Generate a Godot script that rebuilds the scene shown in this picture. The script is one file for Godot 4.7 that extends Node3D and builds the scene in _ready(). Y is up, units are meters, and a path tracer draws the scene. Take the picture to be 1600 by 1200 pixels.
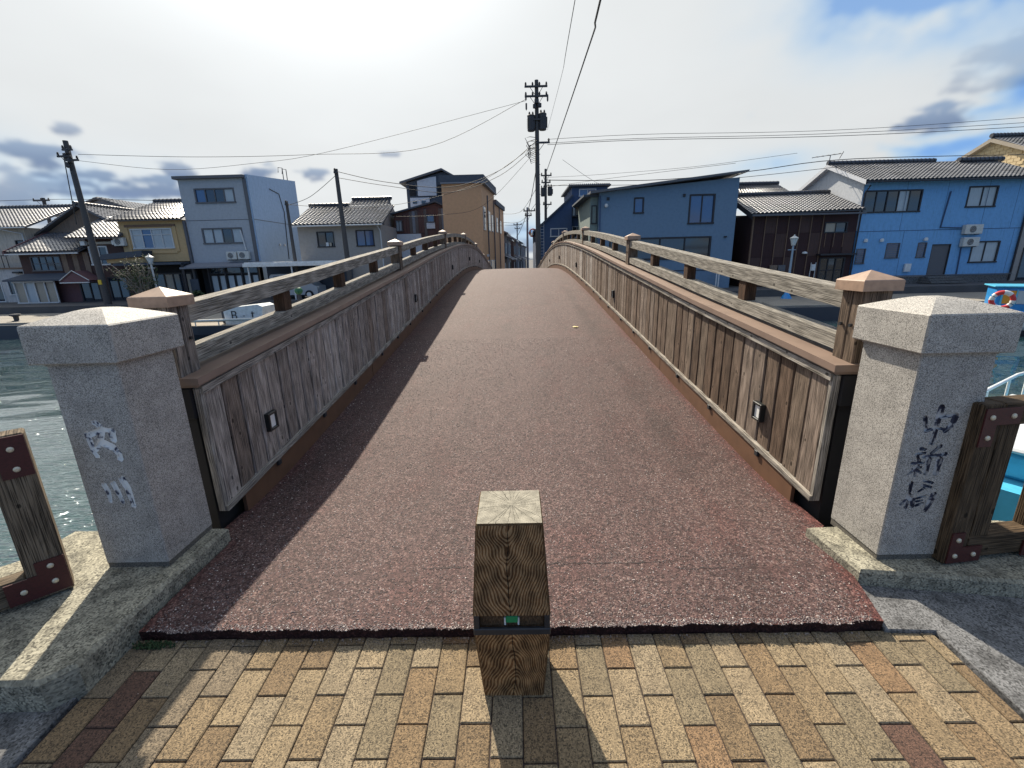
extends Node3D

# ------------------------------------------------------------------ mesh builder
class MB:
	var st := SurfaceTool.new()
	var o := Vector3.ZERO
	var col := Color.WHITE
	var uvo := Vector2.ZERO
	func _init(origin := Vector3.ZERO) -> void:
		o = origin
		st.begin(Mesh.PRIMITIVE_TRIANGLES)
	func v(p: Vector3, n: Vector3, uv: Vector2) -> void:
		st.set_normal(n)
		st.set_color(col)
		st.set_uv(uv)
		st.add_vertex(p - o)
	func tri(a: Vector3, b: Vector3, c: Vector3, hint: Vector3, ua := Vector2.ZERO, ub := Vector2.ZERO, uc := Vector2.ZERO) -> void:
		var n := (c - a).cross(b - a)
		if n.length_squared() < 1e-16:
			return
		n = n.normalized()
		if n.dot(hint) < 0.0:
			n = -n
			v(a, n, ua)
			v(c, n, uc)
			v(b, n, ub)
		else:
			v(a, n, ua)
			v(b, n, ub)
			v(c, n, uc)
	func quad(a: Vector3, b: Vector3, c: Vector3, d: Vector3, hint: Vector3, ua := Vector2.ZERO, ub := Vector2.ZERO, uc := Vector2.ZERO, ud := Vector2.ZERO) -> void:
		tri(a, b, c, hint, ua, ub, uc)
		tri(a, c, d, hint, ua, uc, ud)
	func uvp(p: Vector3, ax: int) -> Vector2:
		if ax == 0:
			return uvo + Vector2(p.z, p.y)
		if ax == 1:
			return uvo + Vector2(p.x, p.z)
		return uvo + Vector2(p.x, p.y)
	# box with chamfered edges, centre c, size s, turned by b
	func box(c: Vector3, s: Vector3, ch := 0.0, b := Basis.IDENTITY) -> void:
		var h := s * 0.5
		for ax in 3:
			var u := (ax + 1) % 3
			var w := (ax + 2) % 3
			for sg in [-1.0, 1.0]:
				var q: Array[Vector3] = []
				var t: Array[Vector2] = []
				for k in [[-1, -1], [1, -1], [1, 1], [-1, 1]]:
					var p := Vector3.ZERO
					p[ax] = sg * h[ax]
					p[u] = k[0] * (h[u] - ch)
					p[w] = k[1] * (h[w] - ch)
					q.append(c + b * p)
					t.append(uvp(p, ax))
				var n := Vector3.ZERO
				n[ax] = sg
				quad(q[0], q[1], q[2], q[3], b * n, t[0], t[1], t[2], t[3])
		if ch <= 0.0:
			return
		for cx in 3:
			var a1 := (cx + 1) % 3
			var a2 := (cx + 2) % 3
			for s1 in [-1.0, 1.0]:
				for s2 in [-1.0, 1.0]:
					var q: Array[Vector3] = []
					var t: Array[Vector2] = []
					for k in [[0, -1], [0, 1], [1, 1], [1, -1]]:
						var p := Vector3.ZERO
						p[a1] = s1 * (h[a1] - (ch if k[0] == 1 else 0.0))
						p[a2] = s2 * (h[a2] - (ch if k[0] == 0 else 0.0))
						p[cx] = k[1] * (h[cx] - ch)
						q.append(c + b * p)
						t.append(uvp(p, a1))
					var n := Vector3.ZERO
					n[a1] = s1
					n[a2] = s2
					quad(q[0], q[1], q[2], q[3], b * n, t[0], t[1], t[2], t[3])
		for sx in [-1.0, 1.0]:
			for sy in [-1.0, 1.0]:
				for sz in [-1.0, 1.0]:
					var sv := Vector3(sx, sy, sz)
					var p0 := Vector3(sx * h.x, sy * (h.y - ch), sz * (h.z - ch))
					var p1 := Vector3(sx * (h.x - ch), sy * h.y, sz * (h.z - ch))
					var p2 := Vector3(sx * (h.x - ch), sy * (h.y - ch), sz * h.z)
					tri(c + b * p0, c + b * p1, c + b * p2, b * sv, uvp(p0, 2), uvp(p1, 2), uvp(p2, 2))
	# box from two corners
	func bx(x0: float, x1: float, y0: float, y1: float, z0: float, z1: float, ch := 0.0) -> void:
		box(Vector3((x0 + x1) / 2, (y0 + y1) / 2, (z0 + z1) / 2), Vector3(absf(x1 - x0), absf(y1 - y0), absf(z1 - z0)), ch)
	# polygon in a plane (xf * (x, y, z)), pulled from z0 to z1
	func prism(poly: PackedVector2Array, z0: float, z1: float, xf := Transform3D.IDENTITY) -> void:
		var idx := Geometry2D.triangulate_polygon(poly)
		for zz in [z0, z1]:
			var hint := xf.basis * Vector3(0, 0, 1 if zz == maxf(z0, z1) else -1)
			for i in range(0, idx.size(), 3):
				var p := [poly[idx[i]], poly[idx[i + 1]], poly[idx[i + 2]]]
				tri(xf * Vector3(p[0].x, p[0].y, zz), xf * Vector3(p[1].x, p[1].y, zz), xf * Vector3(p[2].x, p[2].y, zz), hint, p[0], p[1], p[2])
		var cw := Geometry2D.is_polygon_clockwise(poly)
		for i in poly.size():
			var a := poly[i]
			var b := poly[(i + 1) % poly.size()]
			var e := b - a
			var n2 := Vector2(e.y, -e.x) * (-1.0 if cw else 1.0)
			quad(xf * Vector3(a.x, a.y, z0), xf * Vector3(b.x, b.y, z0), xf * Vector3(b.x, b.y, z1), xf * Vector3(a.x, a.y, z1), xf.basis * Vector3(n2.x, n2.y, 0), Vector2(a.x + a.y, z0), Vector2(b.x + b.y, z0), Vector2(b.x + b.y, z1), Vector2(a.x + a.y, z1))
	func tube(pts: Array, r0: float, n := 6, r1 := -1.0) -> void:
		if r1 < 0.0:
			r1 = r0
		var rings: Array = []
		for i in pts.size():
			var dir: Vector3 = (pts[mini(i + 1, pts.size() - 1)] - pts[maxi(i - 1, 0)]).normalized()
			var side := dir.cross(Vector3.UP if absf(dir.y) < 0.9 else Vector3.RIGHT).normalized()
			var up := side.cross(dir)
			var r := lerpf(r0, r1, float(i) / maxf(1.0, pts.size() - 1.0))
			var ring: Array = []
			for k in n:
				var a := TAU * k / n
				ring.append([pts[i] + (side * cos(a) + up * sin(a)) * r, side * cos(a) + up * sin(a)])
			rings.append(ring)
		for i in pts.size() - 1:
			for k in n:
				var A = rings[i][k]
				var B = rings[i][(k + 1) % n]
				var C = rings[i + 1][(k + 1) % n]
				var D = rings[i + 1][k]
				smooth4(A, B, C, D)
		for e in [0, pts.size() - 1]:
			var hint: Vector3 = (pts[0] - pts[1]) if e == 0 else (pts[e] - pts[e - 1])
			for k in range(1, n - 1):
				tri(rings[e][0][0], rings[e][k][0], rings[e][k + 1][0], hint)
	func smooth4(A, B, C, D) -> void:
		var g: Vector3 = (C[0] - A[0]).cross(B[0] - A[0])
		var hint: Vector3 = A[1] + B[1] + C[1] + D[1]
		var order := [A, B, C, A, C, D] if g.dot(hint) >= 0.0 else [A, C, B, A, D, C]
		for q in order:
			v(q[0], q[1], Vector2.ZERO)
	func lathe(prof: Array, c: Vector3, n := 12) -> void:
		for i in prof.size() - 1:
			var p: Vector2 = prof[i]
			var q: Vector2 = prof[i + 1]
			var e := q - p
			var nn := Vector2(e.y, -e.x).normalized()
			for k in n:
				var a0 := TAU * k / n
				var a1 := TAU * (k + 1) / n
				var f := func(pr: Vector2, a: float): return [c + Vector3(pr.x * cos(a), pr.y, pr.x * sin(a)), Vector3(nn.x * cos(a), nn.y, nn.x * sin(a))]
				smooth4(f.call(p, a0), f.call(p, a1), f.call(q, a1), f.call(q, a0))

# ------------------------------------------------------------------ state
var M := {}
var names := {}
var rng := RandomNumberGenerator.new()
const SL := 0.0422            # the approach rises gently towards the bridge
const XC := -0.02             # centre line of the bridge
const DD := [1.4, 2.3, 4.0, 4.8, 7.13, 9.5, 11.95, 14.3, 16.75, 19.2, 21.6, 24.0, 26.4, 28.8, 31.2, 33.0]
const DY := [0.097, 0.185, 0.325, 0.40, 0.615, 0.84, 1.03, 1.165, 1.21, 1.165, 1.03, 0.83, 0.60, 0.37, 0.15, 0.03]

func rk(d: float) -> float:
	var i := 0
	while i < DD.size() - 2 and d > DD[i + 1]:
		i += 1
	var h: float = DD[i + 1] - DD[i]
	var t: float = (d - DD[i]) / h
	var m0: float = (DY[i + 1] - DY[maxi(i - 1, 0)]) / (DD[i + 1] - DD[maxi(i - 1, 0)]) * h
	var j := mini(i + 2, DD.size() - 1)
	var m1: float = (DY[j] - DY[i]) / (DD[j] - DD[i]) * h
	return (2 * t * t * t - 3 * t * t + 1) * DY[i] + (t * t * t - 2 * t * t + t) * m0 + (-2 * t * t * t + 3 * t * t) * DY[i + 1] + (t * t * t - t * t) * m1

const K := 1.07
func dk(d: float) -> float:
	# the deck lies below the line that carries the rails
	var y := 1.55 + (rk(maxf(d, 2.2) / K) - 1.55) * K
	if d < 2.2:
		var t := clampf((d - 1.49) / 0.71, 0.0, 1.0)
		y = lerpf(0.095, y, t * t * (3.0 - 2.0 * t))
	return y

func ds(d: float) -> float:
	# road surface: level behind its raised lip until the arch takes over
	var a := 0.116
	var b := dk(maxf(d, 2.2)) if d > 2.2 else dk(2.2)
	var k := 0.025
	var h := clampf(0.5 + 0.5 * (b - a) / k, 0.0, 1.0)
	return lerpf(a, b, h) + k * h * (1.0 - h)

func nm(parent: Node, called: String) -> String:
	var k := str(parent.get_instance_id()) + called
	var n: int = names.get(k, 0)
	names[k] = n + 1
	return called if n == 0 else "%s_%03d" % [called, n]

func put(called: String, m: Material, mb: MB, parent: Node = self, at := Vector3.ZERO) -> MeshInstance3D:
	return putm(called, m, mb.st.commit(), parent, at)

func putm(called: String, m: Material, mesh: Mesh, parent: Node = self, at := Vector3.ZERO, b := Basis.IDENTITY) -> MeshInstance3D:
	var o := MeshInstance3D.new()
	o.mesh = mesh
	o.material_override = m
	o.name = nm(parent, called)
	o.transform = Transform3D(b, at)
	parent.add_child(o, true)
	return o

func thing(called: String, label: String, cat: String, at := Vector3.ZERO, group := "") -> Node3D:
	var o := Node3D.new()
	o.name = nm(self, called)
	o.position = at
	add_child(o, true)
	return tag(o, label, cat, group)

func tag(o: Node3D, label: String, cat: String, group := "") -> Node3D:
	o.set_meta("label", label)
	o.set_meta("category", cat)
	if group:
		o.set_meta("group", group)
	return o

func struct(o: Node3D, kind := "structure") -> Node3D:
	o.set_meta("kind", kind)
	return o

# ------------------------------------------------------------------ textures and materials
func noise_tex(type: int, freq: float, oct: int, ramp: Array, sd: int, size := 512, cell_ret := 1, norm := true) -> NoiseTexture2D:
	var n := FastNoiseLite.new()
	n.noise_type = type
	n.frequency = freq
	n.seed = sd
	n.fractal_type = FastNoiseLite.FRACTAL_FBM if oct > 1 else FastNoiseLite.FRACTAL_NONE
	n.fractal_octaves = oct
	n.cellular_return_type = cell_ret
	var t := NoiseTexture2D.new()
	t.width = size
	t.height = size
	t.seamless = true
	t.normalize = norm
	t.noise = n
	if ramp.size():
		var g := Gradient.new()
		var offs := PackedFloat32Array()
		var cols := PackedColorArray()
		for r in ramp:
			offs.append(r[0])
			cols.append(r[1])
		g.offsets = offs
		g.colors = cols
		t.color_ramp = g
	return t

func gr(x: float) -> Color:
	return Color(x, x, x)

# base colours are given as linear values
func mat(r: float, g: float, b: float, rough := 0.8, metal := 0.0, tex: Texture2D = null, sc := Vector3.ONE, bump: Texture2D = null, bs := 0.0, world := true) -> StandardMaterial3D:
	var m := StandardMaterial3D.new()
	m.albedo_color = Color(r, g, b).linear_to_srgb()
	m.roughness = rough
	m.metallic = metal
	if tex or bump:
		m.albedo_texture = tex
		m.uv1_triplanar = true
		m.uv1_world_triplanar = world
		m.uv1_triplanar_sharpness = 4.0
		m.uv1_scale = sc
	if bump:
		m.heightmap_enabled = true
		m.heightmap_texture = bump
		m.heightmap_scale = bs
	return m

func detail(m: StandardMaterial3D, tex: Texture2D, sc: Vector3) -> StandardMaterial3D:
	m.detail_enabled = true
	m.detail_albedo = tex
	m.detail_blend_mode = BaseMaterial3D.BLEND_MODE_MUL
	m.detail_uv_layer = BaseMaterial3D.DETAIL_UV_2
	m.uv2_triplanar = true
	m.uv2_world_triplanar = true
	m.uv2_scale = sc
	return m

func img_tex(w: int, h: int, f: Callable) -> ImageTexture:
	var data := PackedByteArray()
	data.resize(w * h * 3)
	var k := 0
	for y in h:
		for x in w:
			var c: Vector3 = f.call(x, y)
			data[k] = clampi(int(c.x * 255.0), 0, 255)
			data[k + 1] = clampi(int(c.y * 255.0), 0, 255)
			data[k + 2] = clampi(int(c.z * 255.0), 0, 255)
			k += 3
	return ImageTexture.create_from_image(Image.create_from_data(w, h, false, Image.FORMAT_RGB8, data))

func uvmat(r: float, g: float, b: float, tex: Texture2D, bs: float, sc := Vector3.ONE, rough := 0.85) -> StandardMaterial3D:
	var m := StandardMaterial3D.new()
	m.albedo_color = Color(r, g, b).linear_to_srgb()
	m.albedo_texture = tex
	m.roughness = rough
	m.metallic_specular = 0.3
	m.uv1_scale = sc
	m.heightmap_enabled = true
	m.heightmap_texture = tex
	m.heightmap_scale = bs
	return m

# weathered board grain: four boards of 0.147 m side by side, 0.8 m long
func wood_texture(sd: int) -> ImageTexture:
	var r := RandomNumberGenerator.new()
	r.seed = sd
	var knots: Array = []
	var tone: Array = []
	for l in 4:
		var ks: Array = []
		for k in r.randi_range(1, 3):
			ks.append([r.randf_range(0.2, 0.8), r.randf_range(0.05, 0.95), r.randf_range(0.035, 0.07)])
		knots.append(ks)
		tone.append([r.randf_range(0.88, 1.05), r.randf_range(0.35, 0.65), r.randf_range(5.0, 9.0)])
	var n := FastNoiseLite.new()
	n.seed = sd
	n.frequency = 1.0
	n.noise_type = FastNoiseLite.TYPE_SIMPLEX
	n.fractal_type = FastNoiseLite.FRACTAL_NONE
	var at := func(l: int, u: float, vv: float) -> float:
		var tn: Array = tone[l]
		var w := n.get_noise_2d(u * 1.6 + l * 9.0, vv * 2.2)
		var g: float = absf(u - tn[1]) * tn[2] + w * 0.9 + vv * 0.5
		var ring := 0.0
		var core := 0.0
		for k in knots[l]:
			var dx: float = (u - k[0]) * 0.147
			var dy: float = (vv - k[1]) * 0.8
			var q: float = sqrt(dx * dx + dy * dy * 0.45) / (k[2] * 0.147 * 1.6)
			if q < 3.5:
				var e := exp(-q * q * 0.55)
				g += e * 2.2
				ring = maxf(ring, e)
				if q < 0.75:
					core = maxf(core, 1.0 - smoothstep(0.35, 0.75, q))
		var line := pow(0.5 + 0.5 * sin(g * TAU * 1.5), 0.6)
		var fine := n.get_noise_2d(u * 34.0 + l * 31.0, vv * 2.4)
		var fib := n.get_noise_2d(u * 90.0 + l * 31.0, vv * 7.0)
		var blot := n.get_noise_2d(u * 2.5 + l * 17.0, vv * 4.0 + 40.0)
		var val: float = (0.80 + 0.10 * line + 0.16 * fine + 0.08 * fib + 0.10 * blot) * tn[0]
		if fine < -0.5:
			val *= 0.72
		val *= 1.0 - 0.4 * core
		return val + 0.10 * (ring - core) * (1.0 if ring < 0.8 else 0.3)
	return img_tex(512, 1024, func(x: int, y: int) -> Vector3:
		var l := x / 128
		var u := (x % 128) / 128.0
		var vv := y / 1024.0
		var val: float = at.call(l, u, vv)
		if vv > 0.85:
			var v2: float = at.call(l, u, vv - 1.0)
			val = lerpf(val, v2, (vv - 0.85) / 0.15)
		return Vector3(val, val * 0.985, val * 0.965))

# flat-sawn timber face with arched grain; up = arches point up
func cathedral_texture(up: bool, sd: int) -> ImageTexture:
	var n := FastNoiseLite.new()
	n.seed = sd
	n.frequency = 1.0
	n.fractal_type = FastNoiseLite.FRACTAL_NONE
	return img_tex(384, 640, func(x: int, y: int) -> Vector3:
		var u := x / 384.0 - 0.5
		var vv := y / 640.0
		if not up:
			vv = 1.0 - vv
		var wob := n.get_noise_2d(u * 5.0, vv * 4.0) * 0.035
		var au := absf(u + 0.01 + n.get_noise_2d(3.0, vv * 3.0) * 0.02)
		var f := 12.0 * (vv + 0.5 * wob) - (27.0 if u > 0.0 else 21.0) * (sqrt(au * au + 0.0035) - 0.059) + 0.9 * n.get_noise_2d(3.0, vv * 4.0) + 0.12 * n.get_noise_2d(u * 7.0, vv * 4.0)
		var s := 0.5 + 0.5 * sin(f * TAU)
		var ridge := smoothstep(0.15, 0.75, s + 0.35 * n.get_noise_2d(u * 9.0, vv * 5.0 + 50.0))
		var fib := n.get_noise_2d(u * 120.0, vv * 16.0)
		var blot := n.get_noise_2d(u * 4.0 + 20.0, vv * 4.0)
		var val := 0.50 + 0.30 * ridge + 0.14 * fib + 0.16 * blot
		if au < 0.006 + 0.004 * n.get_noise_2d(vv * 20.0, 1.0):
			val *= 0.4
		return Vector3(val, val * (0.84 + 0.1 * ridge), val * (0.66 + 0.16 * ridge)))

func end_grain_texture() -> ImageTexture:
	var n := FastNoiseLite.new()
	n.seed = 77
	n.frequency = 1.0
	n.fractal_type = FastNoiseLite.FRACTAL_NONE
	var r := RandomNumberGenerator.new()
	r.seed = 5
	var cr: Array = []
	for i in 34:
		cr.append([TAU * i / 34.0 + r.randf_range(-0.1, 0.1), r.randf_range(0.01, 0.16), r.randf_range(0.25, 0.8), r.randf_range(0.0018, 0.0042)])
	return img_tex(384, 384, func(x: int, y: int) -> Vector3:
		var p := Vector2(x / 384.0 - 0.535, y / 384.0 - 0.455)
		var rad := p.length()
		var a := p.angle()
		var s := 0.5 + 0.5 * sin((rad + 0.012 * n.get_noise_2d(p.x * 6.0, p.y * 6.0)) * TAU * 22.0)
		var val := 0.78 + 0.05 * s + 0.12 * n.get_noise_2d(p.x * 60.0, p.y * 60.0) + 0.1 * n.get_noise_2d(p.x * 5.0, p.y * 5.0 + 9.0)
		for c in cr:
			if rad > c[1] and rad < c[2]:
				var da: float = absf(angle_difference(a, c[0] + 0.03 * n.get_noise_2d(rad * 9.0, c[0] * 7.0)))
				if da * rad < c[3] * (0.6 + 0.6 * n.get_noise_2d(rad * 30.0, c[0] * 3.0)):
					val *= 0.35
		return Vector3(val, val * 0.985, val * 0.95))

func make_materials() -> void:
	var SI := FastNoiseLite.TYPE_SIMPLEX_SMOOTH
	var CE := FastNoiseLite.TYPE_CELLULAR
	var VA := FastNoiseLite.TYPE_VALUE
	var blotch := noise_tex(SI, 0.012, 5, [[0.0, gr(0.86)], [0.5, gr(0.95)], [1.0, gr(1.0)]], 3)
	var stones := noise_tex(CE, 0.2, 1, [[0.0, Color(0.50, 0.42, 0.43)], [0.35, Color(0.60, 0.51, 0.51)], [0.62, Color(0.69, 0.59, 0.58)], [0.82, Color(0.80, 0.70, 0.68)], [0.93, Color(0.94, 0.86, 0.82)], [1.0, Color(1, 1, 1)]], 11, 1024, FastNoiseLite.RETURN_CELL_VALUE)
	var stones_h := noise_tex(CE, 0.2, 1, [[0.0, gr(1.0)], [0.6, gr(0.6)], [1.0, gr(0.0)]], 11, 1024, FastNoiseLite.RETURN_DISTANCE)
	M.asphalt = mat(0.25, 0.205, 0.196, 0.75, 0, stones, Vector3.ONE * 0.8, stones_h, 0.25)
	M.asphalt.vertex_color_use_as_albedo = true
	M.asphalt.metallic_specular = 0.35
	detail(M.asphalt, noise_tex(CE, 0.15, 1, [[0.0, gr(0.62)], [0.3, gr(0.82)], [0.7, gr(0.95)], [1.0, gr(1.0)]], 13, 1024, FastNoiseLite.RETURN_CELL_VALUE), Vector3.ONE * 0.53)
	var grain := noise_tex(CE, 0.13, 1, [[0.0, gr(0.48)], [0.3, gr(0.74)], [0.75, gr(0.9)], [1.0, gr(1.0)]], 21, 1024, FastNoiseLite.RETURN_CELL_VALUE)
	var grain_h := noise_tex(SI, 0.22, 2, [], 22)
	var tones := [[0.46, 0.365, 0.235], [0.52, 0.43, 0.29], [0.38, 0.285, 0.175], [0.53, 0.455, 0.33], [0.43, 0.32, 0.195], [0.40, 0.345, 0.24], [0.56, 0.47, 0.33], [0.46, 0.315, 0.19], [0.22, 0.13, 0.10], [0.38, 0.325, 0.245]]
	M.brick = []
	for t in tones:
		M.brick.append(detail(mat(t[0] * 0.69, t[1] * 0.625, t[2] * 0.54, 0.9, 0, grain, Vector3.ONE * 1.9, grain_h, 0.2), blotch, Vector3.ONE * 1.3))
	M.joint = mat(0.075, 0.055, 0.05, 1.0, 0, grain, Vector3.ONE * 2.0)
	var gspeck := noise_tex(CE, 0.2, 1, [[0.0, gr(0.45)], [0.18, gr(0.62)], [0.34, gr(0.80)], [0.6, gr(0.87)], [0.85, gr(0.95)], [1.0, gr(1.0)]], 31, 1024, FastNoiseLite.RETURN_CELL_VALUE)
	M.granite = detail(mat(0.57, 0.54, 0.49, 0.7, 0, gspeck, Vector3.ONE * 2.0, gspeck, 0.06), blotch, Vector3.ONE * 0.9)
	M.granite_base = mat(0.17, 0.155, 0.13, 0.8, 0, gspeck, Vector3.ONE * 2.1)
	var paint := noise_tex(SI, 0.028, 3, [[0.0, Color(0.16, 0.17, 0.23)], [0.24, Color(0.3, 0.31, 0.38)], [0.33, gr(0.93)], [1.0, gr(1.0)]], 33)
	M.carving = mat(0.85, 0.85, 0.82, 0.8, 0, paint, Vector3.ONE * 1.1)
	var paint2 := noise_tex(SI, 0.028, 3, [[0.0, Color(0.22, 0.23, 0.32)], [0.48, Color(0.36, 0.37, 0.45)], [0.58, gr(0.92)], [1.0, gr(1.0)]], 34)
	M.carving_dark = mat(0.5, 0.5, 0.5, 0.8, 0, paint2, Vector3.ONE * 1.3)
	var conc := noise_tex(SI, 0.09, 5, [[0.0, gr(0.6)], [0.4, gr(0.86)], [0.6, gr(0.93)], [1.0, gr(1.0)]], 41)
	var conc_h := noise_tex(SI, 0.15, 4, [], 42)
	var stain := noise_tex(SI, 0.02, 5, [[0.0, gr(0.62)], [0.38, gr(0.88)], [0.6, gr(0.97)], [1.0, gr(1.0)]], 43)
	M.concrete = detail(mat(0.44, 0.41, 0.31, 0.92, 0, grain, Vector3.ONE * 1.2, conc_h, 0.14), stain, Vector3.ONE * 0.8)
	M.concrete_grey = detail(mat(0.235, 0.235, 0.235, 0.92, 0, grain, Vector3.ONE * 1.4, grain_h, 0.06), stain, Vector3.ONE * 0.6)
	M.quay_wall = detail(mat(0.14, 0.14, 0.13, 0.9, 0, conc, Vector3.ONE * 0.4), blotch, Vector3.ONE * 0.15)
	M.street = detail(mat(0.11, 0.11, 0.115, 0.9, 0, conc, Vector3.ONE * 0.5), blotch, Vector3.ONE * 0.1)
	M.wharf = detail(mat(0.36, 0.33, 0.28, 0.9, 0, conc, Vector3.ONE * 0.4), blotch, Vector3.ONE * 0.12)
	# timber
	var wt := wood_texture(101)
	var wt2 := wood_texture(202)
	var wt3 := wood_texture(303)
	M.plank = []
	for k in [[0.44, 0.385, 0.345], [0.35, 0.30, 0.265], [0.52, 0.47, 0.43], [0.30, 0.24, 0.20], [0.21, 0.155, 0.12], [0.165, 0.115, 0.085], [0.24, 0.185, 0.145]]:
		M.plank.append(uvmat(k[0] * 1.1, k[1] * 1.1, k[2] * 1.1, [wt, wt2, wt3][M.plank.size() % 3], 0.12, Vector3(1.7, 1.25, 1)))
	M.rail = uvmat(0.38, 0.36, 0.32, wt2, 0.2, Vector3(1.7, 1.25, 1))
	M.trim = uvmat(0.42, 0.39, 0.35, wt, 0.15, Vector3(1.7, 1.25, 1))
	M.post_wood = uvmat(0.22, 0.165, 0.125, wt, 0.15, Vector3(1.7, 1.25, 1))
	M.post_grey = uvmat(0.36, 0.315, 0.285, wt, 0.3, Vector3(1.7, 1.25, 1))
	M.fence_mossy = uvmat(0.125, 0.088, 0.055, wt2, 0.3, Vector3(1.7, 1.25, 1))
	M.strut = uvmat(0.12, 0.07, 0.045, wt2, 0.15, Vector3(1.7, 1.25, 1))
	M.fence_wood = uvmat(0.22, 0.175, 0.125, wt2, 0.2, Vector3(1.7, 1.25, 1))
	M.shelf = mat(0.25, 0.175, 0.135, 0.5, 0, blotch, Vector3.ONE * 0.5)
	M.board = mat(0.15, 0.075, 0.04, 0.6, 0, blotch, Vector3.ONE * 0.8)
	M.black = mat(0.012, 0.011, 0.012, 0.8)
	M.cap = detail(mat(0.42, 0.28, 0.195, 0.55, 0, blotch, Vector3.ONE * 1.2), blotch, Vector3.ONE * 3.1)
	M.bollard_up = uvmat(0.42, 0.30, 0.205, cathedral_texture(false, 61), 0.3)
	M.bollard_low = uvmat(0.46, 0.31, 0.19, cathedral_texture(true, 62), 0.3)
	M.bollard_side = uvmat(0.17, 0.105, 0.06, wt, 0.15, Vector3(1.7, 1.25, 1))
	M.bollard_top = uvmat(0.42, 0.40, 0.345, end_grain_texture(), 0.2)
	M.iron = mat(0.035, 0.037, 0.042, 0.5, 0.3, blotch, Vector3.ONE * 4.0)
	M.green = mat(0.0, 0.22, 0.075, 0.45)
	M.red_iron = detail(mat(0.085, 0.014, 0.014, 0.5, 0.0, blotch, Vector3.ONE * 3.0), conc, Vector3.ONE * 2.0)
	M.bolt = mat(0.62, 0.56, 0.42, 0.4, 0.4)
	M.lamp_case = mat(0.012, 0.014, 0.014, 0.4)
	M.lamp_glass = mat(0.75, 0.75, 0.72, 0.25)
	# far side
	var faint := noise_tex(SI, 0.02, 5, [[0.0, gr(0.94)], [0.5, gr(0.98)], [1.0, gr(1.0)]], 50)
	var streak := noise_tex(SI, 0.03, 4, [[0.0, gr(0.78)], [0.4, gr(0.93)], [1.0, gr(1.0)]], 51)
	var streak_soft := noise_tex(SI, 0.03, 4, [[0.0, gr(0.80)], [0.3, gr(0.96)], [1.0, gr(1.0)]], 52)
	var ST := Vector3(0.55, 0.05, 0.55)
	var walls := {
		"cream": [0.60, 0.54, 0.46], "cream_low": [0.62, 0.60, 0.58], "brown_plaster": [0.24, 0.17, 0.125], "dark_wood": [0.085, 0.045, 0.038], "plum": [0.16, 0.08, 0.085],
		"ochre": [0.56, 0.39, 0.20], "grey3": [0.39, 0.42, 0.46], "grey3_side": [0.38, 0.52, 0.70], "taupe": [0.36, 0.33, 0.30], "rust_metal": [0.14, 0.07, 0.06], "dark_metal": [0.16, 0.13, 0.12],
		"tan": [0.66, 0.37, 0.20], "navy": [0.06, 0.10, 0.19], "modern": [0.155, 0.24, 0.34], "mint": [0.20, 0.25, 0.23], "plank_dark": [0.048, 0.018, 0.018], "blue": [0.19, 0.43, 0.74],
		"blue_gable": [0.55, 0.58, 0.62], "yellow": [0.72, 0.56, 0.32], "far_grey": [0.22, 0.23, 0.26], "far_dark": [0.05, 0.055, 0.075], "slate": [0.07, 0.085, 0.11], "white_panel": [0.62, 0.64, 0.68],
	}
	for k in walls:
		var c: Array = walls[k]
		M[k] = mat(c[0] * 0.97, c[1] * 0.97, c[2] * 0.97, 0.85, 0, faint, Vector3.ONE * 0.35)
		if k in ["plank_dark", "dark_wood", "rust_metal", "dark_metal", "cream", "cream_low", "brown_plaster"]:
			detail(M[k], streak, ST)
		elif k in ["blue", "blue_gable", "yellow", "grey3_side"]:
			detail(M[k], streak_soft, Vector3(0.8, 0.045, 0.8))
	M.tile = detail(mat(0.19, 0.19, 0.205, 0.3, 0, blotch, Vector3.ONE * 0.9), noise_tex(CE, 0.03, 1, [[0.0, gr(0.6)], [1.0, gr(1.0)]], 55, 256, FastNoiseLite.RETURN_CELL_VALUE), Vector3.ONE * 0.12)
	M.tile.metallic_specular = 0.9
	M.tile_dark = mat(0.06, 0.06, 0.068, 0.35, 0, blotch, Vector3.ONE * 0.9)
	M.frame_dark = mat(0.02, 0.018, 0.022, 0.5)
	M.frame_light = mat(0.55, 0.56, 0.56, 0.4)
	M.frame_grey = mat(0.10, 0.10, 0.11, 0.5)
	M.glass = mat(0.015, 0.025, 0.04, 0.04)
	M.glass.metallic_specular = 1.0
	M.glass_blue = mat(0.03, 0.09, 0.22, 0.06)
	M.glass_blue.metallic_specular = 1.0
	M.curtain = mat(0.42, 0.48, 0.52, 0.3, 0, streak, Vector3(3, 0.1, 3))
	M.curtain.metallic_specular = 0.9
	M.curtain_beige = mat(0.42, 0.36, 0.28, 0.3, 0, streak, Vector3(3, 0.1, 3))
	M.white = mat(0.72, 0.73, 0.72, 0.45, 0, blotch, Vector3.ONE * 0.5)
	M.ac_white = mat(0.62, 0.62, 0.58, 0.5, 0, blotch, Vector3.ONE)
	M.dark_fill = mat(0.01, 0.011, 0.014, 0.8)
	M.pole = detail(mat(0.10, 0.095, 0.095, 0.8, 0, conc, Vector3.ONE), blotch, Vector3.ONE)
	M.pole_dark = mat(0.045, 0.045, 0.05, 0.7)
	M.wire = mat(0.02, 0.02, 0.022, 0.6)
	M.batten = mat(0.20, 0.12, 0.075, 0.7, 0, blotch, Vector3.ONE)
	M.boat_white = mat(0.66, 0.69, 0.70, 0.35, 0, blotch, Vector3.ONE * 0.6)
	M.boat_blue = mat(0.03, 0.26, 0.62, 0.3, 0, blotch, Vector3.ONE * 0.6)
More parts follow.
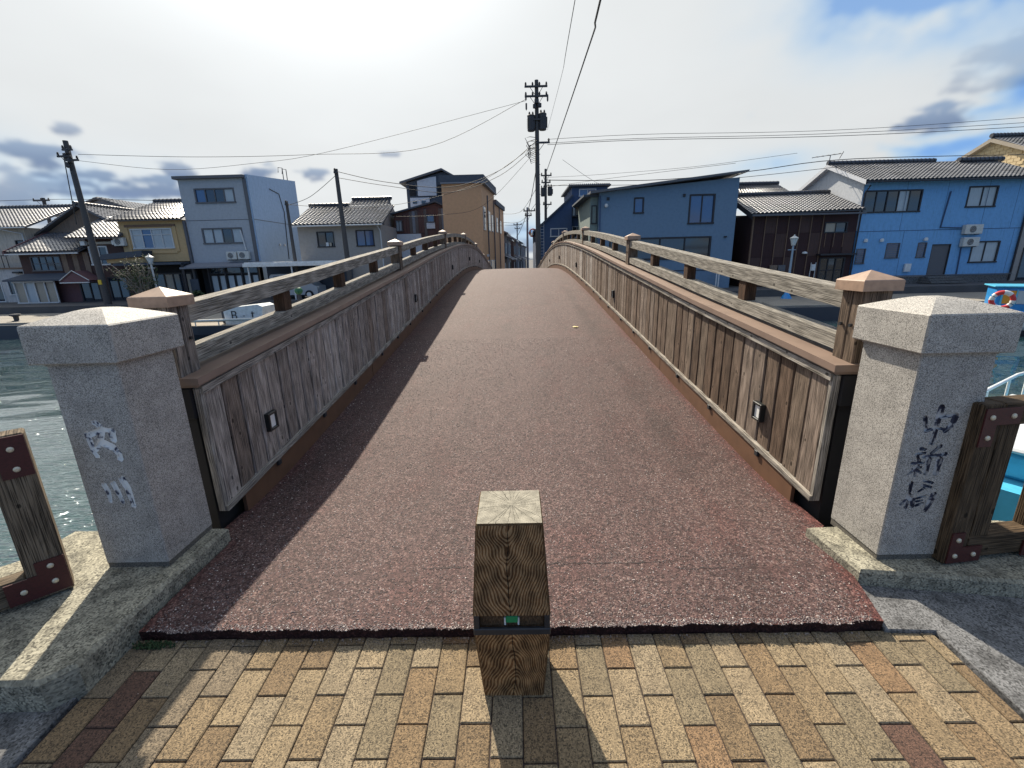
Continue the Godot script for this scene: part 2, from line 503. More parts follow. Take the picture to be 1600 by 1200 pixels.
	M.boat_cyan = mat(0.10, 0.50, 0.72, 0.3, 0, blotch, Vector3.ONE * 0.6)
	M.boat_dark = mat(0.03, 0.035, 0.05, 0.5)
	M.red = mat(0.55, 0.03, 0.03, 0.45)
	M.orange = mat(0.62, 0.26, 0.02, 0.5)
	M.leaf = mat(0.06, 0.085, 0.03, 0.7)
	M.bark = mat(0.26, 0.22, 0.18, 0.85)
	M.yellow_tape = mat(0.6, 0.42, 0.03, 0.5)
	M.water = StandardMaterial3D.new()
	M.water.albedo_color = Color(0.008, 0.05, 0.05).linear_to_srgb()
	M.water.roughness = 0.06
	M.water.metallic_specular = 1.0
	M.water.clearcoat_enabled = true
	M.water.clearcoat = 1.0
	M.water.clearcoat_roughness = 0.05
	M.water.uv1_triplanar = true
	M.water.uv1_world_triplanar = true
	M.water.uv1_scale = Vector3(0.05, 0.2, 0.13)
	M.water.heightmap_enabled = true
	M.water.heightmap_texture = noise_tex(SI, 0.035, 4, [], 71, 1024)
	M.water.heightmap_scale = 11.0

# ------------------------------------------------------------------ sky
func sky_panorama() -> ImageTexture:
	var W := 1536
	var H := 768
	var n := FastNoiseLite.new()
	n.seed = 9
	n.frequency = 1.0
	n.fractal_type = FastNoiseLite.FRACTAL_FBM
	n.fractal_octaves = 5
	n.noise_type = FastNoiseLite.TYPE_SIMPLEX_SMOOTH
	var data := PackedFloat32Array()
	data.resize(W * H * 3)
	var sun := Vector3(-0.2590, 0.6727, -0.6930).normalized()
	# small dark low clouds: azimuth, elevation, half width, half height, strength
	var clouds := [[-37.5, 7.4, 6.5, 1.3, 1.0], [-44.0, 9.2, 3.0, 0.9, 0.9], [-46.5, 6.5, 4.5, 1.6, 0.75], [-27.2, 9.4, 2.0, 0.75, 0.9], [-34.2, 9.1, 1.6, 0.9, 0.8], [-42.0, 11.4, 1.0, 0.5, 0.7], [-22.3, 9.3, 1.8, 0.6, 0.8], [-48.0, 4.0, 5.0, 1.0, 0.7], [39.6, 10.7, 2.6, 1.1, 1.0], [45.0, 13.8, 5.0, 1.8, 0.45], [2.0, 1.6, 2.5, 0.8, 0.7], [0.5, 3.4, 2.2, 0.6, 0.5], [-14.0, 11.6, 1.2, 0.3, 0.6]]
	for y in H:
		var el := (0.5 - (y + 0.5) / H) * PI
		for x in W:
			var k := (y * W + x) * 3
			if el < -0.02:
				data[k] = 0.22
				data[k + 1] = 0.25
				data[k + 2] = 0.28
				continue
			var ph := (x + 0.5) / W * TAU
			var dir := Vector3(sin(ph) * cos(el), sin(el), -cos(ph) * cos(el))
			var up := maxf(dir.y, 0.0)
			# clear air
			var c := Vector3(0.085, 0.24, 0.66).lerp(Vector3(0.30, 0.54, 0.90), pow(1.0 - up, 3.0))
			# cloud layer, laid out on a plane overhead
			var q := Vector2(dir.x, dir.z) / (up + 0.16)
			var f := n.get_noise_2d(q.x * 0.9 + 3.0, q.y * 0.9 + 7.0)
			var cs := dir.dot(sun)
			var near := pow(maxf(cs, 0.0), 1.5)
			var cov := smoothstep(-0.42, 0.08, f + 1.35 * near - 0.30)
			# a break in the cloud, up to the right
			var az := rad_to_deg(wrapf(ph, -PI, PI))
			var ed := rad_to_deg(el)
			var w2 := n.get_noise_2d(az * 0.09, ed * 0.16 + 30.0)
			var hole := exp(-(pow((az - 41.0) / 9.5, 2.0) + pow((ed - 21.0) / 3.6, 2.0))) * 2.3 + exp(-(pow((az - 48.0) / 6.0, 2.0) + pow((ed - 14.0) / 2.6, 2.0))) * 0.35 + exp(-(pow((az - 4.0) / 10.0, 2.0) + pow((ed - 3.0) / 1.7, 2.0))) * 0.5 + exp(-(pow((az - 27.0) / 4.0, 2.0) + pow((ed - 8.8) / 1.2, 2.0))) * 0.5 + exp(-(pow((az + 47.0) / 9.0, 2.0) + pow((ed - 7.0) / 3.0, 2.0))) * 0.55
			cov = clampf(cov - minf(hole * (0.75 + 1.1 * w2), 0.80), 0.0, 1.0)
			var bright := lerpf(0.46, 0.86, pow(maxf(cs, 0.0), 0.45)) + 0.04 * f
			bright += 2.5 * pow(maxf(cs, 0.0), 34.0)
			var cl := Vector3(0.96, 0.99, 1.0) * bright
			c = c.lerp(cl, cov)
			# thin cloud edges let the blue-green of the sky through
			c += Vector3(0.0, 0.05, 0.04) * (4.0 * cov * (1.0 - cov))
			if ed < 22.0:
				for s in clouds:
					var dx: float = (az - s[0]) / s[2]
					var dy: float = (ed - s[1]) / s[3]
					var rr := dx * dx + dy * dy
					if rr < 3.0:
						var a: float = smoothstep(1.25, 0.2, rr + 1.9 * n.get_noise_2d(az * 0.16 + s[0], ed * 0.62) + 0.5 * n.get_noise_2d(az * 0.7, ed * 1.9)) * s[4]
						c = c.lerp(Vector3(0.14, 0.21, 0.36).lerp(Vector3(0.28, 0.38, 0.54), clampf(0.5 + dy * 0.6, 0.0, 1.0)), clampf(a, 0.0, 0.93))
			data[k] = c.x
			data[k + 1] = c.y
			data[k + 2] = c.z
	return ImageTexture.create_from_image(Image.create_from_data(W, H, false, Image.FORMAT_RGBF, data.to_byte_array()))

# ------------------------------------------------------------------ ready
func _ready() -> void:
	rng.seed = 4711
	var cam := Camera3D.new()
	cam.name = "camera"
	cam.fov = 80.96
	cam.near = 0.05
	cam.far = 3000.0
	cam.transform = Transform3D(Basis(Vector3(0.9997068, -0.02322427, -0.00685228), Vector3(0.02054097, 0.96323621, -0.26786951), Vector3(0.01282144, 0.26765022, 0.96343083)).orthonormalized(), Vector3(0, 1.55, 0))
	add_child(cam)
	cam.current = true
	var env := Environment.new()
	env.background_mode = Environment.BG_SKY
	var sky := Sky.new()
	var pano := PanoramaSkyMaterial.new()
	pano.panorama = sky_panorama()
	sky.sky_material = pano
	env.sky = sky
	env.background_energy_multiplier = 0.63
	env.tonemap_mode = Environment.TONE_MAPPER_LINEAR
	env.tonemap_exposure = 1.6
	env.sdfgi_enabled = true
	env.ssao_enabled = true
	env.ssil_enabled = true
	var we := WorldEnvironment.new()
	we.name = "environment"
	we.environment = env
	add_child(we)
	var sl := DirectionalLight3D.new()
	sl.name = "sun"
	sl.light_energy = 1.6
	sl.light_color = Color(1.0, 0.955, 0.88)
	sl.light_angular_distance = 0.6
	sl.shadow_enabled = true
	add_child(sl)
	sl.look_at_from_position(Vector3.ZERO, -Vector3(-0.2590, 0.6727, -0.6930), Vector3.UP)
	make_materials()
	build_setting()
	build_paving()
	build_bridge()
	build_pillars()
	build_fences()
	build_bollard()
	build_far_left()
	build_far_centre()
	build_far_right()
	build_street_things()
	build_boats()
	build_wires()

# ------------------------------------------------------------------ setting
func slab(mb: MB, poly: PackedVector2Array, top: Callable, y0: float, bevel := 0.0) -> void:
	# polygon of (x, distance ahead), its top at top.call(distance)
	var pts := PackedVector2Array()
	for p in poly:
		pts.append(Vector2(p.x, -p.y))
	if Geometry2D.is_polygon_clockwise(pts):
		pts.reverse()
	var ins := PackedVector2Array()
	var cnt := pts.size()
	for i in cnt:
		var a := (pts[i] - pts[(i + cnt - 1) % cnt]).normalized()
		var b := (pts[(i + 1) % cnt] - pts[i]).normalized()
		var na := Vector2(-a.y, a.x)
		var nb := Vector2(-b.y, b.x)
		var bis := na + nb
		ins.append(pts[i] + bis * (bevel / maxf(0.3, bis.dot(na))))
	var P := func(p: Vector2, dy: float): return Vector3(p.x, top.call(-p.y) + dy, p.y)
	var idx := Geometry2D.triangulate_polygon(ins)
	for i in range(0, idx.size(), 3):
		mb.tri(P.call(ins[idx[i]], 0.0), P.call(ins[idx[i + 1]], 0.0), P.call(ins[idx[i + 2]], 0.0), Vector3.UP)
	for i in cnt:
		var j := (i + 1) % cnt
		var e := pts[j] - pts[i]
		var out := Vector3(e.y, 0.0, -e.x)
		var a3: Vector3 = P.call(pts[i], -bevel)
		var b3: Vector3 = P.call(pts[j], -bevel)
		mb.quad(Vector3(a3.x, y0, a3.z), Vector3(b3.x, y0, b3.z), b3, a3, out)
		if bevel > 0.0:
			mb.quad(a3, b3, P.call(ins[j], 0.0), P.call(ins[i], 0.0), out + Vector3.UP * out.length())

func build_setting() -> void:
	var mb := MB.new()
	# water: gently uneven sheet near by, flat far off
	var n := FastNoiseLite.new()
	n.seed = 5
	n.frequency = 0.35
	var xs: Array = [-600.0, -150.0]
	for i in 91:
		xs.append(-45.0 + i)
	xs.append_array([150.0, 600.0])
	var zs: Array = [600.0, 40.0, 8.0]
	for i in 90:
		zs.append(4.0 - i * 0.4)
	var hh := func(x: float, z: float) -> float: return -2.4 + (0.035 * n.get_noise_2d(x * 0.6, z * 1.8) if absf(x) < 45.0 and z < 4.0 and z > -32.0 else 0.0)
	for i in xs.size() - 1:
		for j in zs.size() - 1:
			var q: Array = []
			for k in [[0, 0], [1, 0], [1, 1], [0, 1]]:
				var x: float = xs[i + k[0]]
				var z: float = zs[j + k[1]]
				var e := 0.2
				var nn := Vector3(hh.call(x - e, z) - hh.call(x + e, z), 2 * e, hh.call(x, z - e) - hh.call(x, z + e)).normalized()
				q.append([Vector3(x, hh.call(x, z), z), nn])
			mb.smooth4(q[0], q[1], q[2], q[3])
	struct(put("canal_water", M.water, mb))
	# near quay
	mb = MB.new()
	slab(mb, PackedVector2Array([Vector2(-2.42, 2.14), Vector2(-60.0, -55.0), Vector2(-60, -80), Vector2(60, -80), Vector2(60, -4.9), Vector2(2.6, 2.35), Vector2(1.5, 2.14)]), func(_d): return -0.1, -3.2)
	struct(put("quay_ground", M.quay_wall, mb))
	# concrete pavements on both sides of the brick paving
	mb = MB.new()
	slab(mb, PackedVector2Array([Vector2(1.458, 1.492), Vector2(1.656, 1.482), Vector2(1.656, -3.0), Vector2(9.0, -3.0), Vector2(9.0, 1.0), Vector2(2.6, 1.75), Vector2(1.53, 1.76)]), func(d): return SL * d + 0.014, -0.1, 0.004)
	struct(put("concrete_pavement", M.concrete_grey, mb))
	mb = MB.new()
	slab(mb, PackedVector2Array([Vector2(-1.618, 1.40), Vector2(-3.2, 1.25), Vector2(-8.0, -3.0), Vector2(-1.618, -3.0)]), func(d): return SL * d + 0.010, -0.1, 0.004)
	struct(put("concrete_pavement", M.concrete_grey, mb))
	# plinths
	mb = MB.new()
	slab(mb, PackedVector2Array([Vector2(-1.585, 2.13), Vector2(-2.418, 2.125), Vector2(-2.445, 1.89), Vector2(-3.4, 0.95), Vector2(-3.15, 0.72), Vector2(-2.62, 1.19), Vector2(-1.665, 1.20), Vector2(-1.60, 1.275)]), func(d): return 0.187, -0.6, 0.014)
	tag(put("stone_plinth", M.concrete, mb), "low pale concrete plinth under the left stone pillar", "plinth", "plinths under the stone pillars")
	mb = MB.new()
	slab(mb, PackedVector2Array([Vector2(1.497, 2.08), Vector2(1.522, 1.735), Vector2(2.2, 1.64), Vector2(5.0, 1.22), Vector2(5.0, 1.55), Vector2(2.5, 2.12)]), func(d): return 0.165, -0.6, 0.012)
	tag(put("stone_plinth", M.concrete, mb), "low concrete plinth under the right stone pillar and wooden fence", "plinth", "plinths under the stone pillars")
	# far bank
	mb = MB.new()
	slab(mb, PackedVector2Array([Vector2(-90, 27.2), Vector2(90, 27.2), Vector2(90, 33.2), Vector2(-90, 33.2)]), func(_d): return -1.5, -3.5, 0.03)
	struct(put("wharf", M.wharf, mb))
	mb = MB.new()
	mb.bx(-90, 90, -2.45, -1.62, -27.18, -26.95)
	struct(put("wharf_fender_wall", M.boat_dark, mb))
	mb = MB.new()
	slab(mb, PackedVector2Array([Vector2(-600, 33.0), Vector2(600, 33.0), Vector2(600, 900), Vector2(-600, 900)]), func(_d): return -1.0, -3.0, 0.02)
	struct(put("street_ground", M.street, mb))
	# lane running on from the bridge, ramp first
	mb = MB.new()
	mb.quad(Vector3(-1.7, 0.02, -33.0), Vector3(1.7, 0.02, -33.0), Vector3(1.9, -0.94, -42.0), Vector3(-1.9, -0.94, -42.0), Vector3.UP)
	mb.quad(Vector3(-1.9, -0.94, -42.0), Vector3(1.9, -0.94, -42.0), Vector3(4.4, -0.94, -130.0), Vector3(0.6, -0.94, -130.0), Vector3.UP)
	for s in [-1.7, 1.7]:
		mb.quad(Vector3(s, 0.02, -33.0), Vector3(s, -1.0, -33.0), Vector3(s * 1.12, -1.0, -42.0), Vector3(s * 1.12, -0.94, -42.0), Vector3(s, 0, 0))
	struct(put("lane", M.street, mb))

# ------------------------------------------------------------------ brick paving
func build_paving() -> void:
	var mb := MB.new()
	slab(mb, PackedVector2Array([Vector2(-1.612, 1.50), Vector2(1.652, 1.50), Vector2(1.652, -1.0), Vector2(-1.612, -1.0)]), func(d): return SL * d - 0.007, -0.2)
	var base := struct(put("paving", M.joint, mb))
	var th := atan(SL)
	var meshes := {}
	var w := 0.1067
	var len := 0.2110
	var r := RandomNumberGenerator.new()
	r.seed = 23
	for ci in range(-10, 21):
		var x0 := -0.539 + w * ci
		var x1 := x0 + w
		x0 = maxf(x0, -1.608)
		x1 = minf(x1, 1.648)
		if x1 - x0 < 0.03:
			continue
		var off := 1.3615 if (ci % 2 + 2) % 2 == 1 else 1.2557
		if ci > 4:
			off = 1.3475 if (ci % 2 + 2) % 2 == 0 else 1.2407
		for k in range(-4, 2):
			var d0 := off + len * k
			var d1 := minf(d0 + len, 1.505)
			var key := "%.3f_%.3f" % [x1 - x0, d1 - d0]
			if d1 - d0 < 0.02:
				continue
			if not meshes.has(key):
				meshes[key] = []
				for q in 2:
					var b := MB.new()
					b.box(Vector3(0, -0.02, 0), Vector3(x1 - x0 - 0.0034 - 0.001 * q, 0.04, d1 - d0 - 0.0042), 0.0028 + 0.0008 * q)
					meshes[key].append(b.st.commit())
			var xm := (x0 + x1) / 2
			var dm := (d0 + d1) / 2
			var pick := r.randi_range(0, 99)
			var mi := pick % 7
			if pick > 96:
				mi = 7
			if pick > 98 or (xm < -1.3 and pick > 88):
				mi = 8
			if xm < -1.1 and pick < 45:
				mi = 9
			if ci == 8 and k == 0 or ci == 17 and k == 0 or ci == 10 and k == -2:
				mi = 7
			var bas := Basis(Vector3.RIGHT, th + r.randf_range(-0.004, 0.004)) * Basis(Vector3.BACK, r.randf_range(-0.006, 0.006)) * Basis(Vector3.UP, r.randf_range(-0.006, 0.006))
			putm("brick", M.brick[mi], meshes[key][r.randi_range(0, 1)], base, Vector3(xm, SL * dm + r.randf_range(-0.0012, 0.0012), -dm), bas)
	# sand and grit gathered along the lip of the asphalt
	var mm := MultiMesh.new()
	mm.transform_format = MultiMesh.TRANSFORM_3D
	var pb := MB.new()
	pb.box(Vector3.ZERO, Vector3(1, 0.7, 0.85), 0.25)
	mm.mesh = pb.st.commit()
	mm.instance_count = 900
	for i in 900:
		var x := r.randf_range(-1.5, 1.42)
		if r.randf() < 0.35:
			x = clampf(r.randfn(0.0, 0.3), -1.4, 1.4)
		var d := 1.487 - absf(r.randfn(0.0, 0.016))
		if i > 780:
			d = r.randf_range(1.0, 1.48)
		var s := r.randf_range(0.0016, 0.0042)
		if i < 120:
			d = 1.489
			s = r.randf_range(0.004, 0.009)
		mm.set_instance_transform(i, Transform3D(Basis.from_euler(Vector3(r.randf() * TAU, r.randf() * TAU, r.randf() * TAU)).scaled(Vector3.ONE * s), Vector3(x, SL * d + s * 0.3, -d)))
	var g := MultiMeshInstance3D.new()
	g.multimesh = mm
	g.material_override = mat(0.30, 0.24, 0.2, 0.9)
	g.name = "loose_grit"
	add_child(g, true)
	tag(g, "loose grit and crumbs lying along the broken asphalt edge", "grit")
	struct(g, "stuff")
	# moss in the corner by the left plinth
	mm = MultiMesh.new()
	mm.transform_format = MultiMesh.TRANSFORM_3D
	mm.mesh = mm_leaf(0.012)
	mm.instance_count = 260
	for i in 260:
		var a := r.randf() * TAU
		var q := sqrt(r.randf())
		mm.set_instance_transform(i, Transform3D(Basis.from_euler(Vector3(r.randf() * TAU, r.randf() * TAU, 0)), Vector3(-1.5 + cos(a) * q * 0.085, 0.066 + r.randf() * 0.012, -1.468 - sin(a) * q * 0.018)))
	g = MultiMeshInstance3D.new()
	g.multimesh = mm
	g.material_override = mat(0.03, 0.06, 0.02, 0.9)
	g.name = "moss"
	add_child(g, true)
	tag(g, "small dark green moss patch where asphalt meets left plinth", "moss")
	struct(g, "stuff")

func mm_leaf(s: float) -> ArrayMesh:
	var b := MB.new()
	b.quad(Vector3(0, 0, 0), Vector3(s * 0.3, s * 0.5, 0), Vector3(0, s, s * 0.15), Vector3(-s * 0.3, s * 0.5, 0), Vector3.BACK)
	return b.st.commit()

# ------------------------------------------------------------------ bridge
func sweep(mb: MB, x0: float, x1: float, y0: float, y1: float, d0: float, d1: float, step := 0.4, rails := false) -> void:
	# rectangular bar that follows the arch; x0 < x1, heights above the deck line
	var n := maxi(1, int(ceil((d1 - d0) / step)))
	var ring := func(d: float) -> Array:
		var y := rk(d) if rails else dk(d)
		return [Vector3(x0, y + y0, -d), Vector3(x1, y + y0, -d), Vector3(x1, y + y1, -d), Vector3(x0, y + y1, -d)]
	var hints := [Vector3.DOWN, Vector3.RIGHT, Vector3.UP, Vector3.LEFT]
	for i in n:
		var a := d0 + (d1 - d0) * i / n
		var b := d0 + (d1 - d0) * (i + 1) / n
		var A: Array = ring.call(a)
		var B: Array = ring.call(b)
		for k in 4:
			var j := (k + 1) % 4
			var wdt: float = A[k].distance_to(A[j])
			var uo := mb.uvo + Vector2(0.19 * k, 0)
			mb.quad(A[k], A[j], B[j], B[k], hints[k], uo + Vector2(0, a), uo + Vector2(wdt, a), uo + Vector2(wdt, b), uo + Vector2(0, b))
	for e in [d0, d1]:
		var A: Array = ring.call(e)
		mb.quad(A[0], A[1], A[2], A[3], Vector3(0, 0, 1 if e == d0 else -1), Vector2(0, 0), Vector2(0.1, 0), Vector2(0.1, 0.1), Vector2(0, 0.1))

func build_bridge() -> void:
	# road deck of reddish asphalt
	var n := FastNoiseLite.new()
	n.seed = 88
	n.frequency = 1.0
	n.fractal_octaves = 3
	var ds: Array = []
	var d := 1.494
	while d < 33.0:
		ds.append(d)
		d += 0.025 if d < 1.6 else (0.08 if d < 4.0 else (0.2 if d < 10.0 else 0.5))
	ds.append(33.0)
	var xs: Array = []
	for i in 81:
		xs.append(i / 80.0)
	var P := func(s: float, dd: float) -> Vector3:
		var xr := 1.45 + clampf((dd - 1.49) / 0.5, 0.0, 1.0) * 0.13
		if dd > 2.1:
			xr = 1.66
		var xl := -1.575 if dd < 2.1 else -1.70
		var x := lerpf(xl, xr, s)
		var u := (x - XC) / 1.66
		var y := ds(dd) - 0.03 * u * u * smoothstep(1.5, 3.0, dd) + 0.004 * n.get_noise_2d(x * 1.3, dd * 0.8)
		var q := dd
		if dd < 1.65:
			var near := 1.0 - (dd - 1.494) / 0.156
			q += near * (0.013 * n.get_noise_2d(x * 6.0, 3.0) + 0.009 * maxf(0.0, n.get_noise_2d(x * 22.0, 9.0)) + 0.004 * n.get_noise_2d(x * 60.0, 19.0))
			y -= 0.004 * near * near
		return Vector3(x, y, -q)
	var C := func(s: float, dd: float) -> Color:
		var x := lerpf(-1.62, 1.62, s)
		var v := 1.0 + 0.22 * n.get_noise_2d(x * 1.7, dd * 0.6)
		v += 0.12 * n.get_noise_2d(x * 6.0 + 40.0, dd * 3.0)
		# a darker, oily run along the right kerb and finer ruts
		v -= 0.30 * exp(-pow((x - 1.16 - 0.06 * n.get_noise_2d(dd * 0.7, 2.0)) / 0.10, 2.0)) * (0.5 + 0.5 * n.get_noise_2d(dd * 1.1, 8.0) + 0.2)
		v -= 0.14 * exp(-pow((x + 1.42) / 0.1, 2.0))
		if dd > 8.0:
			v += 0.08 * smoothstep(8.0, 13.0, dd)
			v -= 0.14 * maxf(0.0, n.get_noise_2d(5.0, dd * 2.2))
		var red := 0.9 * exp(-pow((1.62 - x) / 0.09, 2.0)) + 0.5 * exp(-pow((x + 1.62) / 0.07, 2.0)) + 0.5 * exp(-pow((dd - 1.49) / 0.03, 2.0)) + 0.35 * maxf(0.0, n.get_noise_2d(x * 2.2 + 11.0, dd * 1.2))
		red = clampf(red, 0.0, 1.0)
		return Color(v * (1.0 + 0.25 * red), v * (1.0 - 0.42 * red), v * (1.0 - 0.45 * red))
	var mb := MB.new()
	for i in xs.size() - 1:
		for j in ds.size() - 1:
			var q: Array = [P.call(xs[i], ds[j]), P.call(xs[i + 1], ds[j]), P.call(xs[i + 1], ds[j + 1]), P.call(xs[i], ds[j + 1])]
			var cs: Array = [C.call(xs[i], ds[j]), C.call(xs[i + 1], ds[j]), C.call(xs[i + 1], ds[j + 1]), C.call(xs[i], ds[j + 1])]
			var nn: Vector3 = (q[2] - q[0]).cross(q[1] - q[0]).normalized()
			if nn.y < 0:
				nn = -nn
			for k in [0, 2, 1, 0, 3, 2]:
				mb.col = cs[k]
				mb.v(q[k], nn, Vector2.ZERO)
	mb.col = Color(0.34, 0.22, 0.22)
	for i in xs.size() - 1:
		var a: Vector3 = P.call(xs[i], ds[0])
		var b: Vector3 = P.call(xs[i + 1], ds[0])
		var da := 0.006 * n.get_noise_2d(xs[i] * 30.0, 1.0) - 0.004
		var db := 0.006 * n.get_noise_2d(xs[i + 1] * 30.0, 1.0) - 0.004
		mb.quad(a, b, Vector3(b.x, 0.03, b.z + db - 0.006), Vector3(a.x, 0.03, a.z + da - 0.006), Vector3(0, 0, 1))
	mb.col = Color.WHITE
	var deck := struct(put("bridge_deck", M.asphalt, mb))
	# loose aggregate standing proud of the surface near by
	var mm := MultiMesh.new()
	mm.transform_format = MultiMesh.TRANSFORM_3D
	mm.use_colors = true
	var pb := MB.new()
	pb.box(Vector3.ZERO, Vector3(1, 0.6, 0.85), 0.28)
	mm.mesh = pb.st.commit()
	var cnt := 34000
	mm.instance_count = cnt
	var r := RandomNumberGenerator.new()
	r.seed = 3
	for i in cnt:
		var x := r.randf_range(0.01, 0.99)
		var dd := 1.49 + 5.0 * pow(r.randf(), 1.6)
		if i < 2500:
			dd = 1.49 + 0.03 * r.randf()
		var s := r.randf_range(0.0030, 0.0068) * (1.35 if r.randf() > 0.85 else 1.0) * (1.0 + 0.12 * maxf(0.0, dd - 2.0))
		var p: Vector3 = P.call(x, dd)
		mm.set_instance_transform(i, Transform3D(Basis.from_euler(Vector3(r.randf_range(-0.5, 0.5), r.randf() * TAU, r.randf_range(-0.5, 0.5))).scaled(Vector3.ONE * s), p + Vector3(0, s * 0.08, 0)))
		var t := r.randf()
		var c := Color(0.085, 0.06, 0.058).lerp(Color(0.32, 0.265, 0.245), t * t)
		if t > 0.93:
			c = Color(0.56, 0.50, 0.45)
		mm.set_instance_color(i, c)
	var agg := MultiMeshInstance3D.new()
	agg.multimesh = mm
	var am := mat(1, 1, 1, 0.6)
	am.vertex_color_use_as_albedo = true
	agg.material_override = am
	agg.name = "surface_stone"
	struct(agg, "stuff")
	deck.add_child(agg, true)
	# crack across the deck
	var cb := MB.new()
	for run in [[-0.48, -0.28, 1.86], [0.12, 0.70, 1.875], [0.74, 0.98, 1.83]]:
		var x: float = run[0]
		var prev := Vector3.ZERO
		var pw := 0.0
		while x < run[1]:
			var dd: float = run[2] + 0.012 * n.get_noise_2d(x * 16.0, 5.0) + 0.008 * n.get_noise_2d(x * 60.0, 5.0)
			var p: Vector3 = P.call((x + 1.575) / 3.12, dd) + Vector3(0, 0.0025, 0)
			var w := 0.0012 + 0.0022 * absf(n.get_noise_2d(x * 22.0, 15.0))
			if prev != Vector3.ZERO:
				cb.quad(prev + Vector3(0, 0, pw), p + Vector3(0, 0, w), p - Vector3(0, 0, w), prev - Vector3(0, 0, pw), Vector3.UP)
			prev = p
			pw = w
			x += 0.012
	put("crack", M.black, cb, deck)
	# a fallen leaf by the right board
	var lp: Vector3 = P.call((0.93 + 1.70) / 3.36, 7.1)
	cb = MB.new(lp)
	for k in 5:
		var a0 := TAU * k / 5.0
		cb.tri(lp + Vector3(0, 0.012, 0), lp + Vector3(cos(a0) * 0.05, 0.006 + 0.01 * (k % 2), sin(a0) * 0.075), lp + Vector3(cos(a0 + 1.1) * 0.05, 0.008, sin(a0 + 1.1) * 0.075), Vector3.UP)
	tag(put("fallen_leaf", mat(0.55, 0.45, 0.2, 0.7), cb, self, lp), "small pale yellow leaf lying on the asphalt near the right board", "leaf")
	# girder under the deck
	mb = MB.new()
	sweep(mb, -1.62, 1.60, -0.6, -0.05, 2.1, 32.8, 0.8)
	tag(put("bridge_girder", M.board, mb), "brown steel girder carrying the arched bridge deck", "girder")
	# parapets
	var plank_meshes: Array = []
	for k in 12:
		var b := MB.new()
		b.uvo = Vector2(0.147 * (k % 4) + 0.0735, 0.4 + 0.27 * (k / 4))
		b.box(Vector3.ZERO, Vector3(0.1435 - 0.002 * (k % 3), 0.738, 0.024), 0.006)
		plank_meshes.append(b.st.commit())
	var pc := MB.new()
	var rr := 0.098
	var e := [Vector3(-rr, 0.0, -rr), Vector3(rr, 0.0, -rr), Vector3(rr, 0.0, rr), Vector3(-rr, 0.0, rr)]
	for k in 4:
		var a: Vector3 = e[k]
		var b: Vector3 = e[(k + 1) % 4]
		var mid := (a + b) / 2
		pc.quad(a, b, b + Vector3(0, 0.048, 0), a + Vector3(0, 0.048, 0), mid)
		var ai := a * 0.97 + Vector3(0, 0.053, 0)
		var bi := b * 0.97 + Vector3(0, 0.053, 0)
		pc.quad(a + Vector3(0, 0.048, 0), b + Vector3(0, 0.048, 0), bi, ai, mid + Vector3(0, 0.05, 0))
		pc.tri(ai, bi, Vector3(0, 0.098, 0), mid + Vector3(0, 0.1, 0))
	pc.quad(e[0], e[1], e[2], e[3], Vector3.DOWN)
	var cap_mesh := pc.st.commit()
	var post_meshes: Array = []
	for k in 3:
		var b := MB.new()
		b.uvo = Vector2(0.05 + 0.15 * k, 0.3 * k)
		b.box(Vector3(0, 0.145, -0.0385), Vector3(0.145, 0.41, 0.070), 0.004)
		b.uvo += Vector2(0.2, 0.4)
		b.box(Vector3(0, 0.145, 0.0385), Vector3(0.143, 0.41, 0.071), 0.004)
		post_meshes.append(b.st.commit())
	var strut_mesh: Array = []
	for k in 3:
		var b := MB.new()
		b.uvo = Vector2(0.1 * k, 0.2 * k)
		b.box(Vector3.ZERO, Vector3(0.085, 0.20, 0.11), 0.004)
		strut_mesh.append(b.st.commit())
	for s in [-1.0, 1.0]:
		var side := "left" if s < 0 else "right"
		var par := thing("wooden_parapet", "weathered wooden parapet with post caps along the %s edge of the bridge" % side, "parapet", Vector3(XC + s * 1.7, 0, -2.1), "parapets of the bridge")
		var O := par.position
		var X := func(a: float, b: float) -> Array: return [XC + minf(s * a, s * b), XC + maxf(s * a, s * b)]
		# planks
		var dp := 2.30
		var backing := MB.new(O)
		while dp < 33.2:
			var dm := dp + 0.0785
			var sl := (dk(dm + 0.06) - dk(dm - 0.06)) / 0.12
			var tone: int = [0, 1, 2, 0, 2, 3][r.randi_range(0, 5)] if s < 0 else r.randi_range(1, 3) if dm > r.randf_range(6.0, 12.0) else r.randi_range(3, 6)
			var bas := Basis(Vector3.UP, PI / 2 * s) * Basis(Vector3.UP, PI * r.randi_range(0, 1)) * Basis(Vector3.BACK, r.randf_range(-0.004, 0.004))
			putm("plank", M.plank[tone], plank_meshes[r.randi_range(0, 11)], par, Vector3(XC + s * (1.680 + r.randf_range(-0.004, 0.004)), dk(dm) + 0.4975 + r.randf_range(-0.004, 0.004), -dm) - O, bas)
			dp += 0.157
		# end stop, board, strips, shelf
		var st: MB
		var xx: Array
		xx = X.call(1.722, 1.85)
		sweep(backing, xx[0], xx[1], -0.55, 0.85, 2.285, 33.2, 0.8)
		put("backing_board", M.black, backing, par)
		st = MB.new(O)
		st.uvo = Vector2(0.3, 0.2)
		xx = X.call(1.656, 1.698)
		st.bx(xx[0], xx[1], dk(2.29) + 0.128, dk(2.29) + 0.856, -2.298, -2.266, 0.004)
		put("end_strip", M.trim, st, par)
